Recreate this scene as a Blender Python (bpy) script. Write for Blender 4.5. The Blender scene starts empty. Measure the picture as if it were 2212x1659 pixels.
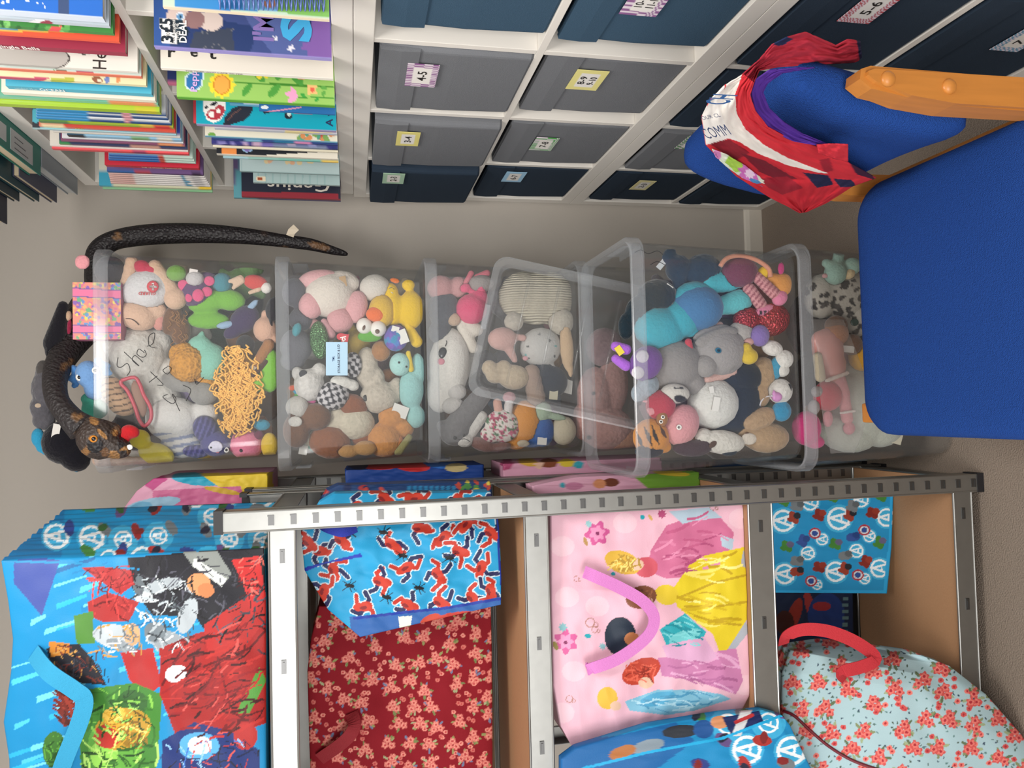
import bpy, bmesh, math, random
import numpy as np
from mathutils import Vector, Matrix, Euler
random.seed(7)
S = bpy.context.scene
COL = S.collection
# ---------------------------------------------------------------- camera (photo was taken with the phone on its side)
F = 1624.0; CU, CV = 829.5, 1106.0; H = 1.56
_D = np.array([764-CU, 765-CV, F]); _D /= np.linalg.norm(_D)
_V = np.array([974-CU, 8810-CV, F]); _V -= _D*(_V@_D); _V /= np.linalg.norm(_V)
_X = np.cross(_V, _D)
cam = bpy.data.cameras.new('camera'); cam.sensor_width = 36; cam.lens = F/2212*36; cam.clip_start = .02
camo = bpy.data.objects.new('camera', cam); COL.objects.link(camo)
def _w(c): return Vector((float(c@_X), float(c@_D), float(-(c@_V))))
_r, _d, _f = _w(np.array([1., 0, 0])), _w(np.array([0, 1., 0])), _w(np.array([0, 0, 1.]))
M = Matrix((_d, _r, -_f)).transposed().to_4x4(); M.translation = (0, 0, H)
camo.matrix_world = M
S.camera = camo
# ---------------------------------------------------------------- light
w = bpy.data.worlds.new('world'); S.world = w; w.use_nodes = True
w.node_tree.nodes['Background'].inputs[0].default_value = (1.0, .985, .962, 1)
w.node_tree.nodes['Background'].inputs[1].default_value = .98
def area(name, loc, target, sx, sy, power, color):
    l = bpy.data.lights.new(name, 'AREA'); l.shape = 'RECTANGLE'; l.size = sx; l.size_y = sy; l.energy = power; l.color = color
    o = bpy.data.objects.new(name, l); COL.objects.link(o); o.location = loc
    o.rotation_euler = (Vector(target)-Vector(loc)).to_track_quat('-Z', 'Y').to_euler(); return o
area('window_daylight', (-1.7, -2.3, 1.5), (.4, 2.2, .8), 2.2, 1.5, 85, (1.0, .985, .96))
area('overhead_fill', (.15, .75, 2.70), (.2, 1.1, 0), .6, .6, 26, (1.0, .97, .93))  # unseen area light, added overhead to brighten boxes, wall and floor
S.view_settings.view_transform = 'Standard'; S.view_settings.look = 'None'; S.view_settings.gamma = 1
S.view_settings.exposure = 0.2
S.view_settings.use_curve_mapping = False
try: S.cycles.transparent_max_bounces = 32
except Exception: pass
# ---------------------------------------------------------------- pixel to place
def ray(x, y):
    c = np.array([1659-y-CU, x-CV, F]); return np.array([c@_X, c@_D, -(c@_V)])
def aY(x, y, Y): r = ray(x, y); return Vector(r*(Y/r[1])) + Vector((0, 0, H))
def aZ(x, y, Z): r = ray(x, y); return Vector(r*((Z-H)/r[2])) + Vector((0, 0, H))
def aX(x, y, X): r = ray(x, y); return Vector(r*(X/r[0])) + Vector((0, 0, H))
def mpp(x, y, Y): return (aY(x, y+10, Y)-aY(x, y, Y)).length/10      # metres per photo pixel on the plane Y
# ---------------------------------------------------------------- materials
def lin(h):
    if not isinstance(h, str): return tuple(h)[:3]
    h = h.lstrip('#'); h = ''.join(c*2 for c in h) if len(h) == 3 else h; c = [int(h[i:i+2], 16)/255 for i in (0, 2, 4)]
    return tuple(v/12.92 if v <= .04045 else ((v+.055)/1.055)**2.4 for v in c)
MATS = {}
def mat(color, rough=.6, metal=0., bump=0., scale=60., var=0., kind='noise', key=None, spec=.5, sheen=0., stretch=None):
    k = key or (color, rough, metal, bump, scale, var, kind, spec, sheen, stretch)
    if k in MATS: return MATS[k]
    m = bpy.data.materials.new('mat_%d' % len(MATS)); MATS[k] = m; m.use_nodes = True
    nt = m.node_tree; b = nt.nodes['Principled BSDF']
    c = lin(color) if color != 'vcol' else (1, 1, 1)
    b.inputs['Base Color'].default_value = (*c, 1); b.inputs['Roughness'].default_value = rough
    b.inputs['Metallic'].default_value = metal; b.inputs['Specular IOR Level'].default_value = spec
    if sheen: b.inputs['Sheen Weight'].default_value = sheen
    src = None
    if color == 'vcol':
        a = nt.nodes.new('ShaderNodeVertexColor'); a.layer_name = 'Col'; src = a.outputs['Color']
        nt.links.new(src, b.inputs['Base Color'])
    if bump or var:
        tc = nt.nodes.new('ShaderNodeTexCoord'); mp = nt.nodes.new('ShaderNodeMapping')
        nt.links.new(tc.outputs['Object'], mp.inputs[0])
        if stretch: mp.inputs['Scale'].default_value = stretch
        if kind == 'voronoi':
            n = nt.nodes.new('ShaderNodeTexVoronoi'); n.inputs['Scale'].default_value = scale; out = n.outputs['Distance']
        elif kind == 'weave':
            n = nt.nodes.new('ShaderNodeTexChecker'); n.inputs['Scale'].default_value = scale
            n2 = nt.nodes.new('ShaderNodeTexNoise'); n2.inputs['Scale'].default_value = scale*.8; n2.inputs['Detail'].default_value = 1
            ad = nt.nodes.new('ShaderNodeMath'); ad.operation = 'ADD'
            nt.links.new(mp.outputs[0], n2.inputs['Vector']); nt.links.new(n.outputs['Fac'], ad.inputs[0]); nt.links.new(n2.outputs['Fac'], ad.inputs[1]); out = ad.outputs[0]
        elif kind == 'wave':
            n = nt.nodes.new('ShaderNodeTexWave'); n.inputs['Scale'].default_value = scale; n.inputs['Distortion'].default_value = 1.5; out = n.outputs['Fac']
        else:
            n = nt.nodes.new('ShaderNodeTexNoise'); n.inputs['Scale'].default_value = scale; n.inputs['Detail'].default_value = 3; out = n.outputs['Fac']
        nt.links.new(mp.outputs[0], n.inputs['Vector'])
        if bump:
            bp = nt.nodes.new('ShaderNodeBump'); bp.inputs['Strength'].default_value = min(1, bump); bp.inputs['Distance'].default_value = .004
            nt.links.new(out, bp.inputs['Height']); nt.links.new(bp.outputs[0], b.inputs['Normal'])
        if var:
            mx = nt.nodes.new('ShaderNodeMix'); mx.data_type = 'RGBA'; mx.blend_type = 'MULTIPLY'
            rp = nt.nodes.new('ShaderNodeMapRange'); rp.inputs[3].default_value = 1-var; rp.inputs[4].default_value = 1+var*.6
            nt.links.new(out, rp.inputs[0]); mx.inputs[0].default_value = 1
            if src: nt.links.new(src, mx.inputs[6])
            else: mx.inputs[6].default_value = (*c, 1)
            nt.links.new(rp.outputs[0], mx.inputs[7]); nt.links.new(mx.outputs[2], b.inputs['Base Color'])
    return m
def plush(c): return mat(c, .95, bump=.55, scale=170, var=.16, sheen=.25, spec=.15)
def fur(c): return mat(c, .98, bump=.95, scale=95, var=.34, sheen=.35, spec=.1)
def plain(c, r=.45): return mat(c, r)
def paint_mat(r=.4): return mat('vcol', r, key=('vcol', r))
def pfab(): return mat('vcol', .9, bump=.5, scale=170, var=.14, sheen=.2, spec=.15, key='vfab')
def plastic(key, milk, tint, rough=.12):
    """thin clear or milky plastic: fresnel gloss over clear, a little diffuse haze"""
    if key in MATS: return MATS[key]
    m = bpy.data.materials.new(key); MATS[key] = m; m.use_nodes = True; nt = m.node_tree
    b = nt.nodes['Principled BSDF']; out = nt.nodes['Material Output']; nt.nodes.remove(b)
    N = nt.nodes.new; L_ = nt.links.new
    tr = N('ShaderNodeBsdfTransparent'); tr.inputs[0].default_value = (.985, .99, .992, 1)
    gl = N('ShaderNodeBsdfGlossy'); gl.inputs['Roughness'].default_value = rough
    lw = N('ShaderNodeLayerWeight'); lw.inputs[0].default_value = .5; pw = N('ShaderNodeMath'); pw.operation = 'POWER'; pw.inputs[1].default_value = 4; L_(lw.outputs['Facing'], pw.inputs[0])
    fr = N('ShaderNodeMath'); fr.operation = 'MULTIPLY_ADD'; fr.inputs[1].default_value = .32; fr.inputs[2].default_value = .035; L_(pw.outputs[0], fr.inputs[0])
    m1 = N('ShaderNodeMixShader'); L_(fr.outputs[0], m1.inputs[0]); L_(tr.outputs[0], m1.inputs[1]); L_(gl.outputs[0], m1.inputs[2])
    df = N('ShaderNodeBsdfDiffuse'); df.inputs[0].default_value = (*lin(tint), 1); ts = N('ShaderNodeBsdfTranslucent'); ts.inputs[0].default_value = (*lin(tint), 1)
    m2 = N('ShaderNodeMixShader'); m2.inputs[0].default_value = .5; L_(df.outputs[0], m2.inputs[1]); L_(ts.outputs[0], m2.inputs[2])
    m3 = N('ShaderNodeMixShader'); m3.inputs[0].default_value = milk; L_(m1.outputs[0], m3.inputs[1]); L_(m2.outputs[0], m3.inputs[2]); L_(m3.outputs[0], out.inputs[0])
    return m
# ---------------------------------------------------------------- objects
def link(name, me, m=None, parent=None, smooth=False, kind=None):
    if isinstance(me, bmesh.types.BMesh):
        bm = me; me = bpy.data.meshes.new(name); bm.to_mesh(me); bm.free()
    o = bpy.data.objects.new(name, me); COL.objects.link(o)
    if m is not None:
        me.materials.clear(); me.materials.append(m)
    if smooth: me.polygons.foreach_set('use_smooth', [True]*len(me.polygons))
    if parent is not None:
        o.parent = parent; o.matrix_parent_inverse = parent_inv(parent)
    if kind: o['kind'] = kind
    return o
def parent_inv(p):
    return Matrix.Translation(-p.location) if p.type == 'EMPTY' else Matrix()
def tag(o, label, cat, group=None):
    o['label'] = label; o['category'] = cat
    if group: o['group'] = group
    return o
def thing(name, label, cat, loc, group=None):
    o = bpy.data.objects.new(name, None); o.empty_display_size = .05; COL.objects.link(o); o.location = loc
    return tag(o, label, cat, group)
# ---------------------------------------------------------------- shapes
def BM(): return bmesh.new()
def bx(bm, x0, x1, y0, y1, z0, z1):
    v = [bm.verts.new((x, y, z)) for x in (x0, x1) for y in (y0, y1) for z in (z0, z1)]
    for f in ((0, 1, 3, 2), (4, 6, 7, 5), (0, 4, 5, 1), (2, 3, 7, 6), (0, 2, 6, 4), (1, 5, 7, 3)): bm.faces.new([v[i] for i in f])
    return bm
def box(name, x0, x1, y0, y1, z0, z1, m, parent=None, bev=0., kind=None, seg=2):
    bm = bx(BM(), x0, x1, y0, y1, z0, z1)
    if bev: bmesh.ops.bevel(bm, geom=bm.edges[:], offset=bev, segments=seg, affect='EDGES', profile=.6)
    return link(name, bm, m, parent, kind=kind)
def ell(bm, c, ax, segs=14):
    """ellipsoid with centre c and three axis vectors"""
    r = bmesh.ops.create_uvsphere(bm, u_segments=segs, v_segments=max(6, segs*2//3), radius=1)
    A = Matrix((ax[0], ax[1], ax[2])).transposed().to_4x4(); A.translation = c
    if A.to_3x3().determinant() < 0: bmesh.ops.reverse_faces(bm, faces=list({f for v in r['verts'] for f in v.link_faces}))
    bmesh.ops.transform(bm, matrix=A, verts=r['verts'])
def tube(bm, pts, rad, n=10, cap=True, flat=1.0, up=None):
    pts = [Vector(p) for p in pts]; rad = rad if isinstance(rad, (list, tuple)) else [rad]*len(pts)
    rings = []; prev = None
    for i, p in enumerate(pts):
        t = (pts[min(i+1, len(pts)-1)]-pts[max(i-1, 0)]); t = t.normalized() if t.length > 1e-9 else Vector((0, 0, 1))
        if up is not None: a = Vector(up)
        elif prev is None: a = Vector((0, 0, 1)) if abs(t.z) < .9 else Vector((1, 0, 0))
        else: a = prev
        s = (a-t*(a@t)).normalized() if False else (a-t*a.dot(t)); s = s.normalized() if s.length > 1e-6 else t.orthogonal().normalized()
        prev = s; q = t.cross(s)
        rings.append([bm.verts.new(p+(s*math.cos(k/n*2*math.pi)*flat+q*math.sin(k/n*2*math.pi))*rad[i]) for k in range(n)])
    for a, b in zip(rings, rings[1:]):
        for k in range(n): bm.faces.new((a[k], a[(k+1) % n], b[(k+1) % n], b[k]))
    if cap: bm.faces.new(rings[0][::-1]); bm.faces.new(rings[-1])
    return bm
def smooth_path(pts, n=6):
    P = [Vector(p) for p in pts]; out = []
    for i in range(len(P)-1):
        a, b, c, d = P[max(i-1, 0)], P[i], P[i+1], P[min(i+2, len(P)-1)]
        for k in range(n):
            t = k/n; out.append(.5*((2*b)+(c-a)*t+(2*a-5*b+4*c-d)*t*t+(3*b-a-3*c+d)*t**3))
    out.append(P[-1]); return out
def strap(bm, pts, width, th, wdir):
    """flat ribbon along pts, width along wdir"""
    pts = [Vector(p) for p in pts]; rings = []
    for i, p in enumerate(pts):
        t = (pts[min(i+1, len(pts)-1)]-pts[max(i-1, 0)]).normalized()
        wd = Vector(wdir[i] if isinstance(wdir, list) else wdir); wd = (wd-t*wd.dot(t)).normalized(); nn = t.cross(wd)
        rings.append([bm.verts.new(p+wd*a*width/2+nn*b*th/2) for a, b in ((-1, -1), (1, -1), (1, 1), (-1, 1))])
    for a, b in zip(rings, rings[1:]):
        for k in range(4): bm.faces.new((a[k], a[(k+1) % 4], b[(k+1) % 4], b[k]))
    bm.faces.new(rings[0][::-1]); bm.faces.new(rings[-1]); return bm
def rrect(hw, hd, r, n=6):
    out = []
    for cx, cy, a0 in ((hw-r, hd-r, 0), (-hw+r, hd-r, 90), (-hw+r, -hd+r, 180), (hw-r, -hd+r, 270)):
        for k in range(n+1):
            a = math.radians(a0+90*k/n); out.append((cx+r*math.cos(a), cy+r*math.sin(a)))
    return out
def loft(bm, rings, cap0=True, cap1=True):
    R = [[bm.verts.new(p) for p in r] for r in rings]; n = len(R[0])
    for a, b in zip(R, R[1:]):
        for k in range(n): bm.faces.new((a[k], a[(k+1) % n], b[(k+1) % n], b[k]))
    if cap0: bm.faces.new(R[0][::-1])
    if cap1: bm.faces.new(R[-1])
    return bm
_TX = {}
def text_mesh(s, bold=0.):
    k = (s, bold)
    if k in _TX: return _TX[k].copy()
    c = bpy.data.curves.new('txt', 'FONT'); c.body = s; c.align_x = 'CENTER'; c.align_y = 'CENTER'; c.offset = bold; c.resolution_u = 2
    o = bpy.data.objects.new('txt', c); COL.objects.link(o); dg = bpy.context.evaluated_depsgraph_get()
    me = bpy.data.meshes.new_from_object(o.evaluated_get(dg)); bpy.data.objects.remove(o); _TX[k] = me; return me.copy()
def text(name, s, loc, right, up, size, m, parent=None, bold=0., wid=None, th=.0006):
    """flat lettering: size = letter height in metres, wid = total width"""
    me = text_mesh(s, bold); right, up = Vector(right).normalized(), Vector(up).normalized(); nrm = right.cross(up)
    co = np.empty(len(me.vertices)*3); me.vertices.foreach_get('co', co); co = co.reshape(-1, 3)
    lo, hi = co.min(0), co.max(0); c = (lo+hi)/2; sy = size/.72; sx = wid/(hi[0]-lo[0]) if wid else sy
    P = np.array(loc)+np.outer((co[:, 0]-c[0])*sx, right)+np.outer((co[:, 1]-c[1])*sy, up)+np.outer(np.full(len(co), th), nrm)
    me.vertices.foreach_set('co', P.ravel()); me.update(); return link(name, me, m, parent)
# ---------------------------------------------------------------- printed colours, per vertex
def in_poly(px, py, poly):
    r = np.zeros(len(px), bool); n = len(poly)
    for i in range(n):
        x0, y0 = poly[i]; x1, y1 = poly[(i+1) % n]
        if y0 == y1: continue
        c = ((y0 > py) != (y1 > py)) & (px < (x1-x0)*(py-y0)/(y1-y0)+x0); r ^= c
    return r
def paint(PX, PY, base, shapes):
    """colours for print coordinates; later shapes lie on top"""
    od = np.argsort(PX, kind='stable'); SX, SY = PX[od], PY[od]; C = np.tile(np.array(lin(base)), (len(PX), 1))
    for s in shapes:
        k = s[0]
        if k == 'p': xs = [p[0] for p in s[1]]; lo, hi = min(xs), max(xs)
        elif k == 'e': R_ = max(s[3], s[4]); lo, hi = s[1]-R_, s[1]+R_
        elif k == 'r': lo, hi = s[1]-s[4], s[1]+s[4]
        elif k == 'l': xs = [p[0] for p in s[1]]; lo, hi = min(xs)-s[2], max(xs)+s[2]
        elif k == 'f': lo, hi = s[1]-s[3], s[1]+s[3]
        else: lo, hi = -1e9, 1e9
        i0, i1 = np.searchsorted(SX, lo), np.searchsorted(SX, hi, 'right')
        if i1 <= i0: continue
        px, py, c = SX[i0:i1], SY[i0:i1], C[i0:i1]
        if k == 'p': m = in_poly(px, py, s[1]); col = s[2]
        elif k == 'e':
            _, cx, cy, rx, ry, rot, col = s; a = math.radians(rot); dx, dy = px-cx, py-cy
            m = ((dx*math.cos(a)+dy*math.sin(a))/rx)**2+((-dx*math.sin(a)+dy*math.cos(a))/ry)**2 < 1
        elif k == 'r':
            _, cx, cy, r0, r1, col = s; d = np.hypot(px-cx, py-cy); m = (d > r0) & (d < r1)
        elif k == 'l':
            _, pts, wd, col = s; m = np.zeros(len(px), bool)
            for (x0, y0), (x1, y1) in zip(pts, pts[1:]):
                L2 = max((x1-x0)**2+(y1-y0)**2, 1e-9); t = np.clip(((px-x0)*(x1-x0)+(py-y0)*(y1-y0))/L2, 0, 1)
                m |= np.hypot(px-x0-t*(x1-x0), py-y0-t*(y1-y0)) < wd/2
        elif k == 'f':
            _, cx, cy, r, n, rot, col = s; d = np.hypot(px-cx, py-cy); a = np.arctan2(py-cy, px-cx)
            m = d < r*(.84+.16*np.cos(n*(a+math.radians(rot))))
        elif k == 'fn': m, col = s[1](px, py)
        c[m] = lin(col)
    out = np.empty_like(C); out[od] = C; return out
def set_col(me, c):
    a = me.color_attributes.new('Col', 'FLOAT_COLOR', 'POINT')
    d = np.ones((len(me.vertices), 4), np.float32); d[:, :3] = c; a.data.foreach_set('color', d.ravel())
# ================================================================ the room
WALLY = 2.64
carpet = mat('#8d8074', .97, bump=.9, scale=260, var=.22, spec=.1)
wallm = mat('#aca59c', .85, bump=.06, scale=120, spec=.3)
white = mat('#dbd6ce', .42, spec=.4)
o = box('floor', -2.3, 1.2, -1.6, 2.7, -.06, 0, carpet, kind='structure'); o['label'] = 'grey brown carpet'
box('wall_back', -2.3, 1.2, WALLY, WALLY+.08, 0, 2.76, wallm, kind='structure')
box('wall_right', 1.17, 1.25, -1.6, WALLY, 0, 2.76, wallm, kind='structure')
box('ceiling', -2.3, 1.25, -1.6, WALLY+.08, 2.76, 2.82, mat('#e4e0da', .9), kind='structure')
bm = BM()
pr = [(0, 0), (.014, 0), (.014, .052), (.009, .066), (.004, .07), (0, .07)]
loft(bm, [[(x, WALLY-a, b) for a, b in pr] for x in (-2.3, 1.17)])
link('baseboard_back', bm, mat('#cdc6ba', .5), kind='structure')

# ================================================================ cube shelving along the right wall: three units stacked
KX, KXB, KY0, KY1, KH = .75, 1.15, 1.118, 2.625, .774
TO, TI = .041, .017
COLY = [KY0+TO]                                   # cell boundaries along the wall
cw = (KY1-KY0-2*TO-3*TI)/4
CELLS = []                                         # (y0,y1) from the far end towards the camera
for i in range(4):
    a = KY1-TO-i*(cw+TI); CELLS.append((a-cw, a))
ROWH = (KH-2*TO-TI)/2
def cube_unit(z0, label, KH=KH, dy=0.):
    KY0, KY1 = globals()['KY0']+dy, globals()['KY1']+dy; ROWH = (KH-2*TO-TI)/2
    t = thing('cube_shelf_unit', label, 'shelf unit', ((KX+KXB)/2, (KY0+KY1)/2, z0), 'stacked white cube shelf units')
    b = .0015
    box('top_panel', KX, KXB, KY0, KY1, z0+KH-TO, z0+KH-.0005, white, t, b)
    box('bottom_panel', KX, KXB, KY0, KY1, z0+.0005, z0+TO, white, t, b)
    box('side_panel', KX, KXB, KY0, KY0+TO, z0+TO, z0+KH-TO, white, t, b)
    box('side_panel', KX, KXB, KY1-TO, KY1, z0+TO, z0+KH-TO, white, t, b)
    zm = z0+TO+ROWH
    box('shelf', KX+.002, KXB, KY0+TO, KY1-TO, zm, zm+TI, white, t, .001)
    for i in range(3):
        y = CELLS[i][0]+dy
        box('divider', KX+.002, KXB, y-TI, y, z0+TO, zm, white, t, .001)
        box('divider', KX+.002, KXB, y-TI, y, zm+TI, z0+KH-TO, white, t, .001)
    return t
H3, DY3 = .835, -.035
cube_unit(0, 'white cube shelf unit standing on the carpet, lowest of the stack of three')
cube_unit(KH, 'white cube shelf unit with fabric boxes, middle of the stack of three')
cube_unit(2*KH, 'white cube shelf unit filled with books, topmost of the stack of three', H3, DY3)

# fabric boxes with age cards
def card(parent, x, y, z, w, h, border, pat, lines, tilt=0.):
    n, m_ = 36, 22; bm = BM(); vs = []
    for j in range(m_+1):
        for i in range(n+1):
            vs.append(bm.verts.new((x, y+(.5-i/n)*w, z+(j/m_-.5)*h)))
    for j in range(m_):
        for i in range(n): bm.faces.new((vs[j*(n+1)+i], vs[j*(n+1)+i+1], vs[(j+1)*(n+1)+i+1], vs[(j+1)*(n+1)+i]))
    r = bmesh.ops.extrude_face_region(bm, geom=bm.faces[:])
    for v in r['geom']:
        if isinstance(v, bmesh.types.BMVert): v.co.x -= .0012
    me = bpy.data.meshes.new('card'); bm.to_mesh(me); bm.free()
    co = np.array([v.co[:] for v in me.vertices]); a = (y-co[:, 1])/w+.5; b = (co[:, 2]-z)/h+.5
    c = np.tile(np.array(lin('#e4e0da')), (len(a), 1)); bd = (a < .14) | (a > .86) | (b < .2) | (b > .8)
    c[bd] = lin(border)
    if pat: c[bd & (((a*36).astype(int) % 2 == 0) ^ ((b*22).astype(int) % 2 == 0))] = lin('#dccfd8')
    set_col(me, c); o = link('age_card', me, paint_mat(.6), parent)
    ink = plain('#23201f', .6)
    for k, s in enumerate(lines):
        zz = z+((len(lines)-1)/2-k)*h*.3
        text('handwriting', s, (x-.0013, y, zz), (0, -1, 0), (0, 0, 1), h*(.3 if len(lines) == 1 else .22), ink, o, bold=.012, wid=w*(.42 if len(lines) == 1 else .4))
GREY = mat('#707276', .92, bump=.35, scale=900, var=.1, spec=.15); NAVY = mat('#2a3644', .92, bump=.35, scale=900, var=.1, spec=.15)
NAVY_LIT = mat('#3a5266', .92, bump=.35, scale=900, var=.1, spec=.15)  # the navy fabric again, light on the near boxes put into its colour
def fabric_box(unit, row, colm, m, label, cd=None, out=.0, gap=0.):
    low = turn = 0.; y0, y1 = CELLS[colm]; y1 -= gap; z0 = unit*KH+TO+row*(ROWH+TI)
    yc = (y0+y1)/2; hw = (y1-y0)/2-.008; h = ROWH-.012-low; xf = KX-out+.004
    t = thing('fabric_box', label, 'storage box', (xf+.17, yc, z0), 'fabric boxes in the cube shelves')
    bm = BM(); rings = []; R = []
    for k, (z, ins) in enumerate(((0, .004), (.006, 0), (h*.5, -.003), (h-.004, 0), (h, .003))):
        rings.append([(xf+.185+a*1.0, yc+b+turn*(a+.18), z0+z) for a, b in rrect(.185-ins, hw-ins, .014, 4)])
    for z, ins in ((h, .008), (.01, .009)):
        rings.append([(xf+.185+a, yc+b+turn*(a+.18), z0+z) for a, b in rrect(.185-ins, hw-ins, .012, 4)])
    loft(bm, rings); link('body', bm, m, t, smooth=False)
    bm = BM()   # folded band along the top of the front
    loft(bm, [[(xf+dx, yc+s*(hw-.002)+turn*.0, z0+z) for dx, z in ((.006, h-.085), (-.0045, h-.083), (-.006, h-.045), (-.0035, h-.002), (.006, h))] for s in (-1, -.3, .3, 1)])
    link('top_band', bm, m, t)
    if cd:
        w_, h_, border, pat, lines, px_, py_ = cd
        q = aX(px_, py_, xf-.0062); card(t, xf-.0062, min(max(q.y, yc-hw+w_/2), yc+hw-w_/2), q.z, w_, h_, border, pat, lines)
C = .1
fabric_box(1, 1, 0, NAVY, 'navy fabric box with a green bordered card reading 2-3, touching the back wall end', (.1, .065, '#a9c9ad', 0, ['2-3'], 850, 385), .03)
fabric_box(1, 1, 1, GREY, 'grey fabric box with a yellow bordered card reading 3-4', (.1, .06, '#dcd17e', 0, ['3-4'], 881, 300), .022, .008)
fabric_box(1, 1, 2, GREY, 'grey fabric box with a purple gingham card reading 4-5', (.11, .068, '#8a5b8c', 1, ['4-5'], 911, 163), .006, .022)
fabric_box(1, 1, 3, NAVY_LIT, 'navy fabric box, coloured paler as lit, beside the one marked 4-5, no card showing', None, .0, .05)
fabric_box(1, 0, 0, NAVY, 'navy fabric box with a blue bordered card reading 6-7', (.1, .065, '#9cc6e2', 0, ['6-7'], 1110, 382), .0, .012)
fabric_box(1, 0, 1, GREY, 'grey fabric box with a green gingham card reading 7-8', (.1, .065, '#4da34e', 1, ['7-8'], 1175, 311), .0, .014)
fabric_box(1, 0, 2, GREY, 'grey fabric box with a yellow bordered card of two lines', (.1, .075, '#dfd68a', 0, ['8-9', '9-10'], 1268, 173), -.006, .035)
fabric_box(1, 0, 3, NAVY_LIT, 'navy fabric box, coloured paler as lit, with a purple gingham card of two lines', (.1, .075, '#8a5b8c', 1, ['10-11', '11-12'], 1398, 2), -.004, .04)
fabric_box(0, 1, 0, NAVY, 'navy fabric box with a pale yellow card reading 2-3 in the lowest unit', (.1, .06, '#e0d6a0', 0, ['2-3'], 1388, 400), .0, .02)
fabric_box(0, 1, 1, GREY, 'grey fabric box with a green card half hidden by the blue chair', (.1, .066, '#4d8a4e', 1, ['3-4'], 1496, 308), .006, .02)
fabric_box(0, 1, 2, NAVY, 'navy fabric box behind the red shirt on the chair', None, .0)
fabric_box(0, 1, 3, NAVY, 'navy fabric box with a red gingham card reading 5-6', (.11, .07, '#b04a52', 1, ['5-6'], 1882, 16), .0)
fabric_box(0, 0, 0, NAVY, 'navy fabric box on the bottom row next to the back wall', None, .0)
fabric_box(0, 0, 1, NAVY, 'navy fabric box on the bottom row behind the chair back', None, .0)
fabric_box(0, 0, 2, NAVY, 'navy fabric box on the bottom row behind the wooden chair post', None, .0)
fabric_box(0, 0, 3, NAVY, 'navy fabric box with a blue striped card on the bottom row', (.11, .07, '#4f8fae', 1, ['7-8'], 2215, 82), .0)

# ================================================================ galvanised shelving
galv = mat('#979794', .36, metal=.92, bump=.03, scale=30, var=.12)
galvd = mat('#646464', .35, metal=.95)
mdf = mat('#a67c58', .75, bump=.1, scale=200, var=.08)
mdfe = mat('#c39a6c', .8)
black = plain('#17161a', .5)
LEVELS = [(1.737, .052), (1.195, .052), (.652, .06), (.086, .052)]
def l_post(parent, x, y, sx, sy, z1, z0=.0, slots=True):
    """angle post: one leg along X, one along Y, corner at x,y"""
    w, th = .042, .0022; bm = BM()
    prof = [(0, 0), (sx*w, 0), (sx*w, sy*th), (sx*(w-.004), sy*.005), (sx*th*2, sy*.005), (sx*.005, sy*th*2), (sx*.005, sy*(w-.004)), (sx*th, sy*w), (0, sy*w)]
    prof = [(0, 0), (sx*w, 0), (sx*w, sy*.003), (sx*.003, sy*.003), (sx*.003, sy*w), (0, sy*w)]
    if sx*sy < 0: prof = prof[::-1]
    loft(bm, [[(x+a, y+b, z) for a, b in prof] for z in (z0+.004, z1)])
    # rolled edges
    for a, b in ((sx*w, sy*.0015), (sx*.0015, sy*w), (sx*.0015, sy*.0015)):
        tube(bm, [(x+a, y+b, z0+.004), (x+a, y+b, z1)], .0026, 8)
    p = link('post', bm, galv, parent)
    for zz in (z0, z1-.012):
        bm = BM()
        prof = [(-sx*.003, -sy*.003), (sx*(w+.003), -sy*.003), (sx*(w+.003), sy*.007), (sx*.007, sy*.007), (sx*.007, sy*(w+.003)), (-sx*.003, sy*(w+.003))]
        if sx*sy < 0: prof = prof[::-1]
        loft(bm, [[(x+a, y+b, z) for a, b in prof] for z in (zz, zz+.018)])
        link('post_cap', bm, black, p)
    if slots:
        bm = BM(); fy = -1 if sy > 0 else 1
        X0, X1 = x+sx*.014, x+sx*.03
        yy = y+(-.0004 if sy > 0 else -.0034+.0)
        bx(bm, -.0105, .0105, -.0006, .0006, -.0055, .0055)
        bx(bm, -.0105, .0105, -.0024, -.0006, -.0065, -.0040)
        bx(bm, .0075, .0105, -.002, -.0006, -.0065, .0065)
        me = bpy.data.meshes.new('slot'); bm.to_mesh(me); bm.free(); me.materials.append(galvd)
        n = int((z1-z0-.05)/.0448)
        for k in range(n):
            s = bpy.data.objects.new('slot', me); COL.objects.link(s); s.parent = p
            s.matrix_parent_inverse = parent_inv(p); s.location = (x+sx*.021, yy, z0+.03+k*.0448)
    return p
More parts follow.
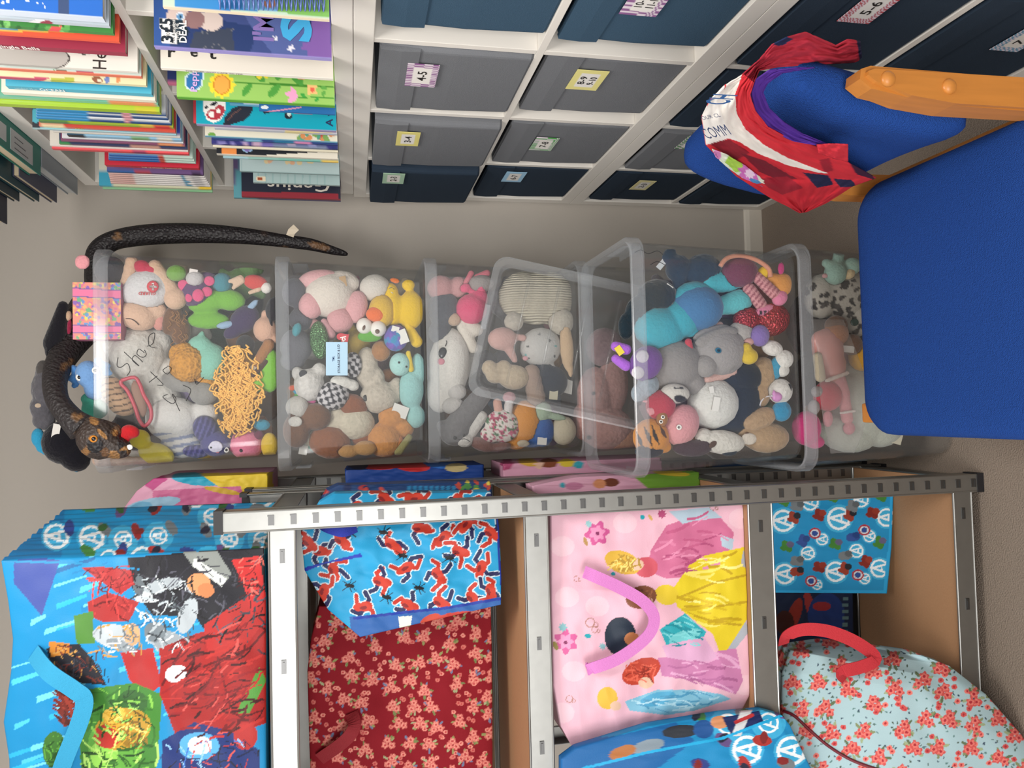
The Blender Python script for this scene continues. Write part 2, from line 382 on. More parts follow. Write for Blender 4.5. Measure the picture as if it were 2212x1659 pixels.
def metal_unit(x0, x1, y0, y1, z1, label):
    t = thing('metal_shelving', label, 'shelving', ((x0+x1)/2, (y0+y1)/2, 0), 'galvanised shelving units')
    for sx, x in ((1, x0), (-1, x1)):
        for sy, y in ((1, y0), (-1, y1)):
            l_post(t, x, y, sx, sy, z1, slots=(sx < 0))
    for zt, hh in LEVELS:
        for y, s in ((y0, 1), (y1, -1)):
            bm = BM(); yy = y+s*.0035
            bx(bm, x0+.004, x1-.004, min(yy, yy+s*.0025), max(yy, yy+s*.0025), zt-hh, zt)
            bx(bm, x0+.004, x1-.004, min(yy, yy+s*.02), max(yy, yy+s*.02), zt-hh, zt-hh+.002)
            tube(bm, [(x0+.004, yy+s*.001, zt), (x1-.004, yy+s*.001, zt)], .0028, 8)
            tube(bm, [(x0+.004, yy+s*.001, zt-hh), (x1-.004, yy+s*.001, zt-hh)], .0028, 8)
            b_ = link('beam', bm, galv, t)
            for k in range(3 if s > 0 else 0):
                bm = BM(); xx = x0+(x1-x0)*(k+1)/4+.13
                bx(bm, xx-.014, xx+.014, yy-s*.001-.0012, yy-s*.001+.0012, zt-hh/2-.005, zt-hh/2+.005)
                bx(bm, xx-.01, xx+.01, yy-s*.0025-.0012, yy-s*.0025+.0012, zt-hh/2-.002, zt-hh/2+.002)
                link('rivet', bm, galvd, b_)
        for x, s in ((x0, 1), (x1, -1)):
            bm = BM(); xx = x+s*.0035
            bx(bm, min(xx, xx+s*.0025), max(xx, xx+s*.0025), y0+.004, y1-.004, zt-hh, zt)
            tube(bm, [(xx+s*.001, y0+.004, zt), (xx+s*.001, y1-.004, zt)], .0028, 8)
            link('beam', bm, galv, t)
        box('shelf_board', x0+.008, x1-.008, y0+.0075, y1-.0075, zt-.010, zt-.002, mdf, t, .0008)
    return t
UA = (-1.1, -.193, 1.632, 2.03); UB = (-1.1, -.19, 2.075, 2.47)
metal_unit(*UA, 1.838, 'galvanised steel shelving with four boards holding printed tote bags, black caps on its posts')
metal_unit(*UB, 1.838, 'galvanised steel shelving standing behind the other metal unit, against the back wall')

# ================================================================ clear storage boxes
CLEAR = plastic('clear_plastic', .03, '#e2e6e8', .1); MILKY = plastic('milky_rim', .2, '#e4e9ee', .15)
BW = .295
class Tub: pass
def tub(name, label, xc, yf, z0, h, BD=.22):
    """open tapered box; yf = front of the rim"""
    t = thing(name, label, 'storage box', (xc, yf+BD, z0), 'clear plastic storage boxes')
    yc = yf+BD; th = .0022
    def ring(z, k, ins=0., r=.045): return [(xc+a, yc+b, z0+z) for a, b in rrect(BW*k-ins, BD*k-ins, r, 6)]
    kb, kt = .905, .962; bm = BM()
    outer = [ring(0, kb, .014, .03), ring(.004, kb, .004, .04), ring(.016, kb), ring(h*.5, (kb+kt)/2), ring(h-.03, kt)]
    inner = [ring(h-.03, kt, th), ring(h*.5, (kb+kt)/2, th), ring(.016, kb, th), ring(.006, kb, .006+th, .04), ring(.003, kb, .016, .03)]
    loft(bm, outer+inner); link('body', bm, CLEAR, t, smooth=False)
    bm = BM()
    loft(bm, [ring(h-.034, kt, -.0002), ring(h-.034, 1, .002, .05), ring(h-.03, 1, 0, .05), ring(h-.002, 1, 0, .05), ring(h, 1, .002, .05),
              ring(h, 1, .010, .045), ring(h-.004, kt, -.001), ring(h-.004, kt, th), ring(h-.034, kt, th)], False, False)
    link('rim', bm, MILKY, t)
    for s in (-1, 1):   # ribbed handles on the short sides
        bm = BM()
        for k in range(7):
            y = yc-.06+k*.02
            bx(bm, xc+s*BW-.0015, xc+s*BW+.002, y-.002, y+.002, z0+h-.075, z0+h-.034) if s > 0 else bx(bm, xc+s*BW-.002, xc+s*BW+.0015, y-.002, y+.002, z0+h-.075, z0+h-.034)
        bx(bm, min(xc+s*BW*kt, xc+s*BW), max(xc+s*BW*kt, xc+s*BW), yc-.075, yc+.075, z0+h-.078, z0+h-.075)
        link('grip', bm, MILKY, t)
    q = Tub(); q.t, q.xc, q.yf, q.z0, q.h = t, xc, yf, z0, h; q.BD = BD; q.covered = True; q.others = []
    q.k = lambda z: kb+(kt-kb)*max(0, min(1, (z-z0)/h))
    def front(z, x=None):
        k = kb+(kt-kb)*max(0, min(1, (z-z0)/h)); return yc-BD*k+th
    q.front = front; q.half = lambda z: BW*(kb+(kt-kb)*max(0, min(1, (z-z0)/h)))
    return q
R5 = tub('storage_box', 'clear plastic box on the carpet behind the front stack, lowest of the tall stack', .15, 2.117, 0, .452)
R4 = tub('storage_box', 'clear plastic box of pink toys in the tall stack, behind the open box', .15, 2.117, .455, .45)
B3 = tub('storage_box', 'clear plastic box with the loose lid leaning on it, middle of the tall stack', .15, 2.112, .905, .452)
B2 = tub('storage_box', 'clear plastic box with a blue shop label, second from the top of the tall stack', .145, 2.097, 1.357, .405)
B1 = tub('storage_box', 'clear plastic box with handwriting on its front and a dinosaur toy draped over it', .158, 2.107, 1.762, .452)
F5 = tub('storage_box', 'clear plastic box standing on the carpet under the open box, beside the blue chair', .118, 1.70, 0, .45, .206)
F4 = tub('storage_box', 'clear plastic open box of toys, upper one of the short front stack', .122, 1.69, .452, .452, .208)
B1.covered = F4.covered = False
# ================================================================ blue upholstered chair
bluef = mat('#1c3f82', .93, bump=.75, scale=520, var=.3, kind='weave', spec=.15)
wood = mat('#bd7a35', .38, bump=.05, scale=14, var=.18, kind='noise', stretch=(8, 8, .6))
CH = thing('chair', 'blue fabric chair with a wooden frame, a red shirt hung over its back', 'chair', (.22, 1.24, 0))
def pad(name, pts_rings, m, parent):
    return link(name, loft(BM(), pts_rings), m, parent, smooth=True)
def seat():
    x0, x1, y0, y1 = -.075, .475, .97, 1.485; xc, yc = (x0+x1)/2, (y0+y1)/2; hw, hd = (x1-x0)/2, (y1-y0)/2
    rings = []
    for z, ins in ((.392, .03), (.394, .012), (.402, .003), (.42, 0), (.437, .002), (.448, .010), (.453, .024), (.456, .06), (.458, .14)):
        rings.append([(xc+a, yc+b, z) for a, b in rrect(hw-ins, hd-ins, max(.075-ins*.5, .02), 8)])
    pad('seat', rings, bluef, CH)
seat()
def backrest():
    y0, y1 = 1.054, 1.485; n = 26; rings = []
    for i in range(n+1):
        t = i/n; y = y0+(y1-y0)*t; e = min(t, 1-t)*(y1-y0); k = 1-max(0, 1-e/.05)**2*.0; r = max(0, 1-e/.055); sh = math.sqrt(max(0, 1-r*r))*.75+.25 if r > 0 else 1
        zc, hz = .70, .172*(.80+.20*sh); ring = []
        for q in range(28):
            a = q/28*2*math.pi; ca, sa = math.cos(a), math.sin(a)
            zz = zc+hz*math.copysign(abs(sa)**.55, sa); th = .043*(.35+.65*sh)*math.copysign(abs(ca)**.6, ca)
            f = (zz-zc)/.165; curve = .508+.028*f+.022*f*f*0 - .012*math.cos(f*1.4)
            curve += .018*((t-.5)*2)**2*-1+.012
            ring.append((curve+th, y, zz))
        rings.append(ring)
    pad('backrest', rings, bluef, CH)
backrest()
def wooden_post(y0, y1, name, k=1.):
    xs = (.462, .52); bm = BM()
    prof = [(xs[0], 0), (xs[0]+.004, .62), (xs[0]+.012, .70), (xs[0]+.022, .765), (xs[0]+.036, .785), (xs[1]-.006, .782), (xs[1], .765), (xs[1]-.002, .4), (xs[1]+.02, 0)]
    loft(bm, [[(x, y, z*k) for x, z in prof] for y in (y0, y1)])
    bmesh.ops.bevel(bm, geom=[e for e in bm.edges if abs(e.verts[0].co.y-e.verts[1].co.y) < 1e-6 and e.verts[0].co.z+e.verts[1].co.z > .05], offset=.008, segments=2, affect='EDGES')
    p = link(name, bm, wood, CH); return p
pn = wooden_post(1.0, 1.052, 'wooden_post'); pf = wooden_post(1.49, 1.54, 'wooden_post', .74)
for z, x in ((.742, .497), (.632, .492)):
    bm = BM(); ell(bm, Vector((x, 1.0, z)), (Vector((.0125, 0, 0)), Vector((0, .008, 0)), Vector((0, 0, .0125))), 16)
    link('bolt_cap', bm, wood, pn, smooth=True)
for y0, y1 in ((1.0, 1.045), (1.495, 1.54)):
    box('leg', -.05, -.005, y0, y1, 0, .41, wood, CH, .006)
    box('side_rail', -.01, .47, y0+.005, y1-.005, .345, .393, wood, CH, .006)
box('cross_rail', .466, .50, 1.045, 1.495, .35, .39, wood, CH, .004)
# ================================================================ books
def topx(P):
    c = (np.asarray(P)-np.array([0, 0, H])); A = np.stack([_X, _D, -_V]); c = c@A      # world -> (right,down,fwd)
    return CV+F*c[:, 1]/c[:, 2], 1659-(CU+F*c[:, 0]/c[:, 2])
def blotches(seed, cols, x0, x1, y0, y1, n=9, r=16):
    R = random.Random(seed)
    return [('e', R.uniform(x0, x1), R.uniform(y0, y1), R.uniform(.4, 1.3)*r, R.uniform(.35, .9)*r, R.uniform(0, 180), R.choice(cols)) for _ in range(n)]
def book(label, xf, y0, th, z0, z1, cover, spine=None, shapes=(), depth=.2, bands=(), group='children\'s books in the top cube unit', fine=False, hard=.002, page='#d8d2c4', name='book', rough=.32):
    """upright book: spine at x=xf facing the room, near cover at y0, far cover at y0+th"""
    t = thing(name, label, 'book', (xf+depth/2, y0+th/2, z0), group)
    e = .0012
    box('pages', xf+.003, xf+depth-.004, y0+e, y0+th-e, z0+hard, z1-hard, mat(page, .8, bump=.25, scale=500, stretch=(1, 6, 1)), t)
    nx, nz = (70, 110) if fine else (16, 30)
    prof = [(depth, th), (.0, th), (0, th*.75), (0, th*.5), (0, th*.25)]+[(depth*i/nx, 0) for i in range(nx+1)]
    ins = [(depth*i/nx, e) for i in range(nx, 0, -1)]
    bm = BM(); G = []
    for k in range(nz+1):
        z = z0+(z1-z0)*k/nz; G.append([bm.verts.new((xf+a, y0+b, z)) for a, b in prof])
    for k in range(nz):
        for i in range(len(prof)-1): bm.faces.new((G[k][i], G[k][i+1], G[k+1][i+1], G[k+1][i]))
    me = bpy.data.meshes.new('cover'); bm.normal_update(); bm.to_mesh(me); bm.free()
    co = np.array([v.co[:] for v in me.vertices]); px, py = topx(co)
    c = paint(px, py, cover, shapes); sp = (np.abs(co[:, 0]-xf) < 1e-5)
    if spine: c[sp] = lin(spine)
    zz = (co[:, 2]-z0)/(z1-z0)
    for a, b, col in bands: c[sp & (zz >= a) & (zz <= b)] = lin(col)
    set_col(me, c); o = link('cover', me, paint_mat(rough), t)
    so = o.modifiers.new('thick', 'SOLIDIFY'); so.thickness = e; so.offset = -1
    return t, o
ROW3 = (H3-2*TO-TI)/2; ZR1 = 2*KH+TO; ZR2 = ZR1+ROW3+TI; ZTOP = 2*KH+H3
def place(y, xtop, X, zs):
    """near spine edge passes photo row y at the shelf; returns y0, top height"""
    r = aX(xtop, y, X); q = ray(xtop, y)
    for _ in range(6):
        pass
    xb = 640 if zs == ZR1 else 260
    Y = aX(xb, y, X).y; return Y, aY(xtop, y, Y).z
def sp_text(t, s, xf, y, th, z, size, wid, col, bold=.0):
    text('spine_lettering', s, (xf-.0004, y+th/2, z), (0, 0, -1), (0, -1, 0), size, plain(col, .5), t, bold, wid)
def cv_text(t, s, px, py, y0, right, up, size, wid, col, bold=0.):
    p = aY(px, py, y0-.0004); return text('cover_lettering', s, p, right, up, size, plain(col, .5), t, bold, wid)
XR, ZU = (1, 0, 0), (0, 0, 1)
# ---- lower row (y = photo row of the spine edge, top = photo column of the top)
def row1(y, xt, th, X, **k):
    Y, z1 = place(y, xt, X, ZR1); k.setdefault('label', 'book'); return (Y, z1)
PLACED = {}
def mk(y, xt, th, X, zs, label, cover, **k):
    Y, z1 = place(y, xt, X, zs); z1 = min(z1, zs+ROW3-.004); d = k.get('depth', .2)
    for c in CELLS[:3]:
        a, b = c[0]+DY3-TI-.001, c[0]+DY3+.001
        if Y < b and Y+th > a and X+d > KX: Y = b if Y+th/2 > (a+b)/2 else a-th
    Y = min(Y, KY1+DY3-TO-th-.001)
    full = [(c[0]+DY3-TI-.0005, c[0]+DY3+.0005) for c in CELLS[:3]]+PLACED.setdefault(zs, [])
    for k_ in range(16):
        clash = [(a, b) for a, b in full if Y < b-1e-5 and Y+th > a+1e-5]
        if not clash: break
        if k_ > 4: th *= .9
        a, b = clash[0]; Y = b+.0002 if b-Y < Y+th-a else a-th-.0002
    PLACED[zs].append((Y, Y+th))
    t, o = book(label, X, Y, th, zs+.0008, z1, cover, **k); t['pos'] = Y
    del t['pos']; return t, o, Y, z1
L = lambda *a: list(a)
# far end -> camera
mk(431, 505, .012, .690, ZR1, 'purple edged board book with a rounded corner at the far end of the row', '#4a4a72', shapes=[('p', [(480, 330), (560, 330), (560, 440), (480, 440)], '#5d9aa5'), ('p', [(498, 345), (512, 345), (512, 395), (498, 395)], '#6a5a80')], depth=.19)
t, o, Y, z1 = mk(428, 522, .014, .687, ZR1, 'dark book with a red spine and upside down white lettering', '#262a38', spine='#8e2f3a', fine=True, shapes=[('p', [(500, 413), (730, 418), (730, 440), (500, 440)], '#8e2f3a')])
cv_text(t, 'Genius', 645, 401, Y, (0, 0, 1), (-1, 0, 0), .036, .19, '#c9c2b6', .01)
mk(397, 547, .012, .700, ZR1, 'pale blue tartan book with a small crest sticker', '#9fb4b3', fine=True, shapes=[('p', [(700-8*k, 360), (703-8*k, 360), (703-8*k, 400), (700-8*k, 400)], '#8faaa9') for k in range(0, 20, 2)]+[('p', [(555, 381), (574, 381), (574, 391), (555, 391), (552, 386)], '#d9cbb0'), ('p', [(557, 383), (567, 383), (567, 389), (557, 389)], '#9a4a2a')])
mk(374, 518, .010, .705, ZR1, 'plain pale blue-grey hardback standing in the lower row', '#a3b5b5', spine='#93acac', fine=True, shapes=blotches(3, ['#c9b48a', '#c99a7a'], 540, 690, 345, 351, 6, 8)+[('l', [(522, 345), (522, 372)], 2, '#8fa7a8')])
mk(347, 482, .006, .702, ZR1, 'thin teal checked book with a yellow foot on its spine', '#86aea5', bands=L((0, .14, '#d6b24e'), (.14, .5, '#6fa79a'), (.8, 1, '#9dbcc6')))
t, o, Y, z1 = mk(340, 468, .01, .705, ZR1, 'white paged book with a black and orange cover', '#22252c', fine=True, spine='#d9d2c3', shapes=[('p', [(480, 300), (511, 300), (511, 340), (480, 340)], '#e08a4a'), ('p', [(560, 336), (730, 326), (730, 345), (560, 345)], '#d9d3c4'), ('e', 534, 322, 11, 7, 0, '#8fb0d0'), ('e', 534, 322, 8, 5, 0, '#7a6aa8')])
mk(325, 460, .006, .712, ZR1, 'cream edged paperback in the lower row', '#d8ceb0', spine='#ddd5bd')
mk(318, 457, .010, .712, ZR1, 'purple book with a strip of little pictures along its spine', '#3b3a78', bands=L((.08, .5, '#7b87a0'), (.5, .62, '#7c6fb0'), (0, .06, '#2f3768')), shapes=blotches(5, ['#8d86c0', '#8fa6a0', '#b89ab0'], 470, 720, 300, 318, 16, 9))
mk(309, 460, .006, .715, ZR1, 'dark blue book with a pink line under its title', '#2c3f74', bands=L((.6, .75, '#74a6bd'), (.2, .35, '#c77fa4'), (.35, .5, '#2a6c8e')))
mk(303, 443, .008, .718, ZR1, 'cream picture book with a blue edge', '#d8d4c2', fine=True, shapes=blotches(8, ['#7ca05a', '#d08a58', '#b94a4a', '#4f9a80'], 640, 720, 288, 302, 14, 9)+[('e', 458, 292, 8, 7, 0, '#6fa04a')], spine='#6aa2bb')
mk(285, 463, .012, .722, ZR1, 'grey and yellow book with worn pages', '#c3c6cf', fine=True, shapes=[('p', [(615, 268), (730, 262), (730, 286), (615, 290)], '#e0d29c')])
t, o, Y, z1 = mk(279, 424, .011, .702, ZR1, 'turquoise picture book with a black animal ear and a red knot', '#189aae', fine=True, spine='#9a8cae', shapes=[
    ('p', [(438, 205), (486, 215), (486, 240), (478, 258), (460, 266), (446, 258), (440, 240)], '#e6e2dc'), ('l', [(457, 247), (467, 248), (475, 238)], 22, '#a8343f'), ('e', 457, 247, 6, 7, 0, '#e6e2dc'), ('e', 472, 240, 4, 5, 0, '#e6e2dc'), ('e', 462, 224, 8, 3.5, -25, '#22252e'), ('e', 446, 232, 3.5, 4, 0, '#22252e'),
    ('p', [(482, 272), (486, 252), (502, 234), (520, 227), (548, 228), (543, 245), (528, 260), (500, 269)], '#262a36'), ('l', [(492, 260), (505, 245), (520, 236)], 2, '#6b4a44'), ('p', [(556, 228), (590, 228), (588, 242), (572, 246)], '#262a36'),
    ('p', [(612, 238), (636, 232), (626, 250)], '#3b8a3a'), ('e', 622, 250, 9, 7, 30, '#22252e'), ('e', 624, 246, 5, 5, 0, '#c8d8d0'), ('p', [(634, 232), (694, 230), (697, 240), (680, 246), (650, 247), (634, 244)], '#b4424c')])
cv_text(t, 'A va', 711, 252, Y, XR, ZU, .017, .05, '#1d2a52', .02)
mk(276, 418, .006, .722, ZR1, 'thin red board book peeping above the turquoise one', '#c8434b', depth=.1)
mk(243, 560, .005, .70, ZR1, 'slim blue booklet with a little white cloud leaning on the turquoise book', '#2b66a0', fine=True, shapes=[('e', 572, 232, 8, 4, 0, '#d8dde0'), ('l', [(560, 244), (650, 232)], 3, '#c98aa6')], depth=.12)
mk(232, 496, .008, .713, ZR1, 'blue edged paperback tucked behind the green sunflower book', '#27325e', spine='#5fa0c0', depth=.12, shapes=[('p', [(525, 210), (600, 210), (600, 232), (525, 232)], '#d8d4c6')])
gs = [('e', 479, 183, 30, 9, a, '#e6cf3c') for a in range(0, 180, 30)]+[('e', 479, 183, 19, 21, 0, '#c07a2a'), ('e', 479, 183, 17, 19, 0, '#e3a24c'),
    ('l', [(508, 178), (720, 188)], 4, '#3f7d2e'), ('e', 533, 194, 16, 7, -55, '#4c9440'), ('e', 592, 196, 18, 8, -45, '#4c9440'), ('e', 560, 166, 15, 7, 45, '#4c9440'), ('e', 602, 165, 10, 7, -30, '#4c9440'), ('e', 642, 172, 17, 8, 40, '#4c9440'), ('e', 557, 160, 12, 6, 60, '#e6cf3c'), ('e', 575, 160, 10, 5, 90, '#e6cf3c'),
    ('f', 674, 194, 13, 4, 45, '#eab77a'), ('e', 674, 194, 5, 5, 0, '#d8604e'), ('e', 630, 205, 14, 6, 15, '#df9ac0'), ('e', 632, 214, 12, 6, -35, '#df9ac0'), ('e', 634, 198, 12, 5, 60, '#df9ac0'), ('l', [(645, 210), (720, 212)], 2.5, '#3f8a34'), ('e', 655, 206, 6, 4, 40, '#3f9a44'), ('e', 685, 214, 6, 4, -60, '#3f9a44'), ('e', 699, 202, 7, 3.5, -80, '#5fa04a'), ('e', 700, 190, 8, 4, 20, '#5fa04a'), ('e', 652, 165, 12, 7, 0, '#e08a78'), ('e', 690, 168, 7, 4, -30, '#4c9440'),
    ('e', 418, 176, 20, 21, 0, '#cfe0e6'), ('e', 430, 163, 12, 14, 0, '#cfe0e6'), ('e', 418, 176, 17, 18, 0, '#2f6fa8'), ('e', 430, 163, 9, 11, 0, '#2f6fa8')]
t, o, Y, z1 = mk(224, 382, .012, .694, ZR1, 'light green picture book with a big sunflower and leafy stems', '#92bd62', fine=True, spine='#5f9f3e', shapes=gs)
cv_text(t, 'Peppa', 421, 170, Y, XR, ZU, .014, .058, '#c9a6d8', .02)
mk(196, 362, .012, .737, ZR1, 'dark blue hardback with a pink edge behind the white book', '#2c3a70', spine='#c06a86', depth=.16)
t, o, Y, z1 = mk(165, 347, .010, .702, ZR1, 'plain off-white picture book with black title letters', '#d6cfc3', fine=True, spine='#e0dbd0')
for s, x, y in (('r', 371, 116), ('e', 419, 115), ('t', 459, 118)): cv_text(t, s, x, y, Y, (0, 0, -1), (1, 0, 0), .022, .014, '#22201f', .02)
sp_text(t, 'THE TIGER WHO CAME TO TEA', .702, Y, .010, z1-.1, .005, .11, '#2a2624')
sp = [('p', [(330, 60), (460, 40), (560, 60), (530, 140), (330, 140)], '#2a3a66'), ('p', [(330, -40), (372, -40), (376, 30), (360, 140), (330, 140)], '#31508c'), ('p', [(360, 30), (415, 20), (400, 62), (362, 60)], '#2e4f94'), ('p', [(420, 70), (500, 60), (510, 125), (400, 128)], '#3a4152'), ('p', [(520, 20), (545, 60), (600, 130), (665, 130), (660, 0), (520, 0)], '#505d92'), ('p', [(672, 36), (712, 36), (718, 135), (665, 125), (664, 110), (650, 108), (655, 92), (670, 90)], '#79589a'),
    ('e', 385, 40, 26, 28, 0, '#c9b4ac'), ('e', 455, 45, 27, 22, 10, '#c9b8b0'), ('e', 420, 42, 22, 20, 0, '#8a6a6a'), ('e', 389, 36, 9, 9, 0, '#d8dde4'), ('e', 389, 36, 6.5, 6.5, 0, '#5f8fb8'), ('e', 389, 36, 3, 3, 0, '#1d2230')]
for x0, y0_, r in ((595, 84, 7), (629, 104, 10)):
    st = [(x0+(r if k % 2 == 0 else r*.42)*math.cos(k*math.pi/5+.2), y0_+(r if k % 2 == 0 else r*.42)*math.sin(k*math.pi/5+.2)) for k in range(10)]
    sp.append(('p', st, '#d6d4de'))
for k in range(16):
    R = random.Random(k); a, b = R.uniform(420, 500), R.uniform(70, 120); sp.append(('l', [(a, b), (a+R.uniform(-20, 20), b+R.uniform(-18, 18))], 1.2, '#6a6a70'))
sp += [('p', [(345, 40), (378, 42), (382, 95), (350, 94)], '#e6e4e0'), ('p', [(378, 42), (392, 42), (409, 68), (396, 92), (381, 95)], '#22303c')]
t, o, Y, z1 = mk(121, 333, .012, .682, ZR1, 'dark blue and purple picture book with a fluffy bird and a price sticker', '#3d4a7c', fine=True, spine='#8f86c0', shapes=sp)
cv_text(t, '3', 361, 84, Y, XR, ZU, .020, .012, '#1c2630', .03); cv_text(t, 'FOR', 363, 72, Y, XR, ZU, .006, .011, '#1c2630'); cv_text(t, '£5', 359, 55, Y, XR, ZU, .022, .026, '#1c2630', .03)
cv_text(t, 'MIX & MATCH', 374, 68, Y, XR, ZU, .006, .044, '#1c2630'); cv_text(t, "I'M IN THE", 383, 68, Y, XR, ZU, .006, .03, '#e6e4e0'); cv_text(t, 'DEAL', 395, 68, Y, XR, ZU, .013, .042, '#e6e4e0', .02)
cv_text(t, "I'M", 568, 60, Y, XR, ZU, .036, .05, '#7c68a4', .03); cv_text(t, 'S', 640, 62, Y, XR, ZU, .052, .05, '#3f9fd0', .05)
t, o, Y, z1 = mk(37, 352, .008, .69, ZR1, 'pale green spiral bound activity book with a blue scene', '#bcd0b8', fine=True, spine='#d6c8ae', shapes=[('p', [(376, -60), (712, -60), (712, 26), (376, 20)], '#3f86c0'), ('p', [(520, -60), (610, -60), (610, 24), (525, 20)], '#78b4d8'), ('p', [(600, -60), (720, -60), (720, 40), (600, 26)], '#7cb25c'), ('e', 583, 8, 14, 10, 0, '#c88a6a'), ('p', [(352, 24), (420, 24), (440, 34), (352, 34)], '#d88a5a')])
bm = BM(); p0, p1 = aY(470, 4, Y-.012), aY(704, 10, Y-.012); pts = []
for k in range(23*10+1):
    a = k/10*2*math.pi; p = p0.lerp(p1, k/230); pts.append(p+Vector((.011*math.cos(a), .010*math.sin(a), 0)))
tube(bm, pts, .0014, 5); link('spiral_binding', bm, plain('#5a6fa8', .3), t, smooth=True)
mk(-40, 365, .02, .70, ZR1, 'thick blue hardback nearest the spiral bound book', '#35508c')
mk(-95, 380, .03, .70, ZR1, 'thick green album at the near end of the lower row', '#5a8a5a')
# ---- upper row: (spine row, top column, thickness, X, label, cover, spine bands)
mk(409, 222, .006, .695, ZR2, 'tall green picture book at the wall end of the upper row', '#78a57c', spine='#7fae84', depth=.21)
mk(402, 214, .012, .70, ZR2, 'pale grey hardback with a teal top behind the white paperbacks', '#c9c6b6', shapes=[('p', [(200, 370), (240, 370), (240, 410), (200, 410)], '#3d9ab6'), ('p', [(425, 300), (460, 300), (460, 410), (425, 410)], '#d8b63a')], bands=L((0, .1, '#d8b63a'), (.88, 1, '#3d9ab6'), (.1, .88, '#c9c6a6')))
y = 396
for k in range(6):
    mk(y, 234+(5-k)*1.0, .0075, .703, ZR2, 'white paperback with a pinkish spine top, one of a matching set of six', '#d3ccc6', spine='#d8d3cf', bands=L((.74, 1, '#d0a49c'), (.2, .26, '#4f8fae'), (.05, .14, '#b8b4b4')), group='matching white paperbacks')
    y -= 4
mk(371, 231, .012, .703, ZR2, 'lilac paperback with a blue and red top', '#6d5480', spine='#6a4f7c', bands=L((.72, 1, '#2b5c98'), (.55, .72, '#a8414d'), (0, .12, '#33243c')))
t, o, Y, z1 = mk(357, 226, .017, .703, ZR2, 'red paperback titled the 13-storey treehouse', '#b5293a', spine='#c03040')
sp_text(t, 'THE 13-STOREY TREEHOUSE', .703, Y, .017, (ZR2+z1)/2-.022, .0085, .105, '#e6dcc8', .015)
for k in range(3):
    mk(346-k*5, 235, .0085, .703, ZR2, 'glossy blue and white paperback, one of three alike beside the red treehouse book', '#a9c0b6', spine='#b9ccc0', bands=L((.43, 1, '#2460a8'), (.36, .43, '#b8402f')), group='three glossy blue paperbacks')
mk(327, 112, .012, .697, ZR2, 'tall slim red spined book in the upper row', '#c9454c', spine='#cf4a50', bands=L((.3, .42, '#8c3a5a')))
mk(321, 108, .007, .702, ZR2, 'white spined tall paperback in the upper row', '#d4cdc2', spine='#cdc8c0')
mk(316, 128, .008, .704, ZR2, 'navy spined picture book with a green top corner', '#2a3354', spine='#39405c', bands=L((.9, 1, '#3f8a4c'), (.2, .45, '#b88a78')))
mk(309, 131, .007, .704, ZR2, 'maroon spined slim book in the upper row', '#7c4a62', spine='#80506a', bands=L((0, .2, '#d08a5c')))
mk(303, 134, .006, .704, ZR2, 'grey-white slim paperback between two dark books', '#c6c6ca', spine='#d0d0d2')
mk(297, 145, .013, .704, ZR2, 'light blue book with green and black patches', '#6f9fbd', spine='#8db4cc', bands=L((.85, 1, '#23262e'), (.3, .45, '#7aa070'), (.08, .2, '#c8c4b6')))
mk(291, 114, .006, .706, ZR2, 'royal blue spined tall book with white pages', '#3f4fa8', spine='#d8d2c6')
mk(286, 70, .007, .697, ZR2, 'tall pale turquoise picture book with a dark ring on its cover', '#4fa3b4', spine='#a3c0c4', fine=True, shapes=[('r', 78, 250, 15, 27, '#2b2e36')])
t, o, Y, z1 = mk(280, 84, .010, .70, ZR2, 'red alphabet book with a yellow title', '#b5403c', spine='#c4503f', bands=L((.8, .98, '#dcc9a0')))
sp_text(t, 'ABC', .70, Y, .010, z1-.085, .007, .02, '#e6c24a', .02)
mk(270, 84, .010, .703, ZR2, 'olive green nature book with a red foot', '#8da436', spine='#93a83a', bands=L((0, .14, '#c43a3c'), (.14, .25, '#c8a850'), (.8, 1, '#4f7a4a')))
for k in range(5):
    mk(263-k*5.5, 78, .0085, .703, ZR2, 'slim shiny blue and white paperback, one of a set of five', '#c8ccd4', spine=['#2b4a78', '#d3d6da'][k % 2], bands=L((.62, 1, '#1f86bd'), (.3, .36, '#c98a90')), group='five slim blue paperbacks')
mk(237, -12, .017, .69, ZR2, 'wide bright lime green hardback', '#8fae2a', spine='#9cba3c', bands=L((0, .14, '#b8b23a')), depth=.22, rough=.2)
mk(222, -5, .012, .700, ZR2, 'teal hardback with an orange foot on its spine', '#5a9a84', spine='#6aa890', bands=L((0, .33, '#cf7d58')), depth=.22)
mk(213, 3, .013, .70, ZR2, 'cream edged hardback under the ocean book', '#d8d2c2', spine='#ded8c8', depth=.2)
t, o, Y, z1 = mk(199, 12, .016, .702, ZR2, 'turquoise hardback titled under the ocean', '#3f97b4', spine='#55adc4', depth=.2)
sp_text(t, 'under the', .702, Y, .016, z1-.035, .009, .042, '#bcdde4'); sp_text(t, 'OCEAN', .702, Y, .016, z1-.085, .012, .048, '#e2eef0', .03)
mk(181, -10, .01, .702, ZR2, 'cream picture book with brown and blue animals', '#d8d0a8', fine=True, shapes=[('e', 210, 172, 12, 7, 20, '#8a5a44'), ('e', 231, 172, 5, 9, 0, '#6a7fb0'), ('e', 255, 170, 5, 9, 10, '#d38a5c'), ('p', [(110, 168), (160, 168), (160, 178), (110, 178)], '#a8b04a'), ('e', 215, 174, 5, 4, 0, '#d8d0b8'), ('p', [(-10, 165), (110, 168), (80, 180), (-10, 188)], '#b4506a')], depth=.2)
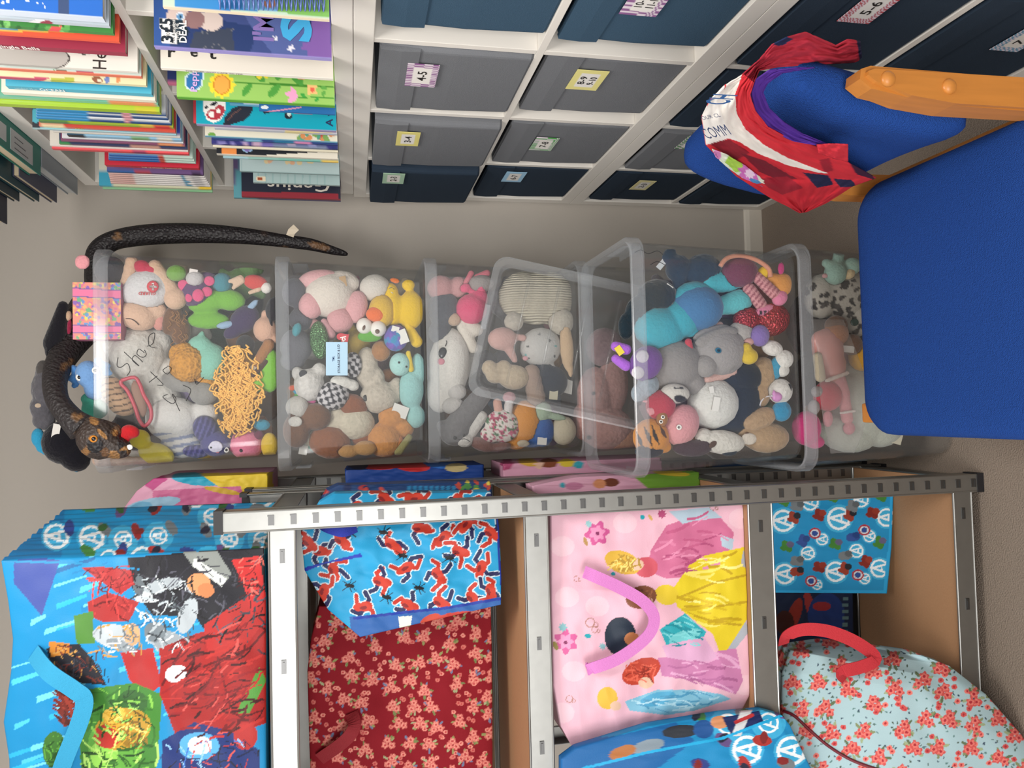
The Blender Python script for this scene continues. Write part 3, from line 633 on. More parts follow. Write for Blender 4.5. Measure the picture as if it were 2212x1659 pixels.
mk(163, -14, .01, .704, ZR2, 'picture book with an orange red edge and dark corner', '#b8c4bc', fine=True, shapes=[('p', [(-20, 150), (42, 152), (38, 166), (-20, 166)], '#2a2f58'), ('e', 130, 158, 22, 7, 0, '#7a5a48'), ('e', 115, 156, 9, 5, 0, '#5a8a48'), ('e', 180, 158, 22, 5, 0, '#a0485a'), ('e', 160, 160, 8, 5, 0, '#d08a5a')], spine='#d6735a', depth=.2)
t, o, Y, z1 = mk(153, -14, .008, .702, ZR2, 'white picture book with a grey curved shape and black letters', '#d6d1c8', fine=True, shapes=[('e', 20, 110, 133, 40, 8, '#2b2725'), ('e', 18, 110, 131, 39, 8, '#a9a49e'), ('l', [(170, 112), (180, 117), (190, 115), (200, 111)], 4, '#2b2725')], depth=.2)
cv_text(t, 'Hel', 215, 128, Y, XR, ZU, .026, .04, '#2b2522')
t, o, Y, z1 = mk(113, -16, .016, .702, ZR2, 'dark red hardback titled Jingle Bells with music notes', '#8c2f42', spine='#8f3446', depth=.2)
sp_text(t, 'Jingle Bells', .702, Y, .016, aX(48, 110, .702).z, .012, .07, '#e6d8d4', .02)
mk(90, -16, .008, .704, ZR2, 'orange red picture book with a gold frame around blue', '#d0543c', fine=True, shapes=[('p', [(-20, -40), (196, -40), (193, 60), (182, 62), (178, 70), (-20, 68)], '#c9a24a'), ('p', [(-20, -40), (192, -40), (190, 58), (178, 61), (174, 66), (-20, 64)], '#4f8296'), ('e', 190, 66, 5, 5, 0, '#d8a84a')], depth=.2)
mk(74, -14, .01, .702, ZR2, 'green leafy picture book with a red shape', '#3f7a3f', fine=True, shapes=blotches(21, ['#5a9a52', '#7ab468', '#2f6034'], -10, 146, 50, 75, 26, 9)+[('p', [(100, 74), (110, 58), (135, 56), (128, 70)], '#cf4f52')], depth=.2)
mk(57, -12, .01, .704, ZR2, 'grey winter picture book under the starry one', '#aab4bc', fine=True, shapes=[('e', 85, 49, 22, 6, 0, '#d8d4d4'), ('e', 100, 50, 14, 5, 0, '#8c3a48')], depth=.19)
mk(41, -14, .018, .70, ZR2, 'bright blue snowy picture book, thick and glossy', '#2a62b4', fine=True, spine='#bfc8d4', shapes=[('e', a, b, r, r, 0, '#e0e6ee') for a, b, r in ((6, 6, 3.4), (17, 2, 4), (59, 1, 3.5), (81, 6, 1.6), (97, 15, 2), (50, 29, 1.6), (93, 7, 1.2), (30, 20, 1.4))]+[('p', [(124, -40), (150, -40), (150, 60), (127, 42)], '#3a4a6c')], depth=.17)
# ---- standing on top of the topmost unit, seen from below
def flat_book(label, x0, x1, y0, y1, z0, z1, col, edge='#c9b89a', under=None):
    t = thing('book', label, 'book', ((x0+x1)/2, (y0+y1)/2, z0), 'books on top of the cube units')
    box('back_cover', x0, x1, y0, y1, z0, z0+.003, mat(col, .45), t, .0008)
    box('pages', x0+.004, x1-.004, y0+.004, y1-.004, z0+.003, z1-.003, mat(edge, .8), t)
    box('front_cover', x0, x1, y0, y1, z1-.003, z1, mat(col, .45), t, .0008)
    return t
t = flat_book('teal hardback lying flat and overhanging the top unit, white label beneath', .672, .89, 1.97, 2.245, ZTOP+.0005, ZTOP+.03, '#1d7a6c')
box('label', .682, .735, 2.06, 2.19, ZTOP-.0006, ZTOP+.0008, plain('#c6c9c8', .6), t)
for k in range(3): box('label_print', .690+k*.014, .692+k*.014, 2.08, 2.16-k*.015, ZTOP-.001, ZTOP-.0004, plain('#55585c', .6), t)
box('barcode', .69, .73, 1.995, 2.035, ZTOP-.0006, ZTOP+.0008, plain('#c9ccca', .6), t)
flat_book('pale printed booklet lying flat at the wall end of the top unit', .70, .9, 2.252, 2.525, ZTOP+.0005, ZTOP+.03, '#8d949c', '#b9b8b4')
flat_book('dark slate hardback lying across the pale booklet, overhanging it', .652, .87, 2.19, 2.445, ZTOP+.0305, ZTOP+.048, '#3c3f58')
flat_book('dark green-blue hardback between the slate book and the navy one', .632, .85, 2.10, 2.365, ZTOP+.0485, ZTOP+.064, '#12424e')
flat_book('dark navy hardback below the topmost album', .607, .83, 2.02, 2.275, ZTOP+.0645, ZTOP+.08, '#16303f')
flat_book('navy album topmost of the pile on the cube units', .535, .82, 1.93, 2.24, ZTOP+.0805, ZTOP+.104, '#23263c')
# ================================================================ soft toys
from mathutils.bvhtree import BVHTree
PENDING = []; TOYS = []
def keep_in(b, co):
    """press vertices that would pass through a wall of the box flat against its inside"""
    co = co.copy(); z = co[:, 2]; np.maximum(z, b.z0+.0055, out=z)
    if b.covered: np.minimum(z, b.z0+b.h-.0015, out=z)
    k = .905+(.962-.905)*np.clip((z-b.z0)/b.h, 0, 1); e = .0045; hx, hy = BW*k-e, b.BD*k-e; r = .042; yc = b.yf+b.BD
    low = z < b.z0+b.h+.002
    x, y = co[:, 0]-b.xc, co[:, 1]-yc; x = np.where(low, np.clip(x, -hx, hx), x); y = np.where(low, np.clip(y, -hy, hy), y)
    cx, cy = np.abs(x)-(hx-r), np.abs(y)-(hy-r); c = low & (cx > 0) & (cy > 0) & (np.hypot(cx, cy) > r); d = np.maximum(np.hypot(cx, cy), 1e-9)
    x = np.where(c, np.sign(x)*(hx-r+cx/d*r), x); y = np.where(c, np.sign(y)*(hy-r+cy/d*r), y)
    co[:, 0], co[:, 1] = x+b.xc, y+yc; return co
def get_co(me): co = np.empty(len(me.vertices)*3); me.vertices.foreach_get('co', co); return co.reshape(-1, 3)
def put_co(me, co): me.vertices.foreach_set('co', np.ascontiguousarray(co).ravel()); me.update()
def bvh(me): return BVHTree.FromPolygons([v.co for v in me.vertices], [tuple(p.vertices) for p in me.polygons])
def is_in(bv, p):
    n = 0
    for d in (Vector((.03, 1, .05)).normalized(), Vector((-.62, -.35, .7)).normalized(), Vector((.5, -.3, -.81)).normalized()):
        q = p.copy(); c = 0
        for _ in range(24):
            h = bv.ray_cast(q, d)
            if h[0] is None: break
            c += 1; q = h[0]+d*2e-5
        n += c % 2
    return n >= 2
def dent(me, solids, gap=.0008):
    """soft surface gives way: vertices inside a solid sink into their own toy until they are clear of it"""
    co = get_co(me); hit = False; lo, hi = co.min(0), co.max(0); nr = np.empty(len(co)*3); me.vertices.foreach_get('normal', nr); nr = nr.reshape(-1, 3)
    for bv, l2, h2 in solids:
        if (lo > h2).any() or (l2 > hi).any(): continue
        idx = np.nonzero(((co > l2) & (co < h2)).all(1))[0]
        for i in idx:
            p = Vector(co[i])
            if not is_in(bv, p): continue
            d = -Vector(nr[i]); e = bv.ray_cast(p, d); q, nn, _, dn = bv.find_nearest(p)
            if e[0] is not None and e[3] < max(.03, dn*2.5): q, out = e[0], d
            else:
                out = (q-p).normalized() if dn > 1e-7 else nn
                if out.y < -.15:
                    e = bv.ray_cast(p, Vector((0, 1, 0)))
                    if e[0] is not None: q, out = e[0], Vector((0, 1, 0))
            co[i] = q+out*gap; hit = True
    if hit: put_co(me, co)
    return hit
def flush():
    """turn the blended toy parts into plain meshes, all at once, print their colours, then settle them in their boxes"""
    dg = bpy.context.evaluated_depsgraph_get(); dg.update(); done = [(bpy.data.meshes.new_from_object(o.evaluated_get(dg)), o, m, sh, b) for o, m, sh, b in PENDING]
    for me, o, m, sh, b in done:
        o.modifiers.clear(); old = o.data; o.data = me; bpy.data.meshes.remove(old); me.materials.clear(); me.materials.append(m)
        me.polygons.foreach_set('use_smooth', [True]*len(me.polygons))
        if sh: px, py = topx(get_co(me)); set_col(me, paint(px, py, b, sh))
    PENDING.clear()
    boxes = {}
    for t in TOYS:
        if t.box is not None:
            for o in t.t.children_recursive: put_co(o.data, keep_in(t.box, get_co(o.data)))
        if t.solid: boxes.setdefault(id(t.home), []).append(t)
    for g in boxes.values():
        solids = [(bvh(o.data), *(lambda c: (c.min(0), c.max(0)))(get_co(o.data))) for o in (g[0].home.others if g[0].home else [])]
        g.sort(key=lambda t: (t.rank, np.concatenate([get_co(o.data) for o in t.solid])[:, 1].mean()))
        for t in g:
            for o in t.solid:
                for _ in range(4):
                    if not dent(o.data, solids): break
            for o in t.solid:
                if t.box is not None: put_co(o.data, keep_in(t.box, get_co(o.data)))
                c = get_co(o.data); solids.append((bvh(o.data), c.min(0), c.max(0)))
class Toy:
    """parts are given in photo pixels on a plane at depth Yc; depths in pixels too (negative = towards the camera)"""
    def __init__(s, name, label, cat, group, tubb, cx, cy, back=.0, rz=None, Y=None):
        s.box = tubb; s.home = tubb; s.solid = []; s.rank = 0; TOYS.append(s)
        if Y is None:
            z = aY(cx, cy, tubb.yf+.03).z; Y = tubb.front(z)+.006+back
        s.Yf = Y; s.m = mpp(cx, cy, Y+.03); s.Yc = Y+(rz or 0)*s.m
        s.front = []                                  # analytic ellipsoids for placing details
        b = aY(cx, cy, s.Yc); s.t = thing(name, label, cat, (b.x, b.y, b.z), group)
    def _ax(s, x, y, rx, ry, rz, rot):
        e1 = (aY(x+5, y, s.Yc)-aY(x-5, y, s.Yc))/10; e2 = (aY(x, y+5, s.Yc)-aY(x, y-5, s.Yc))/10; a = math.radians(rot)
        return (e1*math.cos(a)+e2*math.sin(a))*rx, (-e1*math.sin(a)+e2*math.cos(a))*ry, Vector((0, s.m*rz, 0))
    def _shape(s, bm, sh, rec=True, segs=14):
        k = sh[0]
        if k == 'e':
            _, x, y, rx, ry = sh[:5]; rot = sh[5] if len(sh) > 5 else 0; dz = sh[6] if len(sh) > 6 else 0; rz = sh[7] if len(sh) > 7 and sh[7] else min(rx, ry)*.85
            rx, ry = rx*1.08, ry*1.08; dzm = max(dz*s.m, s.Yf-s.Yc+rz*s.m*.98) if s.box is not None else dz*s.m
            p = aY(x, y, s.Yc+dzm); ell(bm, p, s._ax(x, y, rx, ry, rz, rot), segs)
            if rec: s.front.append((x, y, rx, ry, math.radians(rot), dzm/s.m, rz))
        elif k == 'c':
            _, x0, y0, x1, y1, r0, r1 = sh[:7]; dz = sh[7] if len(sh) > 7 else 0; n = max(3, int(math.hypot(x1-x0, y1-y0)/max(min(r0, r1), 2)*1.3))
            for i in range(n+1):
                t = i/n; r = r0+(r1-r0)*t; s._shape(bm, ('e', x0+(x1-x0)*t, y0+(y1-y0)*t, r, r, 0, dz, r*.9), rec, 10)
    def depth(s, x, y):
        d = None
        for cx, cy, rx, ry, a, dz, rz in s.front:
            u = ((x-cx)*math.cos(a)+(y-cy)*math.sin(a))/rx; v = (-(x-cx)*math.sin(a)+(y-cy)*math.cos(a))/ry; q = u*u+v*v
            if q < 1:
                z = dz-rz*math.sqrt(1-q); d = z if d is None else min(d, z)
        return d if d is not None else 0
    def body(s, name, m, shapes, vox=None, parent=None, shade=None, base=None, smooth=5, vmat=None):
        bm = BM()
        for sh in shapes: s._shape(bm, sh)
        if shade and m is None: m = vmat or pfab()
        o = link(name, bm, m, parent or s.t, smooth=True)
        s.solid.append(o)
        if True:
            rm = o.modifiers.new('r', 'REMESH'); rm.mode = 'VOXEL'; rm.voxel_size = (vox or 2.6)*s.m*1.25; rm.use_smooth_shade = True
            if smooth: sm = o.modifiers.new('s', 'SMOOTH'); sm.iterations = smooth; sm.factor = .5
            PENDING.append((o, m, shade, base))
        return o
    def dots(s, name, m, pts, parent=None):
        """small raised details (x,y,rx,ry[,rot]) set on the surface; each its own part"""
        for p in pts:
            x, y, rx, ry = p[:4]; rot = p[4] if len(p) > 4 else 0; d = s.depth(x, y); bm = BM(); rz = max(1.0, min(rx, ry)*.3)
            q = aY(x, y, s.Yc+(d-rz*.1)*s.m); ell(bm, q, s._ax(x, y, rx, ry, rz, rot), 12)
            link(name, bm, m, parent or s.t, smooth=True)
    def eyes(s, *pts, white=True):
        for x, y, r in pts:
            if white: s.dots('eye', plain('#e8e6e0', .2), [(x, y, r, r)]); 
            d = s.depth(x, y); rr = r*.5 if white else r; bm = BM(); q = aY(x, y, s.Yc+(d-(r*.3 if white else .3))*s.m)
            ell(bm, q, s._ax(x, y, rr, rr, rr*.6, 0), 12); link('pupil' if white else 'eye', bm, plain('#141214', .15), s.t, smooth=True)
    def line(s, name, m, pts, w=1.6, n=5, lift=0.):
        P = smooth_path([(x, y, 0) for x, y in pts], n); bm = BM()
        tube(bm, [aY(p.x, p.y, s.Yc+(s.depth(p.x, p.y)-w*.3-lift)*s.m) for p in P], w*.5*s.m, 6); return link(name, bm, m, s.t, smooth=True)
    def tagc(s, name, x, y, w, h, rot, col='#dcdad4', words=None, ink='#444'):
        d = s.depth(x, y); c = aY(x, y, s.Yc+(d-1.5)*s.m); a, b, _ = s._ax(x, y, w/2, h/2, 1, rot); nn = Vector((0, .0006, 0)); bm = BM()
        loft(bm, [[c+k*nn+i*a+j*b for i, j in ((-1, -1), (1, -1), (1, 1), (-1, 1))] for k in (-1, 1)]); bmesh.ops.recalc_face_normals(bm, faces=bm.faces[:]); o = link(name, bm, plain(col, .6), s.t)
        if words: text('tag_print', words, c-nn*1.6, b*-1, a*-1, a.length*.5, plain(ink, .6), o, .02, b.length*1.5)
        return o
def stripe_fn(ang, per, duty, col, wob=0.):
    a = math.radians(ang)
    def f(px, py):
        t = px*math.cos(a)+py*math.sin(a)+wob*np.sin((px*-math.sin(a)+py*math.cos(a))/9.); return ((t/per) % 1) < duty, col
    return ('fn', f)
def spots_fn(seed, cols, n, x0, x1, y0, y1, r0, r1): 
    R = random.Random(seed); return [('e', R.uniform(x0, x1), R.uniform(y0, y1), R.uniform(r0, r1), R.uniform(r0, r1)*.8, R.uniform(0, 180), R.choice(cols)) for _ in range(n)]
def check_fn(ang, per, c1):
    a = math.radians(ang)
    def f(px, py):
        u = px*math.cos(a)+py*math.sin(a); v = -px*math.sin(a)+py*math.cos(a); return ((np.floor(u/per)+np.floor(v/per)) % 2) == 0, c1
    return ('fn', f)
def simple(name, label, cat, group, b, cx, cy, col, shapes, back=0., rz=None, furry=False, eyes=None, nose=None, parts=(), Y=None):
    t = Toy(name, label, cat, group, b, cx, cy, back, rz, Y)
    if b is None: t.home = B1
    t.body('body', fur(col) if furry else plush(col), shapes)
    for nm, c, shp in parts: t.body(nm, plush(c), shp)
    if eyes: t.eyes(*eyes, white=False)
    if nose: t.dots('nose', plain(nose[4] if len(nose) > 4 else '#1d1a1c', .3), [nose[:4]])
    return t

COLN = {'cream': '#b9ac98', 'brown': '#7a5a44', 'pink': '#b8848c', 'grey': '#7c7a7c', 'white': '#b8b4ae', 'blue': '#5a7a9a', 'tan': '#a5835f', 'green': '#6f8f5f', 'lilac': '#8a7aa0', 'charcoal': '#45434a', 'orange': '#b87a48', 'mint': '#86aea0', 'red': '#9c444c', 'yellow': '#b89c48'}
def filler(b, where, group, x0, x1, y0, y1, cols, seed, r=31):
    """second layer behind the toys pressed to the front, one of each colour"""
    R = random.Random(seed); n = len(cols); nx = max(2, round(math.sqrt(n*(x1-x0)/(y1-y0)))); ny = math.ceil(n/nx)
    for k, c in enumerate(cols):
        i, j = k % nx, k//nx; x = x0+(x1-x0)*(i+.5)/nx+R.uniform(-10, 10); y = y0+(y1-y0)*(j+.5)/ny+R.uniform(-10, 10); a = R.uniform(0, 6.28)
        u, v = math.cos(a), math.sin(a)
        t = Toy('plush_toy', '%s soft toy wedged in the second layer of %s' % (c, where), 'soft toy', group, b, x, y, .085+R.uniform(0, .012), r*.7); t.rank = 1
        t.body('body', (fur if k % 2 else plush)(COLN[c]), [('e', x, y, r, r*1.1), ('c', x-v*r*.8, y+u*r*.8, x-v*r*1.5+u*8, y+u*r*1.5, r*.35, r*.32), ('c', x+v*r*.8, y-u*r*.8, x+v*r*1.5, y-u*r*1.5, r*.35, r*.32)])
        hx, hy = x+u*r*1.15, y+v*r*1.15; t.body('head', (fur if k % 2 else plush)(COLN[c]), [('e', hx, hy, r*.72, r*.72, 0, -3), ('e', hx+(u*.3-v*.62)*r, hy+(v*.3+u*.62)*r, r*.3, r*.3), ('e', hx+(u*.3+v*.62)*r, hy+(v*.3-u*.62)*r, r*.3, r*.3)])
# ---------------------------------------------------------------- toys in the top box
G1 = 'soft toys in the top clear box'; ST = 'soft toy'
t = Toy('plush_monkey', 'soft toy monkey in a white lifeguard shirt with a red cross', ST, G1, B1, 320, 620, 0, 30)
t.body('head', plush('#2a2a34'), [('e', 238, 585, 32, 31, 0, 4)])
t.body('ear', plush('#d9949a'), [('e', 178, 566, 17, 16, 0, 8, 6)])
t.body('arm', plush('#c9a78e'), [('c', 285, 567, 275, 612, 15, 16, 2), ('c', 275, 612, 262, 640, 16, 13, 0)])
t.body('arm', plush('#c9a78e'), [('c', 335, 577, 368, 622, 16, 17, -4), ('e', 379, 645, 24, 23, 0, -6)])
t.body('shirt', plush('#c9c7c8'), [('e', 318, 625, 48, 40, 0, -2, 30), ('e', 288, 632, 26, 28, 0, 0)])
t.body('sleeve', plush('#b8354e'), [('e', 309, 578, 20, 15, 25, -6), ('e', 330, 583, 14, 12, 0, -8)])
t.dots('cross_badge', plain('#c23a45', .7), [(330, 619, 13, 13)])
t.line('cross', plain('#e6e0dc', .7), [(322, 619), (338, 619)], 5, 5, 4); t.line('cross', plain('#e6e0dc', .7), [(330, 611), (330, 627)], 5, 5, 4)
c = aY(318, 634, t.Yc+(t.depth(318, 634)-2)*t.m); text('lettering', 'GUARD', c, (0, 0, 1), (-1, 0, 0), 7*t.m, plain('#b03038', .7), t.t, .03, 34*t.m)
t = Toy('plush_monkey', 'soft toy monkey head with a big beige muzzle under the lifeguard shirt', ST, G1, B1, 300, 680, .004, 32)
t.body('muzzle', plush('#cfab93'), [('e', 297, 682, 42, 30, 15, 0, 30), ('e', 330, 672, 30, 22, 0, 3)])
t.line('mouth', plain('#4a3430', .8), [(272, 688), (283, 689), (292, 694), (300, 702)], 2.2)
t.body('cheek', plush('#c98a80'), [('e', 344, 692, 16, 22, 0, 6)])
simple('plush_frog', 'lime green soft toy with a long smooth back', ST, G1, B1, 470, 655, '#6fa93c', [('e', 455, 650, 48, 22, -14), ('e', 495, 648, 34, 22, 8), ('e', 450, 692, 44, 18, 0, 6)], .01, 22)
t = Toy('strawberry_toy', 'dark purple soft toy covered in pink strawberry shapes', ST, G1, B1, 425, 632, .006, 26)
t.body('body', fur('#5a3f66'), [('e', 424, 632, 38, 32, 10), ('e', 445, 606, 26, 18)])
t.dots('strawberry', plush('#d0527c'), [(398, 617, 15, 12, 30), (428, 638, 13, 14), (452, 607, 12, 11), (447, 630, 12, 11), (408, 643, 8, 10)])
simple('plush_turtle', 'small green soft toy with dark leopard spots', ST, G1, B1, 381, 589, '#6f9a46', [('e', 381, 590, 21, 17)], .0, 14)
simple('plush_ball', 'small grey-white round soft toy with a paper tag', ST, G1, B1, 421, 601, '#b9b4b4', [('e', 421, 602, 19, 17)], 0, 14).tagc('tag', 418, 586, 18, 9, 10, '#d8d0cc')
simple('plush_ball', 'teal round soft toy wedged beside the strawberry toy', ST, G1, B1, 480, 612, '#3f7f8c', [('e', 480, 612, 21, 22)], .012, 18)
simple('rag_doll', 'rag doll arm with pale fingers and a red sleeve', 'doll', G1, B1, 530, 612, '#c9ac94', [('c', 496, 608, 520, 600, 5, 7), ('c', 504, 622, 524, 606, 5, 7), ('c', 540, 632, 560, 625, 5, 6)], .0, 8, parts=[('sleeve', '#c2433f', [('e', 552, 610, 26, 16, 10, 2)]), ('cuff', '#d6cfc8', [('e', 575, 622, 12, 12)])])
t = Toy('curly_toy', 'brown curly haired soft toy half hidden behind the white bear', ST, G1, B1, 385, 698, .018, 22); t.body('hair', fur('#6a4a34'), [('e', 372, 690, 20, 34, 20), ('e', 390, 715, 22, 30)])
R = random.Random(4)
for k in range(16):
    a, b = R.uniform(362, 405), R.uniform(665, 735); t.line('curl', plain('#8a6038', .8), [(a, b), (a+5, b+8), (a-3, b+15), (a+5, b+22)], 2.2, 3)
simple('wrapped_toy', 'dark purple toy in a clear crinkled wrapper', 'toy', G1, B1, 530, 690, '#3a2c50', [('e', 528, 690, 34, 26, -40), ('e', 505, 715, 24, 14, -30)], .012, 18, parts=[('wrapper', '#8fa9c4', [('e', 545, 660, 18, 7, -45, -6), ('e', 487, 702, 20, 8, -10, -6)])])
t = Toy('boy_doll', 'soft doll with a peach face and black hair', 'doll', G1, B1, 580, 700, 0, 22)
t.body('face', plush('#c99f88'), [('e', 572, 712, 24, 26, 0, 0), ('e', 573, 680, 9, 11), ('e', 595, 732, 10, 10)]); t.body('hair', plush('#1d1b22'), [('e', 590, 668, 16, 26, 10, -2), ('e', 585, 700, 5, 12, 0, -12)])
t = Toy('plush_rabbit', 'mint green soft toy rabbit sitting upright', ST, G1, B1, 442, 765, .008, 26); t.body('body', plush('#7fb9a6'), [('e', 455, 783, 36, 40, 10), ('e', 432, 748, 26, 22), ('e', 433, 730, 8, 16, 20)])
simple('plush_ball', 'black round soft toy beside the yarn haired doll', ST, G1, B1, 530, 745, '#2b2b2e', [('e', 530, 745, 20, 21)], .006, 18)
t = Toy('crochet_lion', 'mustard crochet animal with round ears', ST, G1, B1, 404, 785, -.002, 30)
cro = mat('#c5892f', .95, bump=1, scale=130, var=.3, kind='voronoi')
t.body('body', cro, [('e', 406, 787, 37, 40, 35), ('e', 398, 760, 22, 20)]); t.body('ear', cro, [('e', 381, 764, 16, 20, 10)]); t.body('ear', cro, [('e', 433, 797, 13, 20, 20)]); t.body('arm', cro, [('c', 425, 815, 462, 831, 8, 9, 4)])
t = Toy('rag_doll', 'rag doll with long yellow yarn hair', 'doll', G1, B1, 515, 850, -.002, 20); t.body('head', plush('#d2a24a'), [('e', 515, 840, 42, 76, 5, 12, 16)])
bm = BM(); R = random.Random(9)
for k in range(190):
    a, b = R.gauss(513, 20), R.uniform(765, 905); P = []; q = R.uniform(0, 6.3)
    for j in range(8):
        a += R.uniform(-9, 9)+4*math.cos(q); b += R.uniform(2, 9)*(1 if k % 4 else -1); q += .6
        q_ = math.hypot((a-513)/(54+6*math.sin(k)), (b-845)/(98+8*math.cos(k*2))); a, b = (513+(a-513)/q_, 845+(b-845)/q_) if q_ > 1 else (a, b); P.append(aY(a, b, t.Yf+.001+R.uniform(0, .012)))
    tube(bm, smooth_path(P, 3), 1.9*t.m, 5)
h = link('yarn_hair', bm, mat('#e8b45a', .9), t.t, smooth=True, kind='stuff')
simple('plush_crocodile', 'bright green soft toy squashed at the bottom of the box', ST, G1, B1, 580, 805, '#76b33a', [('e', 583, 800, 22, 46), ('e', 560, 826, 22, 20)], 0, 20, parts=[('strap', '#4a2f26', [('c', 545, 812, 575, 782, 7, 7, -16)])])
simple('brown_bear', 'tan soft toy limb with a white tip by the green crocodile', ST, G1, B1, 556, 765, '#9a6a42', [('c', 580, 745, 556, 785, 13, 13)], 0, 14, parts=[('paw', '#d6cdbf', [('e', 549, 796, 11, 9, 0, -2)])])
t = Toy('plush_bear', 'large white soft toy bear filling the middle of the box', ST, G1, B1, 300, 780, .02, 50)
t.body('body', fur('#c6c2bb'), [('e', 300, 770, 62, 62), ('e', 262, 745, 38, 34), ('e', 340, 740, 30, 28), ('e', 315, 820, 44, 36), ('e', 370, 800, 30, 24), ('e', 348, 865, 42, 40)])
simple('plush_elephant', 'grey smooth soft toy tucked behind the mustard crochet animal', ST, G1, B1, 385, 828, '#8a8884', [('e', 385, 825, 36, 20, 15), ('e', 440, 850, 30, 24)], .016, 18)
t = Toy('plush_axolotl', 'light blue soft toy with frilly gills and round eyes', ST, G1, B1, 190, 815, -.002, 22)
t.body('body', plush('#6f97c8'), [('e', 190, 808, 26, 28), ('e', 205, 840, 22, 24)])
t.body('gill', fur('#4f86c4'), [('e', 160, 798, 12, 9, 40), ('e', 158, 817, 13, 8, -10), ('e', 163, 831, 10, 7, -40)]); t.body('gill', fur('#6f9fd0'), [('e', 212, 780, 10, 9), ('e', 226, 790, 13, 9), ('e', 232, 806, 12, 7)])
t.eyes((171, 815, 8), (206, 800, 8))
t = Toy('plush_tiger', 'tan soft toy with thin brown tiger stripes', ST, G1, B1, 253, 855, -.001, 24); t.body('body', None, [('e', 240, 840, 26, 26), ('e', 262, 872, 32, 24, 30)], shade=[stripe_fn(70, 13, .26, '#4a3428', 2.5)], base='#b99574')
t = Toy('heart_pouch', 'red rimmed clear heart shaped purse', 'purse', G1, B1, 305, 872, -.002, 10)
t.body('filling', plain('#8a6a5a', .8), [('e', 300, 862, 14, 40, -15, 2, 8)])
P = [(262, 822), (290, 815), (302, 830), (310, 852), (325, 880), (326, 905), (312, 920), (300, 905), (292, 880), (276, 845), (262, 830), (262, 822)]
bm = BM(); tube(bm, smooth_path([aY(a, b, t.Yf+.004) for a, b in P], 4), 4*t.m, 8); link('piping', bm, plain('#b8354a', .4), t.t, smooth=True)
simple('plush_frog', 'small sea green soft toy at the rim under the blue gilled one', ST, G1, B1, 203, 880, '#4fae98', [('e', 205, 884, 28, 22), ('e', 195, 862, 20, 14)], .006, 18)
simple('plush_duck', 'yellow pear shaped soft toy', ST, G1, B1, 325, 970, '#cdbb3a', [('e', 302, 948, 22, 20), ('e', 338, 982, 38, 24, 15)], -.002, 20)
t = Toy('plush_cat', 'purple striped soft toy cat with a white muzzle', ST, G1, B1, 455, 945, -.001, 24)
t.body('body', None, [('e', 445, 928, 30, 26, 60), ('e', 425, 975, 30, 14, 0)], shade=[stripe_fn(20, 11, .4, '#5d5a90')], base='#3d3c66')
t.body('head', plush('#4c4a7e'), [('e', 466, 958, 32, 27, 0, -3), ('e', 452, 934, 9, 9), ('e', 492, 948, 9, 9)]); t.dots('muzzle', plush('#d3cfe0'), [(466, 966, 15, 14)]); t.eyes((456, 966, 6), (489, 972, 6)); t.dots('nose', plain('#c87a8a', .5), [(470, 976, 4, 4)])
t = Toy('plush_pig', 'bright pink soft toy with dark ears', ST, G1, B1, 533, 960, 0, 30); t.body('body', plush('#d97a94'), [('e', 533, 960, 35, 32), ('e', 503, 962, 14, 13, 0, -8)]); t.body('ear', plush('#6e2f48'), [('e', 558, 940, 12, 10, -40, -12)]); t.body('ear', plush('#6e2f48'), [('e', 530, 932, 16, 8, -10, -8)]); t.eyes((521, 973, 4), white=False)
simple('plush_ball', 'yellow round soft toy by the box corner', ST, G1, B1, 585, 962, '#d6b43a', [('e', 582, 962, 18, 27)], .002, 20)
t = Toy('plush_zebra', 'white soft toy with faint grey stripes', ST, G1, B1, 385, 925, .012, 34); t.body('body', None, [('e', 375, 905, 58, 46), ('e', 392, 962, 44, 26), ('e', 440, 892, 30, 24)], shade=[('fn', lambda px, py: ((py > 935) & (((px*.2+py)/17 % 1) < .45), '#7d86a0'))], base='#c9c6c2')
simple('plush_bear', 'beige and pink lumpy soft toy at the bottom left corner of the top box', ST, G1, B1, 255, 1000, '#b49a8a', [('e', 225, 995, 26, 15), ('e', 262, 998, 26, 17), ('e', 295, 1000, 24, 14)], .004, 14, furry=True)
simple('plush_bird', 'small turquoise soft toy near the pink one', ST, G1, B1, 560, 920, '#3a8ca6', [('e', 566, 918, 18, 12)], .006, 12)
for x, y, cc, lb in ((325, 630, '#b8b2aa', 'pale grey soft toy buried behind the lifeguard monkey'), (450, 720, '#4a6a5a', 'dark green soft toy buried in the middle of the top box'), (330, 930, '#8c8078', 'taupe soft toy buried behind the striped ones'), (540, 840, '#7a5a40', 'brown soft toy buried behind the yarn hair'), (500, 620, '#4a4a5c', 'slate soft toy buried behind the teal ball')):
    simple('plush_toy', lb, ST, G1, B1, x, y, cc, [('e', x, y, 62, 56), ('e', x+30, y+34, 38, 36)], .19, 40).rank = 2
filler(B1, 'the top box', G1, 225, 590, 570, 990, ['grey', 'cream', 'green', 'pink', 'white', 'brown', 'blue', 'lilac', 'tan', 'charcoal', 'yellow', 'orange'], 1)
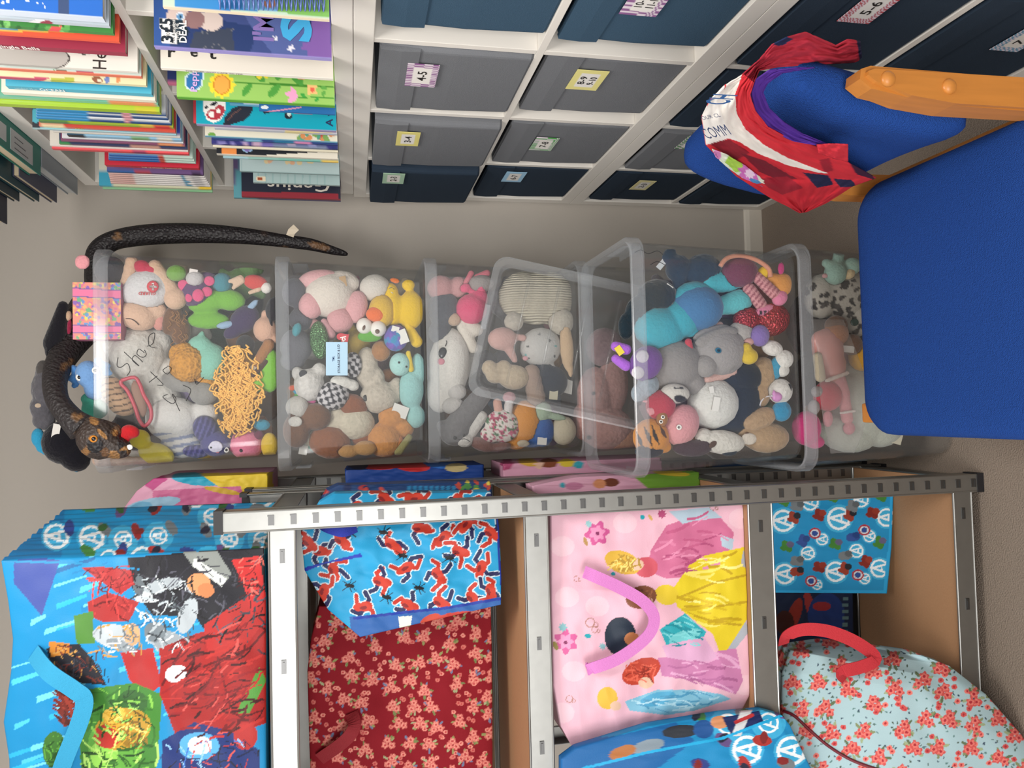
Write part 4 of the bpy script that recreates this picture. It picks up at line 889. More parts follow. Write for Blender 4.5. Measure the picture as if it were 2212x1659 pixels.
# on and around the rim of the top box
DM = mat('vcol', .55, bump=.8, scale=130, kind='voronoi', var=.25, key='dino')
t = Toy('dinosaur_toy', 'long necked brown dinosaur draped over the top box, tail hanging down', 'dinosaur toy', None, None, 200, 740, Y=2.02); t.home = B1; t.rank = -1; DINO = t
def path_tube(name, spec, m, parent, base, shade, n=16, sub=7):
    """spec: (x, y, Y, r px)"""
    P = smooth_path([aY(a, b, Y) for a, b, Y, r in spec], sub); rr = smooth_path([(r*mpp(a, b, Y), 0, 0) for a, b, Y, r in spec], sub)
    bm = BM(); tube(bm, P, [max(v.x, .001) for v in rr], n); me = bpy.data.meshes.new(name); bm.to_mesh(me); bm.free()
    co = np.array([v.co[:] for v in me.vertices]); px, py = topx(co); set_col(me, paint(px, py, base, shade)); return link(name, me, m, parent, smooth=True)
R = random.Random(5); dsh = [('e', R.uniform(90, 760), R.uniform(490, 990), R.uniform(6, 22), R.uniform(5, 12), R.uniform(0, 180), R.choice(['#5f4632', '#3a2d28', '#7a5836', '#2a2424'])) for _ in range(70)]
dsh += [('e', R.uniform(180, 290), R.uniform(905, 990), R.uniform(5, 16), R.uniform(4, 10), R.uniform(0, 180), R.choice(['#8a6238', '#9c7040', '#6a4a30'])) for _ in range(22)]
dsh += [('e', 205, 962, 17, 17, 0, '#1d1a1c')]
DINO.solid.append(path_tube('neck', [(215, 660, 2.30, 52), (180, 700, 2.27, 44), (150, 748, 2.215, 32), (122, 802, 2.13, 26), (122, 858, 2.065, 23), (150, 900, 2.035, 25), (178, 925, 2.03, 32)], DM, t.t, '#2b2627', dsh))
bm = BM(); t.front = []; t.Yc = 2.02; t.Yf = 1.9; t.box = None
t.body('head', None, [('e', 212, 948, 46, 42, 25, 0, 34), ('e', 248, 966, 32, 24, 10, -2, 24), ('e', 262, 972, 20, 17, 0, -3, 18), ('e', 195, 925, 26, 24, 0, 2, 24), ('e', 240, 930, 24, 18, 20, 4, 16)], vox=2.2, shade=dsh, base='#3a2f2a', vmat=DM)
t.body('mouth', plush('#b52026'), [('e', 282, 932, 20, 14, 15, 6, 12), ('e', 268, 945, 14, 14, 0, 8, 10)]); t.dots('tooth', plain('#e6e2da', .4), [(280, 966, 7, 6)])
t.dots('eye', plain('#c07a2a', .15), [(202, 948, 9, 8)]); bm = BM(); q = aY(202, 948, t.Yc+(t.depth(202, 948)-4)*t.m); ell(bm, q, t._ax(202, 948, 4.5, 4.5, 2, 0)); link('pupil', bm, plain('#0e0c0c', .1), t.t, smooth=True)
DINO.solid.append(path_tube('tail', [(235, 640, 2.36, 44), (222, 590, 2.38, 36), (214, 548, 2.38, 25), (240, 522, 2.38, 21), (300, 509, 2.38, 22), (380, 504, 2.38, 22), (460, 505, 2.38, 20), (540, 511, 2.38, 17), (610, 520, 2.38, 14), (670, 528, 2.38, 13), (715, 540, 2.38, 9.5), (742, 547, 2.38, 6), (751, 550, 2.38, 2.5)], DM, t.t, '#1f1b1d', dsh+[('e', 690, 532, 22, 8, 12, '#6a4c32')]))
c = aY(632, 500, 2.345); bm = BM(); strap(bm, [aY(626, 510, 2.35), aY(630, 500, 2.34), aY(640, 491, 2.34)], 16*mpp(630, 500, 2.35), .0008, (0, 0, 1)); link('sewn_tag', bm, plain('#c9bba6', .7), t.t)
simple('plush_sleeve', 'black soft toy limb with a beige foot lying over the rim', ST, 'toys heaped on the top box', None, 130, 700, '#17161c', [('c', 136, 662, 118, 742, 12, 24), ('c', 118, 742, 128, 790, 24, 22)], 0, 20, parts=[('foot', '#b89a80', [('e', 148, 682, 8, 12)]), ('trim', '#8a2440', [('e', 150, 706, 6, 18, 5)])], Y=2.16)
t = Toy('plush_rhino', 'dark grey soft toy bear peering over the rim', ST, 'toys heaped on the top box', None, 92, 850, 0, 30, Y=2.17); t.home = B1
t.body('body', fur('#57555a'), [('e', 104, 840, 34, 42), ('e', 90, 880, 24, 26), ('e', 95, 908, 24, 20), ('e', 98, 805, 20, 24, 20)]); t.body('ear', fur('#4a4644'), [('e', 92, 796, 14, 18, 10, -8)]); t.dots('nose', plush('#b3a08c'), [(82, 876, 7, 5)]); t.eyes((110, 866, 4), white=False)
t = Toy('plush_penguin', 'black soft toy with a white sewn tag and turquoise edges', ST, 'toys heaped on the top box', None, 130, 962, 0, 30, Y=2.16); t.home = B1
t.body('body', plush('#14131a'), [('e', 138, 955, 44, 46, 40), ('e', 160, 985, 36, 30, 40)]); t.body('wing', plush('#2f8fb4'), [('e', 82, 945, 14, 20), ('e', 90, 968, 12, 10), ('c', 95, 975, 165, 1015, 7, 6)]); t.tagc('sewn_tag', 120, 938, 16, 44, 10, '#cfcbc4')
# gift box standing in the top box
t = thing('gift_box', 'small patterned gift box with pink ribbon bands', 'gift box', (.05, 2.2, 2.02), None)
gx0, gx1 = aY(200, 733, 2.128).x, aY(200, 610, 2.128).x; gz1, gz0 = aY(157, 680, 2.128).z, aY(261, 680, 2.128).z
bm = BM(); nx, nz = 60, 50; vs = [[bm.verts.new((gx0+(gx1-gx0)*i/nx, 2.128, gz0+(gz1-gz0)*j/nz)) for i in range(nx+1)] for j in range(nz+1)]
for j in range(nz):
    for i in range(nx): bm.faces.new((vs[j][i], vs[j][i+1], vs[j+1][i+1], vs[j+1][i]))
me = bpy.data.meshes.new('front'); bm.to_mesh(me); bm.free(); co = np.array([v.co[:] for v in me.vertices]); px, py = topx(co)
R = random.Random(2); sh = [('e', R.uniform(155, 262), R.uniform(608, 736), R.uniform(2.5, 6), R.uniform(2, 4.5), R.uniform(0, 180), R.choice(['#6a3f96', '#d6c248', '#4f7fb8', '#c05a86', '#7a4aa0', '#5a9a6a', '#dba060'])) for _ in range(210)]
sh += [('p', [(150, 622), (270, 628), (270, 645), (150, 640)], '#d2618c'), ('p', [(150, 703), (270, 704), (270, 718), (150, 718)], '#d2618c')]+[('l', [(150, a), (270, b)], 2.2, '#5a3f86') for a, b in ((622, 628), (640, 645), (703, 704), (718, 718))]
set_col(me, paint(px, py, '#d07a6a', sh)); link('front', me, paint_mat(.45), t); B1.others.append(box('body', gx0, gx1, 2.1285, 2.178, gz0, gz1, plain('#a8587a', .5), t, .001))
# handwriting on the top box
def scribble(parent, b, strokes, w=1.7):
    bm = BM()
    for st in strokes:
        P = []
        for p in smooth_path([(x, y, 0) for x, y in st], 6):
            z = aY(p.x, p.y, b.front(1)+0).z; Y = b.front(z)-.0032; P.append(aY(p.x, p.y, Y))
        tube(bm, P, w*.5*mpp(300, 800, 2.1), 5)
    o = link('handwriting', bm, plain('#2b2a2c', .5), parent, smooth=True); o['kind'] = 'stuff'
scribble(B1.t, B1, [[(255, 772), (253, 790), (262, 793), (275, 785), (281, 800), (274, 812)], [(268, 760), (300, 790), (286, 778), (292, 768), (308, 782)], [(312, 762), (300, 754), (296, 765), (308, 772), (316, 766), (312, 756)], [(318, 748), (330, 742), (334, 720), (322, 726), (322, 746), (336, 752)],
    [(325, 803), (352, 830), (340, 832)], [(340, 812), (322, 826)], [(362, 792), (352, 800), (362, 808), (370, 796), (362, 790)], [(395, 832), (412, 842), (402, 866)], [(362, 852), (352, 858), (372, 872), (380, 862), (372, 852), (388, 888)], [(420, 818), (425, 830), (440, 815)]])
# ---------------------------------------------------------------- second box
G2 = 'soft toys in the second clear box'
t = Toy('plush_bear', 'pale pink soft toy bear with a cream tummy and a sewn patch', ST, G2, B2, 715, 640, 0, 40)
t.body('body', plush('#cfc5ba'), [('e', 712, 638, 52, 46), ('e', 735, 612, 40, 26)]); t.body('head', plush('#cf9fa0'), [('e', 690, 603, 42, 20, -5, -6), ('e', 655, 612, 14, 14)]); t.body('arm', plush('#cf9a9c'), [('e', 672, 660, 26, 28, 0, -12)]); t.body('arm', plush('#cf9a9c'), [('e', 770, 663, 23, 34, 10, -12)]); t.body('leg', plush('#c99496'), [('e', 735, 692, 28, 26, 0, -12)]); t.body('leg', plush('#c99a9a'), [('c', 660, 690, 712, 722, 12, 14, 0)]); t.tagc('patch', 741, 608, 22, 14, 80, '#a8875e')
t = Toy('plush_chick', 'bright yellow soft toy chick with long feet', ST, G2, B2, 885, 668, 0, 30); t.body('body', plush('#dbb416'), [('e', 887, 670, 28, 40), ('e', 882, 616, 14, 12), ('e', 842, 632, 18, 20), ('e', 850, 668, 24, 34)]); t.body('foot', plush('#dfb92a'), [('c', 880, 700, 900, 738, 8, 13, -8)]); t.body('beak', plush('#d9743a'), [('e', 853, 606, 12, 6, 15)])
simple('plush_lamb', 'cream white rounded soft toy above the yellow chick', ST, G2, B2, 808, 622, '#c6bfb6', [('e', 810, 622, 32, 28), ('e', 835, 652, 14, 12)], .008, 26)
t = Toy('plush_frog', 'green soft toy frog with bulging white eyes and an orange beak', ST, G2, B2, 805, 705, 0, 20); t.body('body', plush('#d0a93a'), [('e', 825, 672, 28, 34, 0, 6)]); t.body('beak', plush('#dd6a32'), [('e', 812, 679, 21, 16, 5, -8)]); t.body('head', plush('#5da23c'), [('e', 798, 727, 26, 12, 0, 0), ('e', 800, 716, 18, 10)])
for x, y in ((787, 704), (817, 710)): t.body('eye', plain('#dedad2', .5), [('e', x, y, 17, 17, 0, -9)])
t.dots('pupil', plain('#5a4030', .3), [(786, 708, 3, 6, 20), (815, 716, 5, 5)])
t = Toy('plush_ball', 'small purple and blue tie-dye soft toy with shop tags', ST, G2, B2, 857, 732, -.002, 22); t.body('body', None, [('e', 855, 730, 25, 28)], shade=spots_fn(3, ['#4f7fc0', '#7a5ab0', '#3a8ab0', '#5a60a8'], 30, 828, 885, 700, 762, 5, 11), base='#6a5aa8'); t.tagc('tag', 854, 711, 16, 12, 15); t.tagc('tag', 870, 727, 30, 20, 70)
simple('plush_elephant', 'dark grey soft toy against the left of the second box', ST, G2, B2, 640, 750, '#6a6a70', [('e', 640, 748, 34, 36), ('e', 632, 780, 26, 20)], .02, 26)
simple('plush_seal', 'slate grey soft toy in the upper corner of the second box', ST, G2, B2, 638, 628, '#55555c', [('e', 636, 632, 26, 30), ('e', 650, 690, 26, 24)], .02, 22)
seq = mat('#5f8a5a', .22, metal=.5, bump=1, scale=190, var=.6, kind='voronoi')
t = Toy('sequin_toy', 'green and gold sequin soft toy with a red heart tag', ST, G2, B2, 690, 735, -.001, 18); t.body('body', seq, [('e', 690, 735, 20, 40, -6)]); t.body('ear', plush('#b98a8e'), [('c', 700, 695, 716, 722, 8, 10, 6)])
bm = BM(); c0 = aY(742, 731, t.Yf-.0005); hp = []
for k in range(24):
    a = k/24*2*math.pi; hx = 16*math.sin(a)**3; hy = 13*math.cos(a)-5*math.cos(2*a)-2*math.cos(3*a)-math.cos(4*a); ca = math.radians(35); hp.append(c0+Vector((hx*math.cos(ca)-hy*math.sin(ca), 0, hx*math.sin(ca)+hy*math.cos(ca)))*.92*t.m)
loft(bm, [[p+Vector((0, d, 0)) for p in hp] for d in (0, .0008)]); h = link('heart_tag', bm, plain('#c4303c', .35), t.t); text('tag_print', 'ty', c0-Vector((0, .0006, 0)), (.8, 0, .6), (-.6, 0, .8), 11*t.m, plain('#efe6e2', .4), h, .03)
# printed shop label on the front
def quad(name, x0, x1, y0, y1, b, col, parent, off=.0036):
    z = aY(x0, y0, 2.1).z; Y = b.front(z)-off; bm = BM(); P = [aY(x, y, Y) for x, y in ((x0, y0), (x1, y0), (x1, y1), (x0, y1))]
    loft(bm, [[p+Vector((0, d, 0)) for p in P] for d in (0, .0004)]); bmesh.ops.recalc_face_normals(bm, faces=bm.faces[:]); return link(name, bm, plain(col, .4), parent), Y
lb, LY = quad('shop_label', 704, 751, 739, 811, B2, '#a9c9de', B2.t)
quad('shop_label_panel', 716, 725, 754, 795, B2, '#6fa8cf', B2.t, .004); quad('shop_label_panel', 743, 748, 766, 786, B2, '#e8e8e6', B2.t, .004)
text('label_print', 'STORAGE BOX & LID', aY(731.5, 775, LY-.0006), (1, 0, 0), (0, 0, 1), 5*mpp(730, 775, 2.1), plain('#2b3350', .5), lb, .01, 62*mpp(730, 775, 2.1)); text('label_print', 'TML', aY(720, 775, LY-.001), (1, 0, 0), (0, 0, 1), 4.5*mpp(730, 775, 2.1), plain('#1d3f78', .5), lb, .01)
for k in range(9): quad('barcode_bar', 743.5, 747.5, 767+k*2.1, 768.0+k*2.1, B2, '#222226', lb, .0045)
t = Toy('plush_dog', 'black and white chequered soft toy with fluffy white trim', ST, G2, B2, 735, 835, -.002, 26)
t.body('body', None, [('e', 719, 855, 34, 30, -20)], shade=[check_fn(25, 9, '#23232c')], base='#c9c6c8'); t.body('head', None, [('e', 762, 788, 19, 27)], shade=[check_fn(10, 8.5, '#23232c')], base='#cfccce'); t.body('trim', fur('#d6d3cc'), [('e', 738, 825, 24, 13, 10, -6), ('e', 762, 832, 14, 12, 30, -2)])
t = Toy('plush_unicorn', 'white soft toy with rainbow hair and a dark eye patch', ST, G2, B2, 665, 835, -.001, 30); t.body('body', fur('#cdc9c4'), [('e', 668, 832, 32, 34), ('e', 642, 806, 12, 14), ('e', 690, 800, 16, 16)]); t.dots('eye_patch', plush('#3a3a40'), [(655, 808, 9, 9)]); t.body('hair', fur('#d2603c'), [('e', 634, 838, 12, 7)]); t.body('hair', fur('#5aa84c'), [('e', 648, 858, 14, 10, 20, -2)]); t.body('hair', fur('#c0558a'), [('e', 672, 866, 12, 6, 10, 0)]); t.body('hair', fur('#3f8fae'), [('e', 642, 846, 10, 7, 0, -4)])
t = Toy('plush_dog', 'large cream shaggy soft toy dog with a brown ear and black nose', ST, G2, B2, 815, 830, 0, 38); t.body('body', fur('#bfb5a6'), [('e', 820, 858, 40, 34), ('e', 792, 795, 24, 44), ('e', 812, 815, 18, 22), ('e', 858, 842, 18, 26)]); t.body('ear', fur('#a3744c'), [('e', 823, 758, 20, 22, 0, -6)]); t.dots('nose', plain('#131216', .3), [(789, 860, 5, 7)])
t = Toy('plush_rabbit', 'mint soft toy rabbit with one yellow ear', ST, G2, B2, 880, 840, 0, 30); t.body('body', plush('#93c3c0'), [('e', 888, 842, 26, 42), ('e', 902, 800, 16, 36), ('e', 898, 900, 20, 24)]); t.body('head', plush('#a3cfca'), [('e', 864, 787, 22, 24, 0, -10)]); t.body('ear', plush('#d8bd3c'), [('c', 882, 762, 888, 798, 6, 7, -14)]); t.eyes((862, 783, 2.5), (878, 792, 2.5), white=False)
t = Toy('plush_dog', 'brown and white shaggy soft toy dog lying on its side', ST, G2, B2, 735, 925, 0, 38); t.body('body', fur('#c9c0ac'), [('e', 770, 915, 38, 34), ('c', 668, 950, 735, 905, 14, 18, 0), ('e', 728, 895, 18, 20)]); t.body('patch', fur('#8f583a'), [('e', 712, 955, 44, 34, 10, -3, 30)]); t.body('head', fur('#8a5236'), [('e', 762, 876, 32, 24, 20, -4), ('e', 785, 950, 26, 20, 20, 4)]); t.tagc('sewn_tag', 655, 972, 18, 20, 10)
t = Toy('plush_lion', 'orange soft toy lion with a white sewn tag', ST, G2, B2, 835, 940, .002, 34); t.body('body', fur('#c98a4c'), [('e', 830, 950, 38, 36), ('e', 848, 900, 30, 24), ('e', 872, 925, 22, 20)]); t.body('leg', plush('#c57c46'), [('e', 858, 955, 14, 20, 0, -8)]); t.tagc('sewn_tag', 864, 888, 34, 26, 20)
t = Toy('plush_bear', 'brown soft toy bear wearing a white cap', ST, G2, B2, 640, 905, .0, 26); t.body('body', fur('#74513c'), [('e', 640, 930, 28, 36), ('e', 682, 900, 32, 28)]); t.body('cap', plush('#c3bfb8'), [('e', 642, 880, 24, 24, 0, -4)]); t.body('peak', plush('#5c463a'), [('e', 636, 898, 14, 6, 90, -14), ('e', 632, 897, 10, 12, 0, -10)]); t.dots('muzzle', plush('#d0ccc4'), [(638, 911, 15, 12)]); t.eyes((628, 909, 5), (645, 910, 5))
simple('plush_bear', 'beige soft toy at the foot of the second box', ST, G2, B2, 755, 975, '#b58a58', [('e', 752, 975, 22, 14), ('e', 790, 968, 24, 16)], .004, 14); simple('plush_lizard', 'olive soft toy tail in the corner of the second box', ST, G2, B2, 873, 968, '#8f8a58', [('c', 860, 978, 884, 945, 9, 8)], .006, 10)
simple('sequin_toy', 'small teal sequin soft toy on the left of the second box', ST, G2, B2, 640, 712, '#4a8f9a', [('e', 641, 712, 10, 15, 20)], -.002, 8)
for x, y, cc, lb_ in ((660, 650, '#6a6468', 'ash grey soft toy buried behind the pink bear'), (780, 740, '#9a7a80', 'dusty pink soft toy buried behind the frog'), (700, 900, '#7a6a5a', 'brown grey soft toy buried behind the chequered one'), (860, 880, '#8a7a6a', 'sandy soft toy buried behind the orange lion')):
    simple('plush_toy', lb_, ST, G2, B2, x, y, cc, [('e', x, y, 60, 60), ('e', x+20, y+40, 40, 36)], .19, 40).rank = 2
filler(B2, 'the second box', G2, 635, 900, 600, 985, ['grey', 'pink', 'cream', 'white', 'yellow', 'brown', 'tan', 'charcoal', 'orange', 'mint'], 2)
# ---------------------------------------------------------------- third box
G3 = 'soft toys in the third clear box'
t = Toy('plush_ghost', 'big white oval soft toy with round black eyes and pink cheeks', ST, G3, B3, 972, 805, 0, 45); t.body('body', plush('#cfcbc4'), [('e', 970, 790, 42, 78, 4, 0, 40), ('e', 950, 850, 28, 40), ('e', 990, 815, 16, 16)]); t.body('paw', plush('#b6b2ae'), [('e', 985, 844, 22, 18, 20, -20)]); t.body('paw', plush('#b6b2ae'), [('e', 978, 876, 23, 18, -10, -18)])
t.dots('eye', plain('#23262c', .2), [(956, 762, 9, 12, 15)]); t.dots('eye_shine', plain('#dfe3e6', .2), [(957, 757, 3.5, 5)]); t.dots('cheek', plush('#cf8a96'), [(953, 781, 8, 7)]); t.line('wink', plain('#3a3636', .6), [(936, 722), (944, 726), (952, 722)], 2); t.line('brow', plain('#3a3636', .6), [(962, 748), (965, 740), (964, 736)], 2)
t = Toy('plush_doll', 'hot pink hooded soft toy with a bow wrapped in a cream scarf', ST, G3, B3, 1020, 665, 0, 28); t.body('body', plush('#cc4f72'), [('e', 1018, 668, 32, 32), ('e', 1035, 645, 18, 22)]); t.body('bow', plush('#cf5878'), [('e', 1005, 622, 12, 10, -30, -4), ('e', 1040, 622, 12, 12, 30, -4), ('e', 1022, 630, 12, 8)]); t.body('scarf', plush('#cbc3b8'), [('c', 988, 690, 1030, 712, 10, 14, 4), ('c', 1000, 705, 1022, 752, 14, 12, 6)])
simple('plush_bear', 'dark grey soft toy with one beige ear in the third box', ST, G3, B3, 960, 680, '#56585f', [('e', 958, 668, 32, 40), ('e', 950, 718, 24, 24)], .012, 32, furry=True, parts=[('ear', '#b39a86', [('e', 981, 690, 15, 14, 0, -14)])])
simple('plush_mouse', 'pale pink soft toy in the upper corner of the third box', ST, G3, B3, 955, 622, '#b98a8a', [('e', 952, 622, 28, 26), ('e', 990, 620, 20, 22)], .02, 24)
simple('plush_rabbit', 'grey soft toy with long pink ears by the bow', ST, G3, B3, 1035, 605, '#8d8683', [('e', 1040, 612, 26, 18)], .012, 16, parts=[('ear', '#c2717c', [('c', 1005, 612, 1018, 590, 6, 7)]), ('ear', '#c2717c', [('c', 1030, 598, 1052, 590, 7, 8)])])
t = Toy('knitted_blanket', 'rolled cream knitted blanket behind the leaning lid', 'blanket', G3, B3, 1160, 645, .004, 45); t.body('roll', mat('#c3baa6', .95, bump=.9, scale=42, kind='wave', var=.12), [('e', 1130, 640, 50, 50, 0, 0, 40), ('e', 1190, 645, 46, 54, 0, 0, 40), ('e', 1160, 645, 60, 54, 0, 0, 40)])
simple('plush_sheep', 'cream fluffy soft toy beside the knitted roll', ST, G3, B3, 1215, 700, '#b9b0a2', [('e', 1212, 695, 26, 28), ('e', 1110, 695, 20, 20)], .006, 24, furry=True)
simple('plush_rabbit', 'peach pink soft toy rabbit under the lid', ST, G3, B3, 1090, 735, '#c49a92', [('e', 1085, 732, 30, 24), ('c', 1095, 745, 1112, 778, 12, 7), ('c', 1105, 726, 1130, 730, 7, 8)], .004, 24)
t = Toy('plush_whale', 'pale grey soft toy with tiny stars printed on it', ST, G3, B3, 1170, 752, .002, 34); t.body('body', None, [('e', 1168, 750, 42, 40), ('c', 1180, 785, 1200, 800, 12, 6)], shade=[('e', a, b, 2.6, 2.6, 0, c) for a, b, c in ((1140, 748, '#555'), (1187, 735, '#555'), (1200, 747, '#6aa'), (1136, 768, '#6aa'), (1143, 774, '#555'), (1198, 770, '#555'), (1165, 722, '#888'), (1155, 790, '#7a9'))], base='#bdbab6'); t.dots('cheek', plush('#cf9aa0'), [(1135, 774, 6, 5)])
simple('party_hat', 'peach cone shaped soft toy beside the starry one', ST, G3, B3, 1226, 757, '#c9ab8a', [('e', 1224, 750, 14, 50, -4), ('e', 1230, 790, 7, 26, -8)], .002, 16)
simple('plush_bear', 'small cream soft toy bear with round ears', ST, G3, B3, 1090, 810, '#b9a68c', [('e', 1110, 815, 32, 26), ('e', 1057, 795, 16, 17), ('e', 1088, 796, 16, 18), ('e', 1070, 812, 20, 16)], .002, 24, furry=True)
simple('plush_rabbit', 'taupe soft toy limb near the cream bear', ST, G3, B3, 1152, 832, '#a08a7c', [('c', 1148, 805, 1158, 858, 18, 20)], .008, 18)
t = simple('plush_fish', 'dark navy soft toy with two paper tags', ST, G3, B3, 1185, 825, '#2c3440', [('e', 1190, 825, 34, 34), ('e', 1170, 800, 26, 24)], .016, 26); t.tagc('tag', 1228, 835, 22, 30, 15, '#c4c0b8'); t.tagc('tag', 1196, 850, 18, 26, 5, '#c9c2a8')
t = Toy('plush_cat', 'grey shaggy soft toy cat with a white muzzle', ST, G3, B3, 1000, 915, -.001, 26); t.body('body', fur('#6f6d6e'), [('c', 1040, 855, 990, 915, 20, 26), ('e', 982, 932, 32, 30), ('e', 955, 920, 12, 12)]); t.body('muzzle', fur('#c6c2bc'), [('e', 1004, 952, 18, 14, 0, -10), ('c', 1040, 900, 1018, 935, 13, 12, -4)]); t.eyes((983, 946, 4), (1002, 940, 3.5), white=False); t.line('whisker', plain('#2a2828', .6), [(990, 950), (1004, 948), (1015, 954)], 1.4)
t = Toy('rag_doll', 'rag doll in a pink floral dress with white socks', 'doll', G3, B3, 1082, 920, -.001, 18)
t.body('dress', None, [('e', 1085, 920, 36, 34, 25, 0, 18), ('e', 1105, 915, 14, 16), ('e', 1060, 938, 22, 18)], shade=spots_fn(8, ['#a83a5c', '#c25878', '#3f6a46', '#8a2a48', '#b84a6a'], 160, 1035, 1125, 880, 965, 2, 4.5), base='#d6cdc6')
t.body('leg', plush('#c9c4c2'), [('c', 1100, 868, 1096, 898, 10, 10)]); t.body('leg', plush('#c79a8c'), [('c', 1074, 870, 1078, 895, 10, 10)]); t.body('foot', plush('#c68f96'), [('e', 1100, 858, 14, 12)]); t.body('hair', fur('#7c5a54'), [('e', 1040, 960, 28, 14, 20), ('e', 1075, 966, 30, 10, -10)])
simple('plush_cat', 'round orange soft toy with a little tail', ST, G3, B3, 1135, 915, '#cf8a3a', [('e', 1134, 912, 36, 46, 10), ('e', 1115, 955, 24, 16), ('e', 1158, 935, 8, 12)], .001, 32)
t = simple('plush_bear', 'blue dressed soft toy with a round cream head', ST, G3, B3, 1190, 932, '#2a5a9c', [('e', 1172, 930, 24, 34), ('e', 1150, 955, 20, 12)], .002, 22, parts=[('head', '#c3b9a2', [('e', 1217, 930, 26, 30)])]); t.tagc('sewn_tag', 1171, 953, 20, 16, 5)
simple('tulle_skirt', 'pale green net skirt scrap beside the blue dressed toy', 'toy clothes', G3, B3, 1185, 893, '#9db09a', [('e', 1172, 890, 18, 22, 20), ('e', 1200, 900, 24, 8, 10)], .004, 10)
simple('shark_toy', 'cream soft toy with a jagged mouth below the orange one', ST, G3, B3, 1128, 957, '#bfb49e', [('e', 1130, 958, 14, 8)], -.001, 6)
for x, y, cc, lb_ in ((1000, 640, '#8c8486', 'grey soft toy buried behind the pink hood'), (1120, 760, '#a39a90', 'stone coloured soft toy buried behind the lid'), (1060, 870, '#80787a', 'mouse grey soft toy buried behind the grey cat'), (1200, 860, '#6a7078', 'blue grey soft toy buried behind the net skirt')):
    simple('plush_toy', lb_, ST, G3, B3, x, y, cc, [('e', x, y, 60, 58), ('e', x+24, y+36, 36, 34)], .19, 40).rank = 2
filler(B3, 'the third box', G3, 950, 1225, 600, 965, ['cream', 'grey', 'pink', 'white', 'charcoal', 'tan', 'brown', 'blue', 'lilac'], 3)
# ---------------------------------------------------------------- behind the open front box
G4 = 'pink toys in the rear box'
t = simple('plush_rabbit', 'large dusty pink soft toy rabbit seen through two boxes', ST, G4, R4, 1300, 880, '#d6a49c', [('e', 1285, 855, 36, 60), ('e', 1325, 830, 30, 60), ('e', 1310, 925, 54, 45), ('e', 1262, 910, 26, 40)], 0, 45, furry=True); t.eyes((1272, 945, 5), (1282, 850, 4), white=False); t.tagc('sewn_tag', 1323, 744, 24, 34, 0, '#cfccc8')
simple('plush_bear', 'mauve soft toy above the pink rabbit', ST, G4, R4, 1310, 750, '#a8888a', [('e', 1305, 750, 38, 40)], .02, 30, furry=True)
simple('plush_fox', 'peach soft toy beneath the pink rabbit', ST, G4, R4, 1350, 960, '#b8846a', [('e', 1350, 950, 44, 34)], .02, 30, furry=True)
simple('plush_bear', 'rose soft toy low in the rear box', ST, G4, R4, 1440, 800, '#a07c80', [('e', 1440, 800, 60, 90)], .05, 50)
# ---------------------------------------------------------------- open front box
G5 = 'soft toys in the open front box'
simple('plush_elephant', 'dark navy fluffy soft toy with round ears at the top of the open box', ST, G5, F4, 1500, 590, '#26384a', [('e', 1518, 586, 38, 36), ('e', 1465, 580, 26, 28), ('e', 1445, 550, 12, 20, 30), ('c', 1470, 610, 1458, 628, 14, 12), ('c', 1530, 600, 1548, 616, 14, 10)], .02, 34, furry=True).tagc('sewn_tag', 1430, 570, 12, 26, 40, '#bfc4c6')
t = simple('plush_gorilla', 'black long haired soft toy reaching over the rim of the open box', ST, G5, F4, 1400, 660, '#1b2a33', [('e', 1420, 645, 42, 40, 20), ('e', 1385, 675, 32, 36), ('e', 1352, 705, 16, 28)], .03, 34, furry=True); t.tagc('tag', 1444, 622, 16, 14, 35, '#d8d6d0')
t = Toy('plush_hippo', 'blue soft toy lying with turquoise legs and a darker round tummy', ST, G5, F4, 1490, 670, -.002, 46)
t.body('body', plush('#3f9fb0'), [('e', 1425, 710, 52, 44, 10, 2), ('e', 1470, 690, 40, 40), ('e', 1500, 650, 46, 40)]); t.body('tummy', plush('#4474a0'), [('e', 1505, 666, 52, 48, 10, -6, 46)]); t.body('leg', plush('#46a7b4'), [('c', 1535, 612, 1575, 606, 22, 24, -2)]); t.body('leg', plush('#5bb0b6'), [('c', 1560, 660, 1596, 652, 20, 26, -6)]); t.body('arm', plush('#3f9fb0'), [('e', 1492, 716, 18, 12, -20, -6)])
t = Toy('plush_doll', 'soft doll with striped pink legs and a wine coloured bonnet', 'doll', G5, F4, 1620, 620, .0, 24)
t.body('bonnet', plush('#6e3a4e'), [('e', 1598, 588, 36, 32)]); 
bm = BM(); tube(bm, smooth_path([aY(a, b, t.Yf+.01) for a, b in ((1556, 575), (1570, 558), (1600, 552), (1635, 562), (1660, 580), (1664, 598))], 4), 5*t.m, 8); link('bonnet_trim', bm, plush('#c88a72'), t.t, smooth=True)
t.body('flower', plush('#d6b030'), [('e', 1650, 588, 13, 13, 0, -4)])
sh = [stripe_fn(38, 9.5, .42, '#8f4f5c')]
t.body('leg', None, [('c', 1634, 598, 1672, 634, 12, 13, -6)], shade=sh, base='#c98f92'); t.body('leg', None, [('c', 1618, 624, 1642, 656, 13, 13, -4)], shade=sh, base='#c98f92'); t.body('shoe', plush('#d07a98'), [('e', 1684, 644, 15, 17, 30, -6)]); t.body('shoe', None, [('e', 1652, 672, 22, 13, -20, -4)], shade=[('fn', lambda px, py: ((py > 671) & ((px/5 % 1) < .5), '#26222a'))], base='#d07a98')
simple('plush_lion', 'orange soft toy scrap in the corner of the open box', ST, G5, F4, 1692, 610, '#c98a48', [('e', 1690, 615, 20, 24), ('e', 1670, 600, 16, 10)], .004, 16)
simple('plush_bird', 'tiny magenta soft toy in the corner by the bonnet', ST, G5, F4, 1687, 582, '#b83a74', [('e', 1687, 580, 7, 14)], .002, 7)
